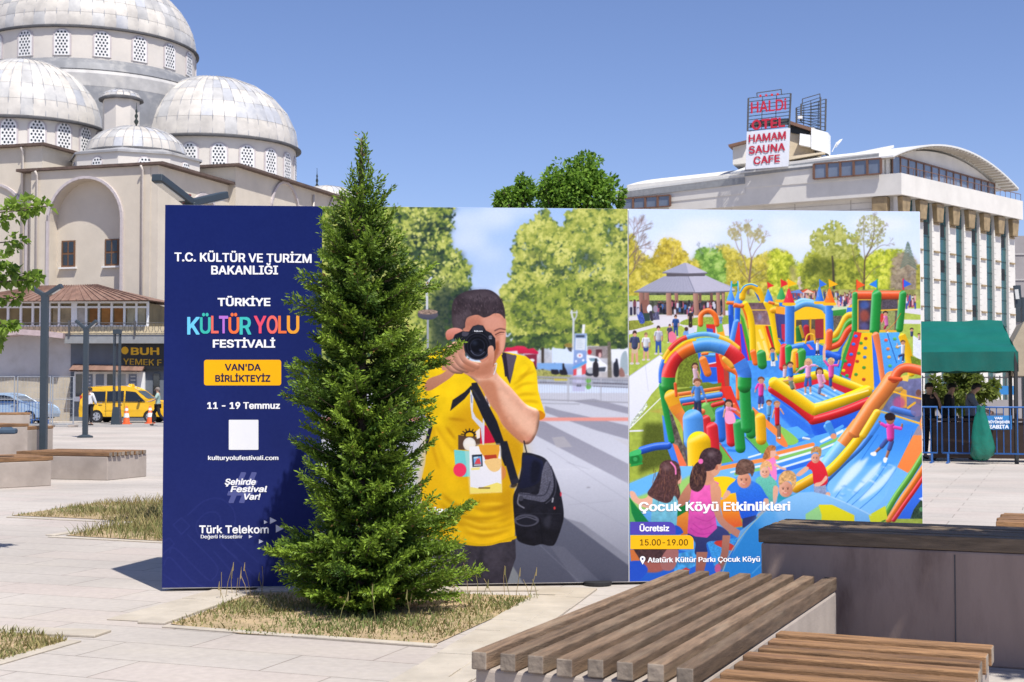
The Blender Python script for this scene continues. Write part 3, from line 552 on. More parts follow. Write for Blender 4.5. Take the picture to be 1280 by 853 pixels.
def paint_event(S):
    c = Canvas(780, 256, 1162, 746, S); P = c.poly; T = c.tube; E = c.ell; Ln = c.line
    R_, O_, Y_, G_, B_, LB = (234, 44, 54), (252, 116, 44), (255, 208, 20), (34, 160, 70), (40, 112, 236), (90, 174, 248)
    c.use(0, 0, 1)
    P([(770, 250), (1170, 250), (1170, 400), (770, 400)], (202, 222, 250), (234, 238, 252))
    for x, y, rx, ry in ((880, 282, 34, 8), (860, 300, 40, 10), (1000, 300, 40, 10), (1100, 280, 40, 8), (980, 280, 20, 6), (840, 318, 40, 12)): E(x, y, rx, ry, (240, 240, 252), blur=6, a=.6)
    P([(770, 366), (1170, 366), (1170, 750), (770, 750)], (178, 196, 92), (150, 164, 52), nz=.12, ncell=3)
    # tree line
    c.use(780, 260, 6.737)
    def tree(pts, cols, n, r, seed, hole=0, base=None):
        P(pts, base or cols[1], sm=1, nz=.3, ncell=24, blur=26, a=.8); c.dabs(pts, [tuple(min(255, v*1.06+6) for v in q) for q in cols], int(n*3.2), r*.52, seed=seed, hole=.12, edge=.33, rag=18)
    OL = [(112, 108, 46), (150, 142, 52), (182, 168, 58), (206, 192, 88)]
    YG = [(98, 112, 36), (140, 154, 42), (176, 184, 52), (206, 208, 88)]
    GR = [(60, 92, 40), (96, 136, 54), (130, 168, 74), (164, 190, 104)]
    tree([(790, 350), (830, 320), (880, 330), (960, 390), (1020, 430), (1090, 440), (1180, 400), (1300, 370), (1400, 420), (1400, 740), (850, 720), (790, 560)], OL, 1500, 10, 11)
    tree([(600, 400), (640, 360), (690, 345), (745, 375), (790, 365), (830, 440), (840, 640), (700, 620), (610, 480)], GR, 700, 10, 12)
    tree([(20, 250), (75, 255), (120, 380), (200, 430), (260, 440), (340, 470), (360, 640), (200, 760), (20, 770)], OL, 1500, 9, 13, base=(164, 150, 66))
    tree([(262, 400), (298, 325), (350, 268), (440, 285), (486, 370), (535, 430), (500, 500), (400, 500), (270, 470)], [(120, 108, 40), (160, 142, 44), (192, 172, 58), (214, 196, 90)], 520, 9, 14)
    tree([(540, 470), (600, 440), (640, 500), (600, 540)], OL, 90, 8, 15)
    for k in range(3): c.twig(20, 600-k*150, .9, 90, 9, (122, 104, 98), 4, .5, 20+k)
    c.twig(95, 330, 1.5, 80, 6, (168, 150, 158), 4, .5, 25); c.twig(150, 420, 1.1, 60, 4, (176, 158, 160), 3, .6, 26)
    c.twig(400, 480, 1.5, 70, 7, (160, 140, 110), 2, .7, 27)
    for k, (x, a) in enumerate(((650, 1.9), (720, 1.4), (780, 1.2))): c.twig(x, 380, a, 35, 4, (150, 160, 176), 3, .7, 30+k)
    BK = (130, 108, 96)
    Ln([(1045, 720), (1060, 560), (1076, 420)], 22, BK, w1=13, sm=1)
    for q in (((1074, 430), (1050, 320), (1040, 230), (1030, 160)), ((1076, 430), (1110, 360), (1150, 310), (1180, 250)), ((1010, 420), (960, 340), (930, 250), (905, 190)), ((1060, 360), (1090, 270), (1120, 200)), ((1040, 560), (1010, 440), (980, 380)), ((985, 380), (990, 280), (960, 180))): Ln(q, 8, (150, 130, 124), sm=1, w1=4)
    for k in range(10): c.twig([1035, 1045, 930, 915, 1120, 1165, 1100, 985, 1060, 960][k], [230, 180, 240, 210, 220, 280, 290, 260, 300, 200][k], [1.4, 1.7, 1.9, 1.3, 1.2, .9, 1.0, 1.7, 1.5, 1.6][k], 34, 4, (164, 146, 138), 3, .6, 40+k)
    for q, n in (([(880, 180), (960, 140), (1000, 200), (960, 270), (900, 250)], 120), ([(1005, 170), (1040, 130), (1080, 200), (1050, 250)], 80), ([(1090, 200), (1140, 170), (1190, 250), (1160, 300), (1100, 260)], 110)): c.dabs(q, [(150, 140, 96), (178, 168, 110)], n, 6, seed=n, a=.6)
    for q in (((1060, 600), (1140, 540), (1230, 500)), ((1050, 640), (1130, 620), (1200, 580)), ((1040, 600), (980, 520), (950, 430))): Ln(q, 7, (126, 108, 80), sm=1, w1=3)
    c.use(970, 260, 6.737)
    tree([(-40, 390), (20, 370), (90, 400), (140, 450), (180, 480), (250, 480), (270, 640), (200, 740), (-40, 740)], YG, 700, 10, 50)
    P([(110, 500), (160, 480), (180, 600), (130, 640)], (160, 146, 116), blur=14, a=.6); c.dabs([(190, 600), (220, 585), (265, 620), (255, 680), (200, 690)], [(200, 180, 170), (232, 220, 216)], 90, 8, seed=51)
    tree([(630, 460), (740, 440), (850, 380), (950, 365), (1070, 375), (1050, 560), (1000, 690), (640, 720)], YG, 1500, 9, 52)
    tree([(330, 370), (440, 340), (560, 330), (660, 330), (700, 440), (700, 720), (480, 720), (250, 700), (225, 560), (262, 420)], [(74, 86, 34), (108, 120, 42), (146, 152, 52), (176, 180, 70)], 2000, 10, 53)
    P([(230, 540), (300, 420), (430, 400), (490, 470), (500, 640), (330, 560)], (64, 74, 36), blur=26, a=.55)
    Ln([(490, 740), (480, 480), (465, 330), (470, 210)], 24, (72, 66, 56), w1=8, sm=1)
    c.dabs([(300, 270), (365, 185), (420, 150), (480, 115), (530, 140), (575, 200), (600, 260), (690, 200), (680, 380), (560, 420), (420, 400), (320, 340)], [(96, 106, 56), (136, 144, 66), (172, 176, 86), (196, 198, 116)], 3000, 5, seed=54, hole=.33, a=.9, rag=24)
    Ln([(740, 690), (745, 520), (752, 430), (800, 330), (826, 200), (826, 70)], 17, (92, 76, 62), w1=4, sm=1)
    for q in (((735, 660), (710, 560), (685, 450)), ((750, 440), (740, 320), (740, 120)), ((790, 360), (870, 230), (900, 160)), ((700, 540), (660, 430), (640, 320)), ((760, 420), (880, 320), (960, 320)), ((810, 280), (780, 180)), ((740, 620), (820, 520), (930, 470)), ((745, 560), (680, 480))): Ln(q, 6, (112, 96, 84), sm=1, w1=3)
    for k in range(8): c.twig([740, 826, 890, 780, 850, 730, 930, 700][k], [150, 120, 190, 200, 250, 250, 320, 330][k], [1.7, 1.6, 1.1, 1.9, 1.0, 2.0, .6, 2.2][k], 30, 3.5, (140, 130, 120), 3, .7, 60+k)
    c.dabs([(700, 100), (820, 70), (920, 140), (910, 260), (860, 330), (760, 320), (690, 280)], [(132, 130, 80), (170, 168, 96)], 300, 6, seed=62, a=.7)
    tree([(1000, 450), (1060, 390), (1150, 420), (1195, 520), (1190, 720), (980, 710)], [(104, 92, 78), (134, 120, 102), (160, 146, 124)], 900, 8, 63); P([(1180, 480), (1240, 470), (1240, 720), (1180, 700)], (160, 156, 70), nz=.4, ncell=16)
    for k in range(9):
        y = 300+k*22; w_ = 14+k*8
        Ln([(1110, y-10), (1110+w_, y+16+k*3)], 10, (96, 116, 104)); Ln([(1110, y-10), (1110-w_*.8, y+16+k*2)], 9, (104, 124, 112))
    b_ = np.stack([blur1(c.img[..., i], 1.0) for i in range(3)], -1); c.img = c.img*.5+b_*.5
    # far crowd strip
    c.use(0, 0, 1); rr = random.Random(9)
    P([(985, 362), (1160, 362), (1160, 374), (985, 374)], (150, 150, 92), nz=.4); P([(785, 370), (1160, 370), (1160, 376), (785, 376)], (178, 176, 110), a=.6)
    for k in range(120):
        x = rr.uniform(1004, 1064) if k < 70 else rr.uniform(985, 1010); y = rr.uniform(366, 379) if x > 1040 else rr.uniform(364, 372)
        Ln([(x, y), (x, y+4)], 2, rr.choice([(70, 70, 90), (190, 190, 206), (150, 70, 80), (60, 90, 150), (206, 160, 150)])); E(x, y-1.2, .9, 1, (120, 86, 72))
    P([(998, 366), (1008, 361), (1020, 366)], (214, 90, 60)); P([(985, 366), (999, 362), (1004, 367)], (110, 140, 210)); P([(1004, 366), (1010, 362), (1018, 367)], (230, 200, 180))
    # paths
    PT = (222, 218, 226)
    c.use(780, 370, 6.737)
    P([(20, 0), (900, 0), (900, 140), (20, 140)], (160, 178, 78), (148, 168, 70), nz=.25, ncell=14)
    P([(20, 60), (160, 130), (620, 120), (900, 125), (900, 180), (700, 160), (480, 220), (560, 250), (900, 235), (900, 340), (700, 320), (560, 300), (480, 250), (250, 270), (30, 330), (30, 290), (180, 240), (250, 210), (190, 205), (20, 215), (20, 180), (120, 165), (20, 150)], PT, sm=0); P([(30, 215), (180, 208), (250, 235), (180, 260), (30, 290)], (140, 146, 62), sm=1, nz=.25, ncell=10); P([(470, 235), (560, 190), (880, 165), (880, 235), (600, 250)], (150, 170, 68), sm=1, nz=.2); P([(20, 45), (840, 45), (840, 180), (20, 175)], (214, 206, 212), a=.75)
    c.use(970, 340, 6.737)
    P([(480, 240), (640, 240), (640, 310), (480, 330)], (200, 206, 190)); P([(1085, 310), (1240, 310), (1240, 365), (1085, 345)], PT); P([(960, 400), (1240, 405), (1240, 440), (960, 435)], PT)
    for k in range(60):
        x = rr.uniform(520, 640) if k < 36 else rr.uniform(1095, 1175); y = rr.uniform(205, 255) if k < 36 else rr.uniform(200, 270)
        Ln([(x, y), (x, y+40)], 14, rr.choice([(60, 60, 84), (214, 210, 226), (176, 80, 100), (70, 90, 170), (226, 170, 170)])); E(x, y-10, 6, 7, (110, 76, 66))
    # pavilion
    c.use(780, 260, 6.737)
    P([(150, 705), (850, 705), (850, 900), (150, 900)], (84, 88, 76), nz=.5, ncell=20); P([(200, 735), (840, 735), (840, 780), (200, 780)], (170, 184, 96), nz=.2)
    for x, w_ in ((145, 40), (190, 42), (375, 40), (440, 30), (600, 40), (640, 22), (735, 24), (790, 30), (832, 26)): P([(x-w_/2, 705), (x+w_/2, 705), (x+w_/2+(6 if x > 100 else 0), 900), (x-w_/2+6, 900)], (168, 124, 112) if w_ > 28 else (100, 76, 74), (130, 92, 84), dirn=(1, 0))
    P([(90, 706), (190, 650), (340, 575), (690, 570), (800, 620), (900, 660), (935, 690), (900, 710)], (160, 162, 182), (176, 174, 194), dirn=(1, .2)); P([(540, 575), (690, 570), (935, 690), (900, 710), (600, 712)], (188, 186, 204)); Ln([(90, 708), (600, 716), (930, 702)], 10, (112, 108, 120)); Ln([(540, 575), (595, 706)], 6, (128, 130, 150))
    for k in range(14): Ln([(340+k*14, 580), (150+k*32, 702)], 2.5, (142, 144, 164), a=.5)
    P([(355, 545), (690, 548), (680, 575), (360, 578)], (92, 88, 96)); P([(325, 542), (510, 462), (545, 470), (700, 545), (690, 556), (330, 552)], (166, 168, 190)); P([(520, 464), (545, 470), (700, 545), (545, 556)], (190, 188, 208)); Ln([(325, 548), (540, 556), (700, 550)], 8, (110, 106, 118))
    c.use(780, 370, 6.737)
    P([(280, 60), (850, 50), (850, 140), (280, 150)], (62, 60, 70), nz=.5, ncell=14, a=.85)
    for k in range(90):
        x = rr.uniform(285, 850); y = rr.uniform(50, 125)
        E(x, y-14, 8, 9, rr.choice([(50, 40, 44), (96, 66, 60), (130, 96, 84)])); Ln([(x, y), (x, y+26)], 18, rr.choice([(36, 36, 48), (50, 50, 66), (70, 70, 90), (200, 200, 214), (70, 110, 170), (170, 90, 110), (40, 40, 52)]))
    for x, w_ in ((375, 44), (605, 42), (792, 30), (836, 22)): P([(x-w_/2, -20), (x+w_/2, -20), (x+w_/2+8, 165), (x-w_/2+6, 165)], (186, 144, 128), (132, 94, 84), dirn=(1, 0))
    for x, y, col, lc in ((60, 60, (190, 190, 206), (50, 54, 76)), (90, 55, (120, 70, 84), (60, 50, 66)), (118, 60, (206, 200, 214), (90, 90, 110)), (152, 80, (70, 64, 78), (56, 52, 66))):
        E(x, y-14, 9, 11, (84, 60, 56)); Ln([(x, y), (x, y+40)], 26, col); Ln([(x, y+45), (x, y+95)], 22, lc)
    P([(145, 40), (195, 30), (215, 130), (180, 150), (160, 140)], (140, 96, 86), dirn=(1, 0)); P([(160, 145), (215, 145), (220, 210), (170, 215)], (56, 74, 70)); E(215, 110, 22, 36, (232, 234, 244)); Ln([(225, 140), (235, 200)], 26, (60, 56, 70)); P([(240, 150), (290, 130), (300, 200), (250, 205)], (90, 90, 120), nz=.6); E(265, 110, 20, 30, (150, 140, 160)); P([(110, 150), (150, 140), (175, 220), (135, 230)], (70, 90, 170), sm=1, nz=.4); E(120, 130, 12, 30, (190, 190, 214))
    # walkers on the lawn
    def walker(x, y, h, shirt, low, hair=(70, 50, 46), w=1.0, sk=(214, 160, 134), shoe=(210, 200, 200)):
        r = h*.075
        for d in (-1, 1): Ln([(x+d*r*.7, y+h*.5), (x+d*r*1.0, y+h*.95)], r*1.3, sk if low[3] else low[:3], w1=r*.9); E(x+d*r*1.2, y+h*.98, r*.9, r*.5, shoe)
        Ln([(x, y+h*.48), (x, y+h*.58)], r*2.6*w, low[:3])
        T([(x, y+h*.23), (x, y+h*.45)], r*2.9*w, shirt, spec=0, w1=r*2.5*w)
        for d in (-1, 1): T([(x+d*r*1.5*w, y+h*.2), (x+d*r*1.9*w, y+h*.36), (x+d*r*1.7*w, y+h*.5)], r*.75, sk, spec=0); T([(x+d*r*1.35*w, y+h*.19), (x+d*r*1.7*w, y+h*.3)], r*1.0, shirt, spec=0)
        E(x, y+h*.075, r*.8, r*1.0, sk); P([(x-r*.85, y+h*.07), (x-r*.7, y-r*.3), (x, y-r*.7), (x+r*.75, y-r*.25), (x+r*.85, y+h*.06), (x, y+h*.03)], hair, sm=1)
    walker(90, 305, 270, (72, 80, 116), (206, 180, 150, 1)); walker(185, 318, 225, (226, 228, 238), (56, 76, 140, 1), (150, 120, 90)); walker(290, 262, 230, (200, 200, 218), (54, 86, 160, 0)); walker(435, 168, 180, (50, 84, 150), (52, 76, 140, 0)); walker(560, 122, 145, (60, 52, 58), (56, 48, 52, 0), sk=(220, 176, 150)); walker(385, 245, 150, (86, 80, 110), (90, 80, 100, 0)); walker(815, 160, 100, (120, 150, 206), (120, 150, 206, 0))
    P([(375, 320), (410, 300), (440, 340), (430, 390), (385, 390)], (232, 120, 150), sm=1); P([(505, 300), (540, 285), (545, 330), (500, 330)], (120, 160, 220), sm=1); E(525, 280, 16, 18, (80, 58, 52)); P([(545, 290), (580, 270), (595, 305), (550, 325)], (206, 214, 236), sm=1); E(560, 250, 16, 18, (60, 46, 44))
    # white barrier left
    P([(30, 690), (300, 500), (330, 520), (330, 720), (230, 830), (30, 1140)], (236, 238, 246), (222, 224, 236)); Ln([(30, 688), (300, 500)], 7, (196, 198, 210)); Ln([(180, 590), (205, 800)], 4, (200, 202, 214)); P([(50, 1120), (60, 1060), (190, 900), (200, 930)], (196, 206, 190), nz=.5, ncell=10); Ln([(40, 1125), (330, 840)], 8, (240, 242, 248)); Ln([(30, 1140), (160, 1135)], 14, (226, 228, 236))
    # ---- left obstacle course (grass shade first)
    c.use(780, 480, 6.737)
    P([(170, 330), (330, 330), (370, 500), (460, 640), (300, 700), (120, 760), (140, 560)], (66, 76, 28), blur=16, a=.8, nz=.3); P([(200, 230), (310, 215), (310, 250)], (190, 166, 80), blur=6, a=.7)
    # blue pad floor region behind everything
    c.use(0, 0, 1)
    P([(905, 430), (1000, 430), (1100, 470), (1158, 480), (1158, 640), (1040, 650), (790, 640), (860, 560), (850, 500)], (66, 142, 232), (96, 170, 240), nz=.12)
    # second small arch + little course
    c.use(780, 370, 6.737)
    P([(680, 240), (770, 240), (770, 330), (680, 330)], (214, 48, 48)); P([(690, 270), (750, 280), (750, 320), (700, 320)], (60, 90, 190))
    P([(620, 235), (690, 235), (700, 330), (610, 330)], (130, 190, 90), sm=0); P([(770, 235), (830, 240), (860, 380), (790, 360)], (250, 170, 40)); P([(768, 235), (828, 235), (836, 300), (790, 310)], (120, 184, 84))
    T([(645, 240), (650, 160), (710, 125), (765, 165), (782, 240)], 44, O_)
    # tower slide : blue towers
    c.use(900, 340, 7.75)
    P([(78, 330), (130, 330), (135, 480), (105, 640), (90, 640)], (30, 80, 190)); P([(60, 650), (120, 640), (150, 720), (80, 720)], B_)
    T([(170, 340), (165, 480)], 56, B_, flat=1); T([(160, 490), (115, 690)], 66, (70, 140, 240)); T([(108, 320), (108, 420)], 50, (40, 100, 220), flat=1)
    P([(180, 480), (215, 520), (230, 860), (130, 860), (140, 680)], R_, (200, 36, 60)); P([(190, 500), (215, 510), (290, 860), (215, 860)], (66, 70, 214)); P([(200, 470), (225, 490), (300, 860), (275, 860)], R_); P([(195, 400), (230, 450), (330, 860), (290, 860), (205, 480)], (70, 160, 50))
    for x, y, s_ in ((105, 150, 1.0), (176, 165, 1.1)):
        P([(x, y), (x+36*s_, y+110*s_), (x+40*s_, y+128*s_), (x, y+138*s_), (x-40*s_, y+128*s_), (x-34*s_, y+105*s_)], (110, 180, 246), (40, 104, 216), dirn=(1, .2)); T([(x-30*s_, y+150*s_), (x+34*s_, y+152*s_)], 36, O_)
    Ln([(112, 95), (108, 160)], 14, LB); Ln([(172, 95), (176, 170)], 14, LB); P([(116, 112), (140, 122), (170, 104), (170, 140), (140, 140), (118, 146)], (50, 150, 80))
    T([(215, 250), (230, 175), (300, 135), (370, 180), (410, 290)], 60, Y_, cols=[(252, 196, 30)]); T([(195, 200), (235, 140), (300, 120), (360, 140)], 16, LB, spec=.1)
    P([(330, 190), (370, 230), (392, 290), (376, 280)], (40, 90, 190))
    P([(275, 300), (440, 300), (490, 520), (340, 520)], (110, 86, 96), (140, 110, 116), nz=.3, ncell=30); Ln([(290, 370), (465, 370)], 9, (236, 190, 60)); E(385, 440, 20, 30, (150, 150, 190), blur=8, a=.7)
    P([(340, 520), (490, 520), (540, 760), (560, 860), (310, 860)], (250, 196, 34), (252, 214, 90)); Ln([(450, 530), (520, 740)], 34, (200, 40, 40)); Ln([(480, 530), (560, 800)], 26, (70, 160, 50)); Ln([(430, 530), (500, 850)], 20, (244, 170, 30))
    for q in (((300, 570), (335, 760)), ((385, 570), (410, 640)), ((370, 690), (400, 780)), ((425, 680), (460, 800))): T(q, 26, (255, 230, 150), spec=.2, vol=.1, a=.7)
    Ln([(335, 515), (490, 520)], 10, (244, 200, 60))
    T([(215, 320), (250, 400), (285, 540)], 36, O_, cols=[(244, 120, 40), (244, 112, 36), (240, 150, 40)]); T([(245, 315), (285, 400), (310, 540), (320, 760)], 62, Y_); T([(455, 300), (500, 400), (530, 540), (570, 760)], 70, Y_)
    T([(320, 780), (345, 880)], 60, O_); T([(400, 800), (410, 900)], 90, (44, 150, 66)); T([(215, 330), (190, 330), (150, 320)], 40, (244, 106, 40))
    # bouncy castle body
    P([(530, 400), (640, 410), (640, 660), (560, 640)], (78, 70, 120), (60, 60, 110)); P([(585, 520), (640, 520), (630, 660), (590, 640)], (176, 50, 80), a=.8); T([(515, 370), (640, 380)], 66, (250, 176, 30)); T([(520, 310), (570, 320)], 34, (250, 190, 40))
    P([(640, 690), (560, 650), (600, 720)], B_)
    P([(465, 160), (500, 235), (516, 285), (470, 300), (428, 285), (440, 240)], (90, 166, 246), (40, 100, 214), dirn=(1, .1)); Ln([(460, 100), (464, 165)], 8, (180, 60, 60)); P([(460, 98), (525, 135), (462, 158)], (226, 52, 50)); T([(480, 295), (515, 305)], 30, O_)
    P([(597, 140), (636, 250), (592, 275), (548, 250)], (100, 180, 110), (40, 140, 70), dirn=(1, .2)); Ln([(545, 280), (625, 285)], 22, (250, 180, 40)); P([(570, 300), (620, 300), (630, 340), (575, 330)], B_); Ln([(592, 75), (596, 145)], 7, (200, 60, 60)); P([(590, 75), (655, 100), (592, 128)], (226, 52, 50))
    c.use(970, 340, 6.737)
    T([(160, 275), (220, 245), (300, 255)], 46, (130, 190, 240)); P([(150, 340), (200, 300), (300, 290), (420, 340), (420, 600), (150, 600)], (250, 194, 36), sm=0)
    P([(168, 405), (402, 395), (402, 570), (168, 585)], (96, 84, 64), (84, 76, 76), nz=.3, ncell=30); P([(215, 405), (270, 405), (270, 580), (230, 580)], (70, 76, 120)); P([(330, 400), (400, 400), (400, 560), (330, 560)], (150, 50, 60)); Ln([(290, 400), (290, 580)], 14, (216, 160, 40)); T([(190, 480), (195, 590)], 50, (50, 120, 50), spec=.1); T([(205, 460), (230, 550)], 26, (200, 150, 40), spec=.1); T([(255, 470), (265, 560)], 50, (176, 40, 54), spec=.1); Ln([(310, 500), (310, 580)], 40, (200, 140, 50))
    Ln([(156, 400), (156, 600)], 16, (252, 200, 30)); Ln([(412, 390), (412, 600)], 18, (252, 200, 30)); Ln([(156, 604), (420, 582)], 24, (252, 200, 30))
    T([(120, 330), (160, 305), (240, 268), (330, 275), (400, 300), (425, 330)], 56, (100, 172, 240))
    T([(115, 290), (112, 620)], 82, (62, 130, 232), flat=1); T([(448, 280), (452, 520)], 70, (62, 134, 236), flat=1); P([(480, 310), (590, 300), (590, 370), (480, 370)], (70, 150, 70), (50, 130, 60)); Ln([(480, 315), (600, 300)], 22, (200, 220, 180)); P([(480, 370), (560, 370), (520, 480), (490, 500)], (100, 90, 80), nz=.4)
    for x, y, cc, cd in ((108, 160, (232, 70, 88), (206, 34, 54)), (450, 160, (250, 140, 60), (240, 100, 30)), (366, 148, (90, 156, 240), (30, 90, 210))):
        k = 1.0 if x != 366 else .8
        P([(x-6, y-20), (x+6, y-20), (x+40*k, y+80), (x+50*k, y+100), (x, y+112), (x-50*k, y+100), (x-38*k, y+78)], cc, cd, dirn=(1, .1)); Ln([(x-44*k, y+112), (x+46*k, y+112)], 24, (250, 186, 40)); Ln([(x-26, y-5), (x-12*k, y+60)], 8, (255, 200, 200), a=.35)
    P([(44, 120), (76, 200), (70, 230), (8, 232), (14, 200)], (90, 180, 110), (40, 140, 70), dirn=(1, .2)); Ln([(5, 244), (56, 246)], 16, (250, 180, 40)); P([(0, 290), (76, 300), (76, 360), (0, 350)], (250, 160, 50)); P([(10, 365), (76, 365), (76, 590), (40, 590)], (66, 70, 130)); P([(44, 440), (76, 440), (76, 590), (50, 560)], (190, 50, 80))
    for x, y, cc in ((42, 62, (222, 46, 52)), (100, 60, (250, 186, 30)), (366, 64, (58, 116, 226)), (446, 64, (250, 180, 30))): Ln([(x, y), (x+4, y+70)], 6, cc); P([(x, y), (x+78*(.8 if x in (42, 366) else 1), y+42), (x+3, y+66)], cc)
    # middle low parts of the castle
    T([(130, 640), (230, 620), (300, 650)], 50, (70, 140, 236)); T([(270, 600), (330, 590)], 30, B_); P([(240, 600), (330, 600), (420, 640), (420, 700), (260, 710), (230, 650)], (44, 110, 224), (36, 90, 210), sm=1); P([(255, 610), (280, 610), (320, 655), (290, 655)], (226, 110, 130)); T([(248, 600), (262, 540), (290, 525), (320, 540), (330, 600)], 16, (252, 190, 40)); P([(220, 710), (420, 700), (560, 810), (300, 810)], (70, 170, 200), (60, 150, 210), nz=.2)
    T([(70, 640), (60, 800)], 70, R_); T([(105, 640), (110, 760)], 60, G_); T([(165, 680), (150, 820)], 70, (250, 180, 30)); T([(215, 680), (205, 820)], 76, (60, 160, 60)); T([(175, 690), (180, 800)], 22, (240, 90, 40))
    # stair side and climbing tower
    P([(600, 300), (650, 300), (650, 360), (590, 350)], (58, 120, 230)); P([(640, 270), (640, 300), (600, 300)], (250, 190, 50))
    T([(640, 360), (590, 380), (530, 490), (470, 560)], 50, (252, 190, 34)); T([(645, 410), (600, 440), (540, 560), (460, 590)], 50, (70, 160, 50)); T([(640, 465), (600, 500), (540, 600), (450, 640)], 52, (240, 76, 40)); T([(450, 510), (440, 640)], 60, (244, 96, 50)); P([(640, 500), (560, 640), (530, 810), (420, 720), (440, 680), (520, 670)], (56, 116, 230), (36, 84, 206)); T([(430, 690), (520, 720)], 60, (44, 100, 222), spec=.15)
    P([(690, 220), (1040, 220), (1010, 500), (680, 500)], (86, 72, 70), (110, 96, 84), nz=.3, ncell=30); P([(700, 240), (800, 240), (790, 500), (700, 500)], (78, 64, 84), nz=.4, ncell=40); E(745, 280, 40, 36, (66, 96, 170), blur=8, a=.8); E(745, 370, 40, 50, (176, 80, 60), blur=10, a=.7); E(745, 460, 36, 36, (90, 90, 150), blur=8, a=.7); P([(890, 330), (1005, 330), (995, 500), (880, 500)], (150, 156, 96), nz=.2); E(895, 390, 20, 40, (206, 66, 60)); P([(895, 240), (1030, 240), (1030, 310), (895, 315)], (84, 76, 88), nz=.3)
    Ln([(690, 235), (800, 235)], 8, (244, 190, 60)); Ln([(690, 235), (690, 490)], 8, (244, 170, 60)); Ln([(885, 325), (1032, 318)], 11, (244, 190, 60)); Ln([(1030, 240), (1030, 318)], 8, (244, 190, 60)); Ln([(680, 495), (1010, 500)], 14, (244, 180, 50))
    T([(670, 195), (1060, 195)], 72, (244, 92, 48)); T([(664, 190), (660, 490)], 46, (48, 160, 70)); T([(1068, 190), (1040, 480)], 62, (40, 154, 66)); T([(848, 195), (830, 490)], 84, (38, 158, 66))
    for x, y, cc, d in ((682, 70, (244, 96, 44), 1), (852, 65, (50, 130, 230), -1), (1072, 62, (48, 100, 222), 1)): Ln([(x, y), (x, y+85)], 12, {682: (230, 70, 50), 852: (60, 160, 90), 1072: (216, 36, 70)}[x]); P([(x+3*d, y+2), (x+70*d, y+42), (x+3*d, y+70)], cc)
    c.use(960, 410, 6.4)
    P([(670, 25), (700, 30), (590, 400), (570, 390), (600, 220)], (52, 150, 70)); P([(690, 30), (755, 40), (665, 410), (580, 370)], (228, 50, 52), (214, 40, 60)); P([(750, 40), (835, 40), (850, 500), (660, 420)], (252, 196, 30), (246, 190, 40)); P([(830, 60), (850, 60), (900, 470), (850, 470)], (56, 110, 226)); T([(862, 60), (900, 230), (925, 410)], 56, (246, 130, 80)); P([(890, 40), (1050, 35), (1095, 270), (940, 420)], (88, 172, 240), (70, 150, 232), nz=.1); Ln([(955, 45), (1000, 190), (1030, 280)], 6, (40, 80, 160)); T([(1070, 60), (1120, 200), (1150, 380)], 62, (252, 196, 30), flat=1)
    P([(1160, 60), (1240, 110), (1240, 270), (1160, 220)], (222, 228, 238), nz=.1); P([(1140, 225), (1240, 260), (1240, 300), (1150, 290)], (110, 130, 40), nz=.3)
    for x, y, cc in ((702, 66, B_), (684, 130, B_), (666, 212, B_), (618, 265, G_), (650, 296, B_), (604, 342, Y_), (632, 382, G_), (782, 84, (180, 70, 40)), (744, 122, (70, 150, 50)), (778, 160, (60, 120, 190)), (726, 202, (70, 150, 50)), (774, 234, (60, 120, 190)), (714, 267, (190, 60, 40)), (768, 317, (70, 150, 50)), (704, 372, (70, 150, 50)), (766, 412, (190, 60, 40)), (944, 98, (236, 90, 80)), (960, 168, (244, 130, 70)), (968, 234, (240, 180, 60)), (976, 304, (90, 180, 90)), (1014, 88, (90, 180, 90)), (1036, 152, (240, 180, 50))):
        E(x, y+5, 16, 13, (40, 40, 60), a=.3); E(x, y, 15, 12, tuple(min(255, v+20) for v in cc), tuple(v*.8 for v in cc))
    c.kid(925-12, -40, 18, (236, 130, 190), (190, 60, 80), (56, 40, 40), legs=[((905, 40), (900, 5))], torso=(930, 5)) if 0 else None
    c.use(970, 340, 6.737); c.kid(922, 352, 20, (232, 130, 196), (176, 50, 80), (52, 36, 38), arms=[((915, 390), (890, 440))], legs=[((925, 455), (915, 475), (940, 510))], torso=(932, 445))
    c.use(960, 410, 6.4); c.kid(1080, 118, 18, (226, 228, 240), (60, 64, 110), (110, 78, 60), arms=[((1060, 145), (1040, 150), (1032, 125))], legs=[((1080, 215), (1050, 225), (1045, 250)), ((1085, 215), (1078, 270))], torso=(1078, 200))
    # people at the far right fence
    c.kid(1150, 15, 14, (70, 80, 120), (60, 60, 80), (50, 40, 40), torso=(1150, 60)); c.kid(1208, 55, 11, (210, 180, 190), (120, 80, 90), (60, 44, 40), torso=(1208, 90))
    # blue mat in front + kids' square pool
    c.use(960, 410, 6.4)
    P([(-40, 400), (60, 390), (60, 560), (-40, 620)], LB, nz=.2, ncell=20)
    P([(25, 540), (330, 760), (370, 860), (640, 850), (760, 680), (800, 620), (380, 700), (30, 480)], (48, 110, 226), (34, 86, 208))
    P([(100, 600), (330, 770), (420, 880), (250, 860), (90, 700)], (44, 104, 222), blur=6, a=.8)
    P([(120, 470), (440, 390), (700, 510), (380, 600)], (96, 170, 238), (120, 190, 244))
    for k in range(6): Ln([(230+k*60, 480-k*10), (440+k*44, 580-k*14)], 7, (60, 130, 216), a=.7); Ln([(215+k*60, 484-k*10), (420+k*44, 590-k*14)], 8, (186, 220, 250), a=.5)
    P([(120, 440), (450, 370), (460, 430), (130, 520)], R_, (200, 40, 60)); P([(450, 390), (720, 500), (640, 535), (450, 450)], (196, 40, 54))
    T([(70, 440), (280, 400), (450, 365)], 66, Y_); T([(450, 375), (620, 440), (790, 505)], 62, Y_)
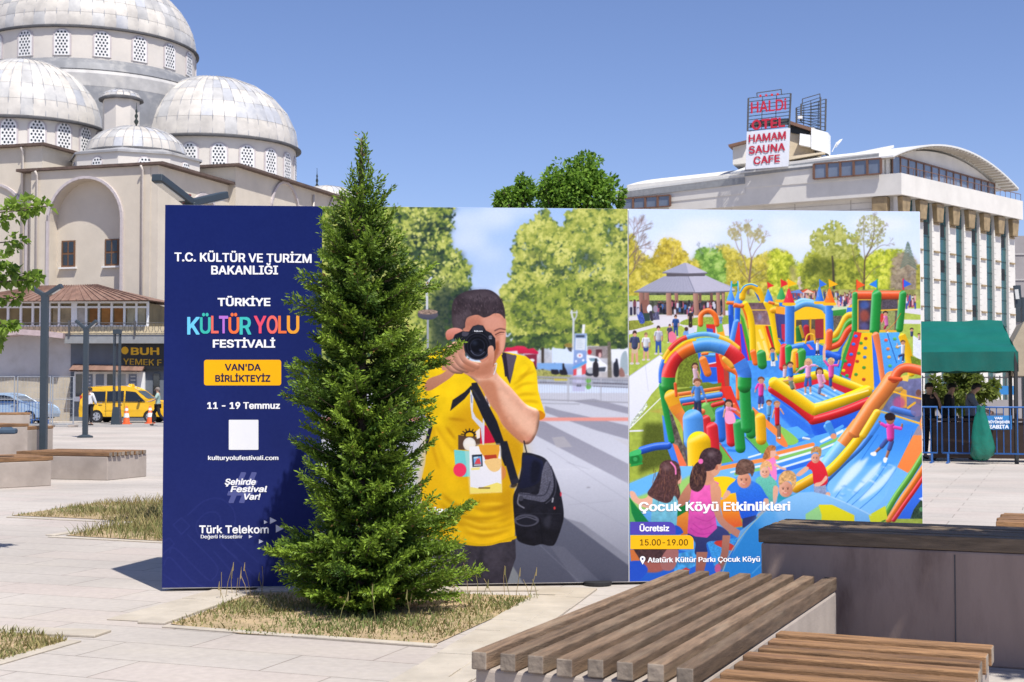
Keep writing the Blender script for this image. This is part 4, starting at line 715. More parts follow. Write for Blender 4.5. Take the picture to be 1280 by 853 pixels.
    T([(35, 490), (200, 600), (340, 720), (380, 735), (600, 670), (800, 590)], 72, (226, 40, 46)); T([(50, 440), (200, 540), (350, 645), (400, 645), (600, 580), (790, 505)], 92, (253, 204, 20))
    Ln([(380, 605), (480, 590), (700, 530), (800, 500)], 12, (255, 244, 190), a=.75)
    T([(470, 790), (500, 830)], 50, LB)
    # ---- lower mats, stripes under slide (z11/z8)
    c.use(970, 530, 6.737)
    P([(-20, 60), (180, 20), (300, 110), (640, 20), (540, 190), (560, 240), (440, 360), (420, 430), (180, 500), (-60, 460)], LB, (90, 160, 236))
    for y0, y1, w_, cc in ((210, 100, 30, (60, 130, 224)), (250, 175, 34, (246, 140, 70)), (275, 200, 20, (226, 236, 250)), (300, 215, 26, (130, 196, 100)), (328, 235, 18, (232, 240, 250)), (360, 262, 30, (70, 140, 232)), (385, 290, 16, (220, 234, 250)), (410, 320, 34, (50, 110, 222))): Ln([(-40, y0+12), (310, y1)], w_, cc)
    for y0, y1, w_, cc in ((120, 20, 24, (90, 170, 240)), (150, 60, 22, (232, 240, 250)), (190, 110, 26, (130, 196, 100)), (215, 140, 16, (236, 242, 250)), (250, 190, 40, (120, 190, 244)), (300, 240, 30, (200, 224, 250)), (330, 270, 26, (70, 140, 232))): Ln([(380, y0), (560, y1)], w_, cc)
    P([(40, 20), (190, 140), (100, 180), (40, 90)], (140, 200, 90), sm=1); P([(-30, 40), (30, 60), (100, 180), (60, 190), (-20, 120)], (244, 130, 70), sm=1); T([(230, 120), (280, 130)], 20, (230, 240, 250), spec=0)
    T([(440, 0), (480, 90)], 56, (70, 150, 236)); E(485, 105, 26, 24, (226, 150, 110))
    # big slide at right
    P([(540, 200), (870, -20), (1200, 0), (1120, 420), (930, 700), (820, 790), (480, 640), (430, 540)], (78, 160, 238), (130, 192, 240), dirn=(-.4, 1))
    P([(860, -10), (1200, 0), (1060, 350), (640, 350), (760, 150)], (44, 120, 226), (80, 160, 238), blur=14, a=.8)
    for q in (((860, 90), (700, 330), (600, 480), (500, 620)), ((940, 330), (790, 540), (620, 700)), ((1020, 370), (880, 560), (700, 720)), ((900, 330), (760, 500), (580, 680))): Ln(q, 8, (40, 110, 210), sm=1, a=.6)
    for q in (((780, 280), (660, 410), (520, 570)), ((890, 320), (800, 430), (640, 590)), ((1010, 350), (880, 500), (700, 650)), ((720, 300), (620, 420), (480, 580))): c.soft(q, 60, (214, 236, 253), .85, 10)
    for k in range(26):
        x = rr.uniform(520, 1000); y = 800-x*.45+rr.uniform(-60, 60); c.soft([(x, y), (x+15, y+rr.uniform(2, 8)), (x+rr.uniform(24, 60), y+rr.uniform(4, 26))], 9, rr.choice([(70, 140, 224), (232, 244, 253), (232, 244, 253)]), .55, 3)
    T([(1150, 60), (1100, 250), (1060, 400)], 10, (60, 130, 220))
    T([(600, 20), (550, 170)], 2, O_)
    # slide edges
    T([(1050, -930), (1000, -850), (930, -780)], 5, O_)
    P([(980, 400), (1110, 420), (1240, 430), (930, 800), (780, 810), (900, 640)], (140, 190, 236), blur=10, a=.25)
    T([(860, 0), (720, 190), (560, 340), (430, 470)], 46, (62, 130, 230)); T([(620, 90), (540, 200), (440, 330), (380, 430)], 120, (124, 194, 246), vol=.4); T([(700, -10), (560, 175)], 112, (246, 140, 66), flat=1); T([(790, -10), (660, 170), (520, 330), (420, 420)], 78, (252, 200, 24)); T([(310, 460), (170, 540)], 84, (244, 176, 30)); T([(440, 460), (400, 540)], 30, (56, 120, 226))
    P([(1195, 20), (1245, -10), (1245, 260), (1110, 415), (1020, 365), (1100, 200)], (246, 146, 78), (240, 130, 66)); P([(1020, 365), (1112, 415), (1060, 540), (900, 720), (840, 790), (780, 790), (930, 600)], (112, 182, 242), (120, 180, 236)); T([(1260, 230), (1130, 440), (1010, 610), (900, 800)], 50, (110, 180, 70), cols=[(96, 172, 60)]); T([(1270, 330), (1150, 510), (1060, 640), (950, 810)], 50, (246, 124, 40)); T([(1275, 400), (1180, 540), (1080, 680), (990, 810)], 36, (222, 44, 52)); P([(1250, 470), (1250, 640), (1160, 800), (1020, 800), (1120, 660)], (58, 116, 226), (50, 100, 214)); P([(1160, 720), (1250, 600), (1250, 800), (1130, 800)], (50, 70, 50), nz=.6); E(1225, 720, 20, 20, (90, 140, 90)); P([(1200, 630), (1250, 610), (1250, 660)], (200, 210, 240))
    # slide top arch and net
    c.use(960, 410, 6.4)
    P([(1010, 420), (1240, 400), (1240, 760), (860, 640), (940, 490)], (110, 110, 150), (90, 100, 140), nz=.2, ncell=40); P([(1060, 480), (1110, 500), (1110, 640), (1060, 640)], (216, 160, 60)); T([(900, 640), (980, 520), (1060, 490)], 40, (196, 150, 70), spec=.1, vol=.2); E(1050, 600, 50, 50, (180, 80, 130), blur=8, a=.8); T([(1000, 650), (1160, 690)], 50, (70, 120, 210), spec=.1); E(1205, 550, 28, 60, (130, 100, 120), a=.8); E(1205, 520, 22, 26, (110, 76, 70)); E(1190, 660, 50, 50, (130, 110, 150), a=.7); Ln([(1120, 640), (1175, 600)], 18, (226, 170, 50))
    Ln([(940, 490), (1080, 535), (1235, 570)], 12, (248, 186, 50)); Ln([(845, 655), (1000, 700), (1225, 770)], 17, (250, 186, 40)); P([(880, 660), (1210, 770), (1240, 860), (780, 860)], (66, 140, 232), blur=2, a=.5)
    T([(1000, 400), (930, 500), (820, 640), (680, 850)], 130, (246, 140, 70), w1=110, flat=1); T([(870, 680), (760, 860)], 60, (250, 200, 40)); T([(1010, 405), (1050, 340), (1120, 320), (1250, 350)], 76, (244, 96, 52)); P([(1070, 385), (1130, 375), (1120, 430), (1060, 420)], (240, 200, 90)); T([(975, 405), (1060, 412)], 34, (230, 90, 50), spec=.1)
    Ln([(1215, 770), (1240, 700)], 14, (246, 150, 80))
    c.use(970, 530, 6.737)
    c.kid(962, -38, 40, (236, 72, 176), (70, 90, 160), (42, 30, 32), arms=[((925, 20), (890, 0), (870, -20)), ((1000, 30), (1050, 40), (1062, 5))], legs=[((930, 140), (890, 190), (830, 245)), ((975, 150), (955, 210), (925, 295))], torso=(965, 120), skin=(170, 110, 84)); E(820, 255, 26, 16, (240, 242, 250), rot=.2); E(918, 305, 16, 24, (240, 242, 250)); E(960, -60, 46, 34, (42, 30, 34), nz=.4)
    # kids in the pool
    c.use(960, 410, 6.4)
    c.kid(323, 275, 27, (244, 170, 214), (60, 100, 190), (214, 170, 120), arms=[((300, 310), (260, 330), (222, 365)), ((345, 300), (375, 300), (400, 310))], legs=[((310, 400), (300, 460), (298, 530)), ((335, 400), (338, 460), (340, 525))], torso=(320, 385), long=1)
    c.kid(505, 270, 27, (240, 90, 176), (56, 80, 160), (226, 190, 130), arms=[((480, 300), (450, 260), (445, 200)), ((525, 300), (555, 300), (568, 262))], legs=[((500, 400), (500, 460), (535, 500))], torso=(505, 385)); Ln([(450, 250), (448, 190), (455, 140)], 22, (226, 176, 150))
    c.kid(412, 345, 26, (238, 170, 210), (110, 120, 170), (84, 54, 46), arms=[((440, 380), (455, 430), (440, 440))], legs=[((415, 480), (410, 520), (465, 545))], torso=(428, 465), long=1)
    c.kid(183, 402, 22, (120, 140, 130), (56, 50, 60), (200, 150, 110), arms=[((165, 420), (125, 425)), ((205, 440), (222, 490))], torso=(195, 480))
    c.kid(178, 296, 23, (50, 120, 226), (50, 70, 120), (84, 60, 50), torso=(185, 380)); c.kid(135, 312, 18, (230, 200, 220), (200, 200, 220), (130, 90, 66), torso=(132, 390))
    c.kid(36, 178, 20, (60, 150, 226), (236, 238, 246), (90, 62, 50), arms=[((20, 200), (10, 240)), ((55, 200), (66, 230))], legs=[((32, 265), (32, 300)), ((50, 265), (52, 300))], torso=(40, 255))
    c.kid(396, 105, 15, (236, 236, 246), (56, 60, 100), (84, 60, 60), legs=[((388, 185), (386, 215)), ((404, 185), (406, 215))], torso=(396, 175))
    c.use(780, 370, 6.737); P([(1060, 640), (1240, 700), (1240, 808), (1060, 808)], LB, nz=.2) if 0 else None
    c.kid(1155, 712, 28, (244, 70, 170), (70, 80, 160), (120, 76, 56), arms=[((1130, 745), (1112, 780), (1104, 810)), ((1180, 745), (1195, 790))], legs=[((1145, 850), (1140, 900), (1138, 950)), ((1165, 850), (1168, 900), (1160, 940))], torso=(1153, 830))
    c.use(960, 410, 6.4); c.kid(8, 600, 22, (110, 170, 214), (70, 90, 130), (110, 74, 56), legs=[((5, 720), (0, 780))], torso=(6, 690)); 
    c.kid(72, 612, 25, (222, 40, 50), (130, 110, 100), (170, 116, 76), arms=[((50, 660), (36, 720)), ((100, 650), (125, 690))], legs=[((65, 780), (70, 880)), ((90, 780), (92, 880))], torso=(74, 765))
    # ---- left course: big arch and its pillars
    c.use(780, 370, 6.737)
    P([(470, 520), (640, 480), (640, 700), (800, 760), (440, 770)], (112, 128, 44), nz=.3, ncell=12); P([(620, 480), (780, 480), (800, 720), (660, 730)], (48, 104, 220), (40, 90, 210)); T([(660, 500), (760, 500)], 30, LB); T([(660, 490), (700, 485)], 26, O_); P([(700, 580), (780, 560), (780, 600), (700, 600)], (206, 50, 60)); Ln([(705, 575), (780, 560)], 9, (236, 236, 244)); T([(665, 540), (705, 650)], 66, (246, 130, 50)); P([(800, 690), (880, 700), (880, 800), (790, 800)], (120, 150, 90))
    P([(770, 480), (860, 520), (970, 640), (970, 860), (820, 860)], (90, 96, 110)); P([(770, 480), (830, 500), (860, 860), (800, 860)], (214, 40, 40)); P([(840, 600), (880, 650), (890, 860), (860, 860)], (176, 66, 50)); T([(820, 500), (860, 600), (955, 660), (965, 860)], 46, O_); T([(850, 530), (910, 590)], 50, (250, 180, 60)); P([(890, 640), (940, 670), (940, 860), (890, 860)], LB, nz=.3, ncell=40)
    c.kid(598, 590, 24, (226, 190, 206), (206, 190, 200), (80, 54, 46), arms=[((620, 640), (640, 690))], legs=[((590, 700), (590, 740)), ((620, 700), (625, 740))], torso=(605, 690), long=1)
    c.use(780, 480, 6.737)
    P([(440, 130), (800, 90), (830, 130), (860, 160), (700, 330), (540, 300), (470, 180)], (92, 150, 66), (70, 140, 60), nz=.15); T([(455, 90), (800, 35)], 46, (246, 124, 54)); T([(460, 115), (800, 65)], 14, (250, 200, 60)); T([(480, 145), (810, 90)], 46, (70, 140, 236)); T([(500, 175), (820, 125)], 22, (222, 50, 44)); P([(440, 50), (820, -10), (820, 20), (440, 75)], (104, 122, 40))
    T([(690, 190), (740, 290)], 70, (120, 190, 90), spec=.15); T([(750, 180), (830, 160)], 40, (214, 50, 44)); T([(600, 215), (660, 235)], 50, (246, 120, 60)); P([(820, 20), (900, 20), (1010, 300), (900, 260)], (222, 56, 44)); T([(920, 180), (990, 290)], 40, (246, 110, 60)); P([(920, 240), (980, 290), (990, 330), (930, 320)], B_)
    # mats between pillars
    P([(800, 470), (1030, 450), (1160, 590), (920, 660)], (72, 148, 236), (96, 170, 240)); P([(810, 500), (920, 655), (820, 700), (800, 600)], (104, 176, 70)); Ln([(808, 500), (920, 655)], 9, (216, 60, 44)); P([(1020, 440), (1200, 480), (1240, 560), (1160, 590)], (100, 180, 80)); Ln([(1020, 450), (1150, 585)], 5, (60, 60, 80)); P([(1080, 190), (1290, 380), (1290, 480), (1100, 360)], (244, 140, 70)); P([(1180, 350), (1280, 440), (1280, 560), (1200, 480)], (76, 146, 232)); Ln([(1050, 620), (1150, 590)], 14, (226, 240, 252)); Ln([(880, 560), (1010, 570)], 20, (40, 110, 214), a=.7); Ln([(830, 520), (900, 520)], 24, (40, 110, 214), a=.6)
    P([(740, 690), (1290, 590), (1290, 680), (900, 800), (740, 780)], (116, 186, 240)); Ln([(760, 720), (1290, 620)], 34, (246, 146, 76)); Ln([(780, 690), (1180, 610)], 18, (80, 150, 236)); Ln([(900, 745), (1290, 660)], 14, (232, 240, 250)); Ln([(940, 760), (1290, 690)], 26, (130, 200, 110))
    T([(810, 240), (815, 450)], 84, (48, 116, 228)); T([(890, 295), (905, 490)], 82, (226, 42, 54)); T([(962, 340), (980, 540)], 88, (38, 156, 72)); T([(1058, 250), (1070, 420)], 86, (40, 150, 64)); T([(1148, 290), (1156, 470)], 90, (252, 186, 30)); T([(690, 300), (720, 480)], 78, (214, 44, 50)); T([(742, 370), (765, 640)], 98, (226, 44, 54))
    # arch itself, side column
    P([(320, 260), (360, 300), (470, 700), (400, 640), (340, 480)], (74, 140, 236), (60, 120, 226)); P([(360, 180), (410, 260), (560, 700), (470, 690), (380, 420)], (94, 84, 86), (104, 96, 82), nz=.5, ncell=24)
    P([(410, 500), (450, 520), (530, 690), (470, 700)], (246, 116, 76)); P([(495, 320), (520, 400), (540, 690), (500, 560)], (80, 70, 90), a=.8)
    c.use(780, 370, 6.737)
    P([(296, 720), (330, 560), (330, 760), (410, 1240), (380, 1240)], (44, 150, 66))
    T([(310, 720), (316, 600), (380, 460), (500, 360), (690, 322), (860, 370), (960, 440)], 40, (253, 198, 40), cols=[(64, 120, 230), (64, 120, 230), (240, 180, 30), (226, 60, 50), (226, 60, 50), (96, 170, 236), (96, 170, 236), (110, 180, 236), (250, 200, 50), (250, 190, 50)], vol=.35)
    T([(1014, 720), (1022, 900), (1034, 1110)], 96, (36, 156, 68)); T([(318, 760), (350, 950), (400, 1220)], 52, (36, 150, 66))
    arch = [(372, 760), (380, 640), (440, 520), (560, 440), (700, 410), (840, 440), (950, 520), (1010, 640), (1014, 720), (1014, 760)]
    T(arch, 116, G_, cols=[(44, 150, 60), (228, 48, 46), (226, 44, 46), (226, 44, 46), (246, 112, 36), (246, 116, 40), (78, 156, 236), (78, 156, 236), (84, 160, 240), (78, 150, 236), (224, 48, 54), (222, 44, 52), (74, 138, 236), (66, 130, 230), (40, 156, 66)], vol=.6)
    T([(345, 560), (400, 480), (520, 390), (600, 372)], 20, (252, 204, 30), vol=.2, spec=.1)
    T([(400, 850), (440, 950), (500, 1040), (520, 1120)], 120, (246, 150, 60), w1=60, cols=[(250, 176, 40), (248, 150, 50), (246, 140, 70), (246, 140, 70)]); T([(430, 740), (440, 840)], 24, (240, 90, 44))
    c.kid(618, 732, 32, (84, 140, 220), (50, 56, 90), (130, 84, 62), arms=[((590, 770), (575, 810), (572, 850)), ((650, 770), (680, 850), (696, 900))], legs=[((605, 890), (605, 1010)), ((635, 890), (640, 1000))], torso=(620, 875))
    c.kid(880, 905, 30, (246, 150, 190), (246, 150, 190), (74, 48, 42), arms=[((905, 950), (940, 960), (975, 990)), ((850, 960), (838, 1020))], torso=(890, 1060), long=1); P([(855, 980), (915, 980), (940, 1060), (880, 1080), (850, 1050)], (246, 158, 200), sm=1)
    c.use(780, 480, 6.737)
    T([(580, 300), (590, 480)], 172, (84, 158, 242)); T([(630, 500), (640, 760)], 200, (253, 200, 20))
    T([(150, 560), (260, 530), (370, 520)], 64, (46, 100, 220)); E(95, 630, 62, 62, (40, 160, 76), (30, 120, 56)); E(95, 635, 40, 40, (30, 120, 56)); E(95, 635, 18, 18, (60, 160, 90)); P([(45, 580), (130, 550), (140, 590), (50, 610)], (70, 190, 110), sm=1); Ln([(60, 690), (150, 670)], 16, (40, 150, 70))
    # ---- foreground: blue inflated edge and the near children
    c.use(780, 540, 8.53)
    P([(40, 560), (350, 430), (600, 365), (730, 365), (1109, 480), (1109, 1700), (40, 1700)], (120, 190, 244), (60, 140, 220)); P([(30, 560), (300, 450), (340, 600), (200, 700), (60, 640)], (104, 182, 242), blur=10); P([(60, 720), (180, 680), (600, 520), (720, 470), (760, 640), (600, 760), (100, 853)], (156, 206, 110), sm=1, blur=8)
    P([(940, 490), (1120, 480), (1250, 560), (1200, 700), (1040, 700), (960, 560)], (250, 208, 24), sm=1); P([(50, 700), (120, 800), (260, 990), (60, 980)], (110, 190, 90), sm=1); P([(60, 700), (90, 740), (280, 980), (130, 980), (80, 860)], (24, 130, 60)); P([(540, 780), (680, 740), (720, 880), (560, 920)], (20, 120, 50), sm=1)
    c.use(780, 610, 6.737)
    P([(420, 260), (540, 190), (560, 390), (480, 400)], (240, 150, 50), (220, 110, 30)); P([(800, 110), (935, 40), (1000, 320), (900, 340), (840, 280)], (250, 190, 30), (236, 90, 40)); P([(50, 520), (140, 520), (200, 640), (60, 640)], (226, 120, 50)); P([(40, 620), (300, 600), (460, 520), (620, 560), (700, 470), (1010, 340), (1100, 400), (850, 800), (40, 850)], (44, 120, 210), (36, 90, 200)); P([(430, 560), (600, 520), (640, 640), (420, 740)], (70, 160, 220), nz=.3, ncell=30); P([(700, 460), (960, 420), (850, 620), (760, 660)], (62, 156, 224), nz=.2); P([(760, 470), (820, 440), (930, 490), (900, 530)], (210, 60, 40), sm=1); P([(440, 720), (520, 670), (560, 690), (460, 730)], (206, 60, 50)); P([(900, 340), (1010, 330), (980, 400), (920, 430)], (44, 130, 214))
    # girl far left (light blue top)
    c.use(780, 540, 8.53)
    P([(60, 640), (110, 640), (160, 710), (240, 700), (270, 640), (310, 660), (290, 800), (200, 800), (90, 730)], (232, 176, 150), sm=1)
    P([(310, 640), (400, 560), (560, 600), (580, 700), (560, 1010), (280, 1010), (300, 800)], (134, 204, 220), (110, 186, 206), nz=.12, ncell=40); E(585, 500, 30, 60, (226, 166, 140))
    P([(370, 420), (385, 350), (440, 305), (520, 305), (580, 340), (605, 420), (600, 500), (570, 540), (600, 650), (580, 740), (540, 680), (500, 740), (440, 760), (330, 720), (250, 660), (300, 570)], (86, 58, 58), sm=1, nz=.35, ncell=16)
    for k in range(90):
        x = rr.uniform(310, 590); y = rr.uniform(380, 690); Ln([(x, y), (x+rr.uniform(-20, 14), y+rr.uniform(30, 80))], 6, rr.choice([(56, 36, 40), (120, 78, 62), (156, 104, 76), (64, 44, 46)]), a=.6)
    E(450, 380, 40, 40, (140, 108, 110), blur=14, a=.6); Ln([(500, 325), (545, 380), (552, 450)], 16, (246, 130, 190), sm=1)
    # girl pink top, big ponytail
    P([(600, 800), (580, 720), (690, 550), (760, 540), (740, 640), (690, 740)], (196, 134, 108), (170, 110, 86), sm=1)
    c.use(780, 610, 6.737)
    P([(540, 380), (780, 320), (890, 390), (830, 440), (700, 460), (700, 560), (600, 560), (600, 460)], (60, 66, 116), (44, 48, 90), sm=1); P([(610, 540), (705, 540), (690, 640), (660, 760), (600, 760)], (176, 112, 84), (150, 84, 66)); P([(830, 400), (896, 400), (880, 560), (830, 690), (780, 690), (820, 540)], (190, 124, 92), (150, 90, 70)); E(790, 680, 26, 40, (206, 90, 130)); 
    P([(560, 60), (580, -60), (640, -100), (740, -70), (800, -40), (740, 100), (770, 240), (784, 340), (700, 420), (600, 410), (535, 380), (545, 200)], (244, 110, 188), (216, 70, 160), nz=.1, ncell=40)
    for q in (((580, 300), (660, 350), (760, 310)), ((560, 340), (640, 390), (740, 380)), ((600, 250), (700, 280), (770, 240))): Ln(q, 8, (186, 50, 140), sm=1, a=.6)
    P([(730, -60), (790, -30), (820, 40), (810, 180), (860, 280), (1000, 380), (980, 420), (940, 410), (820, 320), (770, 240), (735, 100)], (220, 158, 126), (196, 128, 98), sm=1); P([(640, -110), (720, -120), (760, -60), (700, -20), (640, -50)], (214, 150, 120), sm=1)
    c.use(780, 540, 8.53)
    P([(880, 420), (940, 400), (1000, 380), (1030, 340), (1010, 430), (960, 480), (930, 520), (880, 540), (850, 480)], (206, 146, 116), sm=1); P([(960, 360), (1000, 340), (1040, 280), (1030, 400), (980, 470), (930, 440)], (216, 156, 126), sm=1); E(985, 380, 18, 28, (190, 116, 90))
    P([(800, 300), (820, 230), (870, 180), (950, 168), (1020, 200), (1048, 260), (1030, 340), (990, 350), (960, 400), (890, 420), (850, 400), (830, 340)], (66, 48, 54), sm=1, nz=.35, ncell=16); E(930, 240, 40, 30, (130, 110, 116), blur=14, a=.7)
    P([(790, 320), (840, 340), (880, 440), (860, 560), (820, 620), (770, 640), (710, 600), (700, 500), (730, 390)], (70, 48, 48), sm=1, nz=.4, ncell=14)
    for k in range(60):
        x = rr.uniform(725, 850); y = rr.uniform(350, 560); Ln([(x, y), (x+rr.uniform(-24, 24), y+rr.uniform(30, 60))], 6, rr.choice([(44, 30, 34), (110, 76, 62), (140, 96, 74)]), a=.6)
    E(818, 315, 26, 28, (240, 110, 180))
    # boy blue, teal toddler, blond boy, red shirt, pink back
    c.use(890, 540, 7.106)
    def face(x, y, r, sk, sh, smile=1):
        E(x, y, r, r*1.15, sk, sh, dirn=(.8, .4)); E(x+r*.45, y+r*.35, r*.5, r*.6, sh, blur=r*.3, a=.6); E(x-r*.35, y+r*.3, r*.3, r*.25, (240, 186, 164), blur=r*.15, a=.7); 
        for d in (-.38, .3): E(x+d*r, y-.05*r, r*.12, r*.09, (60, 40, 40)); Ln([(x+d*r-r*.15, y-r*.25), (x+d*r+r*.15, y-r*.27)], r*.09, (120, 80, 64), a=.7)
        E(x-.06*r, y+.25*r, r*.12, r*.14, sh, a=.7); 
        if smile: Ln([(x-r*.38, y+r*.5), (x-.05*r, y+r*.66), (x+r*.3, y+r*.48)], r*.15, (206, 110, 100), sm=1, a=.85); Ln([(x-r*.24, y+r*.53), (x+r*.14, y+r*.54)], r*.07, (240, 222, 214), a=.8)
    P([(500, 250), (560, 235), (575, 420), (530, 400), (480, 260)], (244, 130, 196), sm=1); Ln([(560, 290), (610, 320), (650, 330)], 20, (232, 178, 154), sm=1); E(535, 185, 36, 44, (230, 174, 150)); P([(450, 230), (480, 150), (520, 118), (565, 130), (560, 165), (520, 170), (515, 220), (480, 245)], (176, 112, 66), sm=1, nz=.3, ncell=12)
    P([(390, 420), (440, 390), (520, 395), (580, 470), (570, 610), (480, 620), (400, 470)], (110, 196, 176), (84, 168, 150), sm=1, nz=.1); P([(545, 490), (590, 500), (570, 620), (545, 640)], (224, 168, 142), sm=1); face(470, 360, 44, (238, 188, 162), (214, 152, 124)); P([(425, 340), (440, 280), (490, 255), (530, 290), (530, 350), (500, 310), (460, 315)], (230, 176, 120), sm=1, nz=.2)
    P([(580, 580), (600, 540), (720, 560), (760, 540), (700, 640), (580, 630)], (40, 150, 170)); face(655, 510, 62, (226, 168, 142), (190, 128, 104)); P([(592, 470), (595, 400), (640, 350), (700, 345), (745, 385), (745, 460), (720, 510), (700, 450), (650, 440), (610, 470)], (206, 160, 106), sm=1, nz=.3, ncell=14)
    P([(200, 440), (240, 420), (330, 430), (420, 470), (480, 560), (500, 600), (440, 640), (380, 760), (270, 780), (230, 640), (210, 540)], (52, 122, 226), (30, 84, 206), sm=1, nz=.1); P([(130, 540), (150, 480), (230, 430), (240, 520), (190, 545)], (52, 122, 226), sm=1); P([(90, 590), (130, 520), (165, 545), (110, 600)], (226, 170, 140), sm=1); P([(460, 600), (500, 600), (500, 680), (440, 750), (400, 740), (450, 690)], (222, 164, 134), sm=1); P([(270, 770), (390, 740), (400, 780), (340, 853), (270, 853)], (50, 54, 100))
    face(285, 430, 62, (226, 164, 134), (196, 130, 104)); P([(208, 370), (215, 300), (250, 250), (310, 242), (365, 270), (380, 330), (355, 400), (335, 370), (260, 385), (225, 380)], (104, 76, 66), sm=1, nz=.35, ncell=12); E(290, 290, 30, 18, (150, 118, 104), blur=10, a=.6)
    P([(900, 470), (1010, 460), (1020, 580), (910, 560)], (150, 160, 190), (130, 140, 176), nz=.2); P([(840, 300), (890, 250), (950, 250), (1000, 300), (1030, 400), (1010, 470), (910, 470), (890, 350), (850, 330)], (226, 44, 58), (204, 36, 54), sm=1); P([(830, 310), (860, 330), (790, 390), (750, 390), (760, 365)], (228, 174, 146), sm=1); P([(1010, 390), (1024, 420), (960, 480), (910, 480), (920, 455), (970, 440)], (228, 174, 148), sm=1); E(1030, 560, 22, 26, (226, 170, 140)); face(918, 235, 38, (230, 172, 146), (196, 130, 108)); P([(880, 200), (885, 150), (930, 128), (970, 150), (968, 210), (950, 220), (940, 185), (900, 185)], (190, 140, 86), sm=1, nz=.3, ncell=10)
    # near blue bulge, bottom right
    c.use(970, 530, 6.737)
    bul = [(-420, 1250), (-300, 900), (-60, 720), (60, 640), (190, 580), (310, 572), (430, 600), (560, 660), (700, 720), (860, 800), (860, 1400), (-420, 1400)]
    P(bul, (136, 190, 236), (70, 150, 214)); P([(360, 680), (470, 680), (660, 770), (660, 850), (380, 850)], (226, 214, 24), sm=0); P([(250, 760), (360, 690), (385, 770), (380, 850), (250, 850)], (150, 208, 130)); P([(780, 770), (920, 690), (940, 800), (800, 850)], (210, 214, 40)); Ln([(430, 600), (640, 690), (800, 770)], 12, (180, 214, 240), sm=1, a=.6)
    c.use(780, 610, 6.737)
    P([(800, 740), (1050, 340), (1160, 215), (1260, 180), (1330, 330), (1340, 830), (780, 830)], (56, 148, 216), (36, 126, 200), blur=16); P([(800, 740), (1050, 345), (1100, 290), (1160, 420), (1100, 830), (785, 830)], (50, 142, 212), (36, 126, 200)); P([(1120, 260), (1200, 160), (1300, 100), (1400, 300), (1200, 400)], (120, 184, 234), blur=40, a=.6); Ln([(820, 740), (890, 560), (1020, 370), (1170, 210)], 7, (170, 190, 170), sm=1); Ln([(1080, 720), (1160, 640)], 10, (110, 180, 226), a=.5)
    # child bottom-left under the badges
    P([(95, 480), (440, 500), (420, 560), (330, 690), (180, 700), (130, 600)], (70, 46, 40), (96, 60, 50), sm=1, nz=.3, ncell=20); E(240, 665, 110, 50, (176, 96, 76), blur=6); P([(310, 600), (400, 480), (460, 540), (420, 680), (330, 690)], (176, 110, 96), sm=1); P([(425, 320), (470, 330), (498, 380), (430, 392)], (40, 84, 190), sm=1)
    P([(40, 640), (130, 620), (200, 700), (60, 820)], (40, 84, 200), sm=1)
    # dim fade printed at the foot of the picture
    c.use(0, 0, 1)
    P([(770, 640), (1170, 640), (1170, 750), (770, 750)], (20, 40, 110), blur=14, a=.14)
    g = (fbm(c.h, c.w, 2.0, 78, 2)-.5)*.03
    c.img = np.clip(c.img+g[..., None], 0, 1)
    return c

# ---------------- materials ----------------
LEAD = mat('lead_sheet', (.5, .5, .5), .55, .16, 1.2, .15, attr=True, stain=(.62, .58, .5), stain_amt=.45, stain_scale=.6)
STUC = mat('cream_render', (.6, .535, .44), .9, .07, .8, .2, 12, stain=(.45, .42, .38), stain_amt=.18, stain_scale=.35)
STUC2 = mat('pale_drum_render', (.62, .575, .52), .9, .06, .8, .1, stain=(.4, .4, .42), stain_amt=.25, stain_scale=.5)
CORN = mat('rust_tile_edge', (.11, .075, .06), .8, .3, 3)
DARKM = mat('dark_lead_edge', (.07, .07, .075), .7, .3, 2)
LAT = mat('plaster_lattice', (.72, .71, .7), .8, .05)
HOLE = mat('lattice_hole', (.035, .045, .055), .4, .1)
MOLD = mat('lilac_moulding', (.5, .45, .45), .9, .08)
BRN = mat('brown_window_frame', (.16, .08, .04), .6, .2)
GLD = glass('dark_window_glass', (.025, .03, .035))
PIPE = mat('cream_pipe', (.62, .56, .5), .6, .05)
STEEL = mat('slate_painted_steel', (.032, .046, .06), .5, .1, 3, spec=.5)
GALV = mat('galvanised_steel', (.42, .44, .46), .4, .1, 6, metal=.6)
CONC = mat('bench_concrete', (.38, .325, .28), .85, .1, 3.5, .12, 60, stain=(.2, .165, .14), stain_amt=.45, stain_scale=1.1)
WOODG = mat('weathered_slat_wood', (.175, .115, .072), .75, .45, 5, .35, 30, stretch=(1, 9, 9), orand=True, stain=(.27, .205, .14), stain_amt=.75, stain_scale=1.6)
WOODE = mat('slat_end_grain', (.27, .22, .17), .85, .3, 9, .4, 30, orand=True, stain=(.07, .05, .04), stain_amt=.6, stain_scale=6)
WOODO = mat('warm_slat_wood', (.25, .135, .06), .65, .5, 5, .3, 30, stretch=(1, 9, 9), orand=True, stain=(.12, .06, .035), stain_amt=.8, stain_scale=1.1)
GRASS = mat('dry_grass_blades', (.3, .26, .12), .8, .1, attr=True, trans=.25)
SOIL = mat('dry_soil', (.38, .28, .165), .95, .25, 7, .6, 25, stain=(.2, .19, .08), stain_amt=.8, stain_scale=1.6)
KERB = mat('pale_kerb_stone', (.45, .4, .33), .85, .16, 3, .2, 40, stain=(.34, .28, .2), stain_amt=.65, stain_scale=.7)
LEAF = mat('leaf', (.1, .15, .03), .5, .1, attr=True, trans=.45, spec=.3)
BARK = mat('bark', (.12, .09, .065), .9, .3, 8, .6, 20)
WHITEP = mat('white_paint', (.75, .75, .74), .5, .05)
BLACK = mat('black_rubber', (.018, .018, .02), .6, .1)

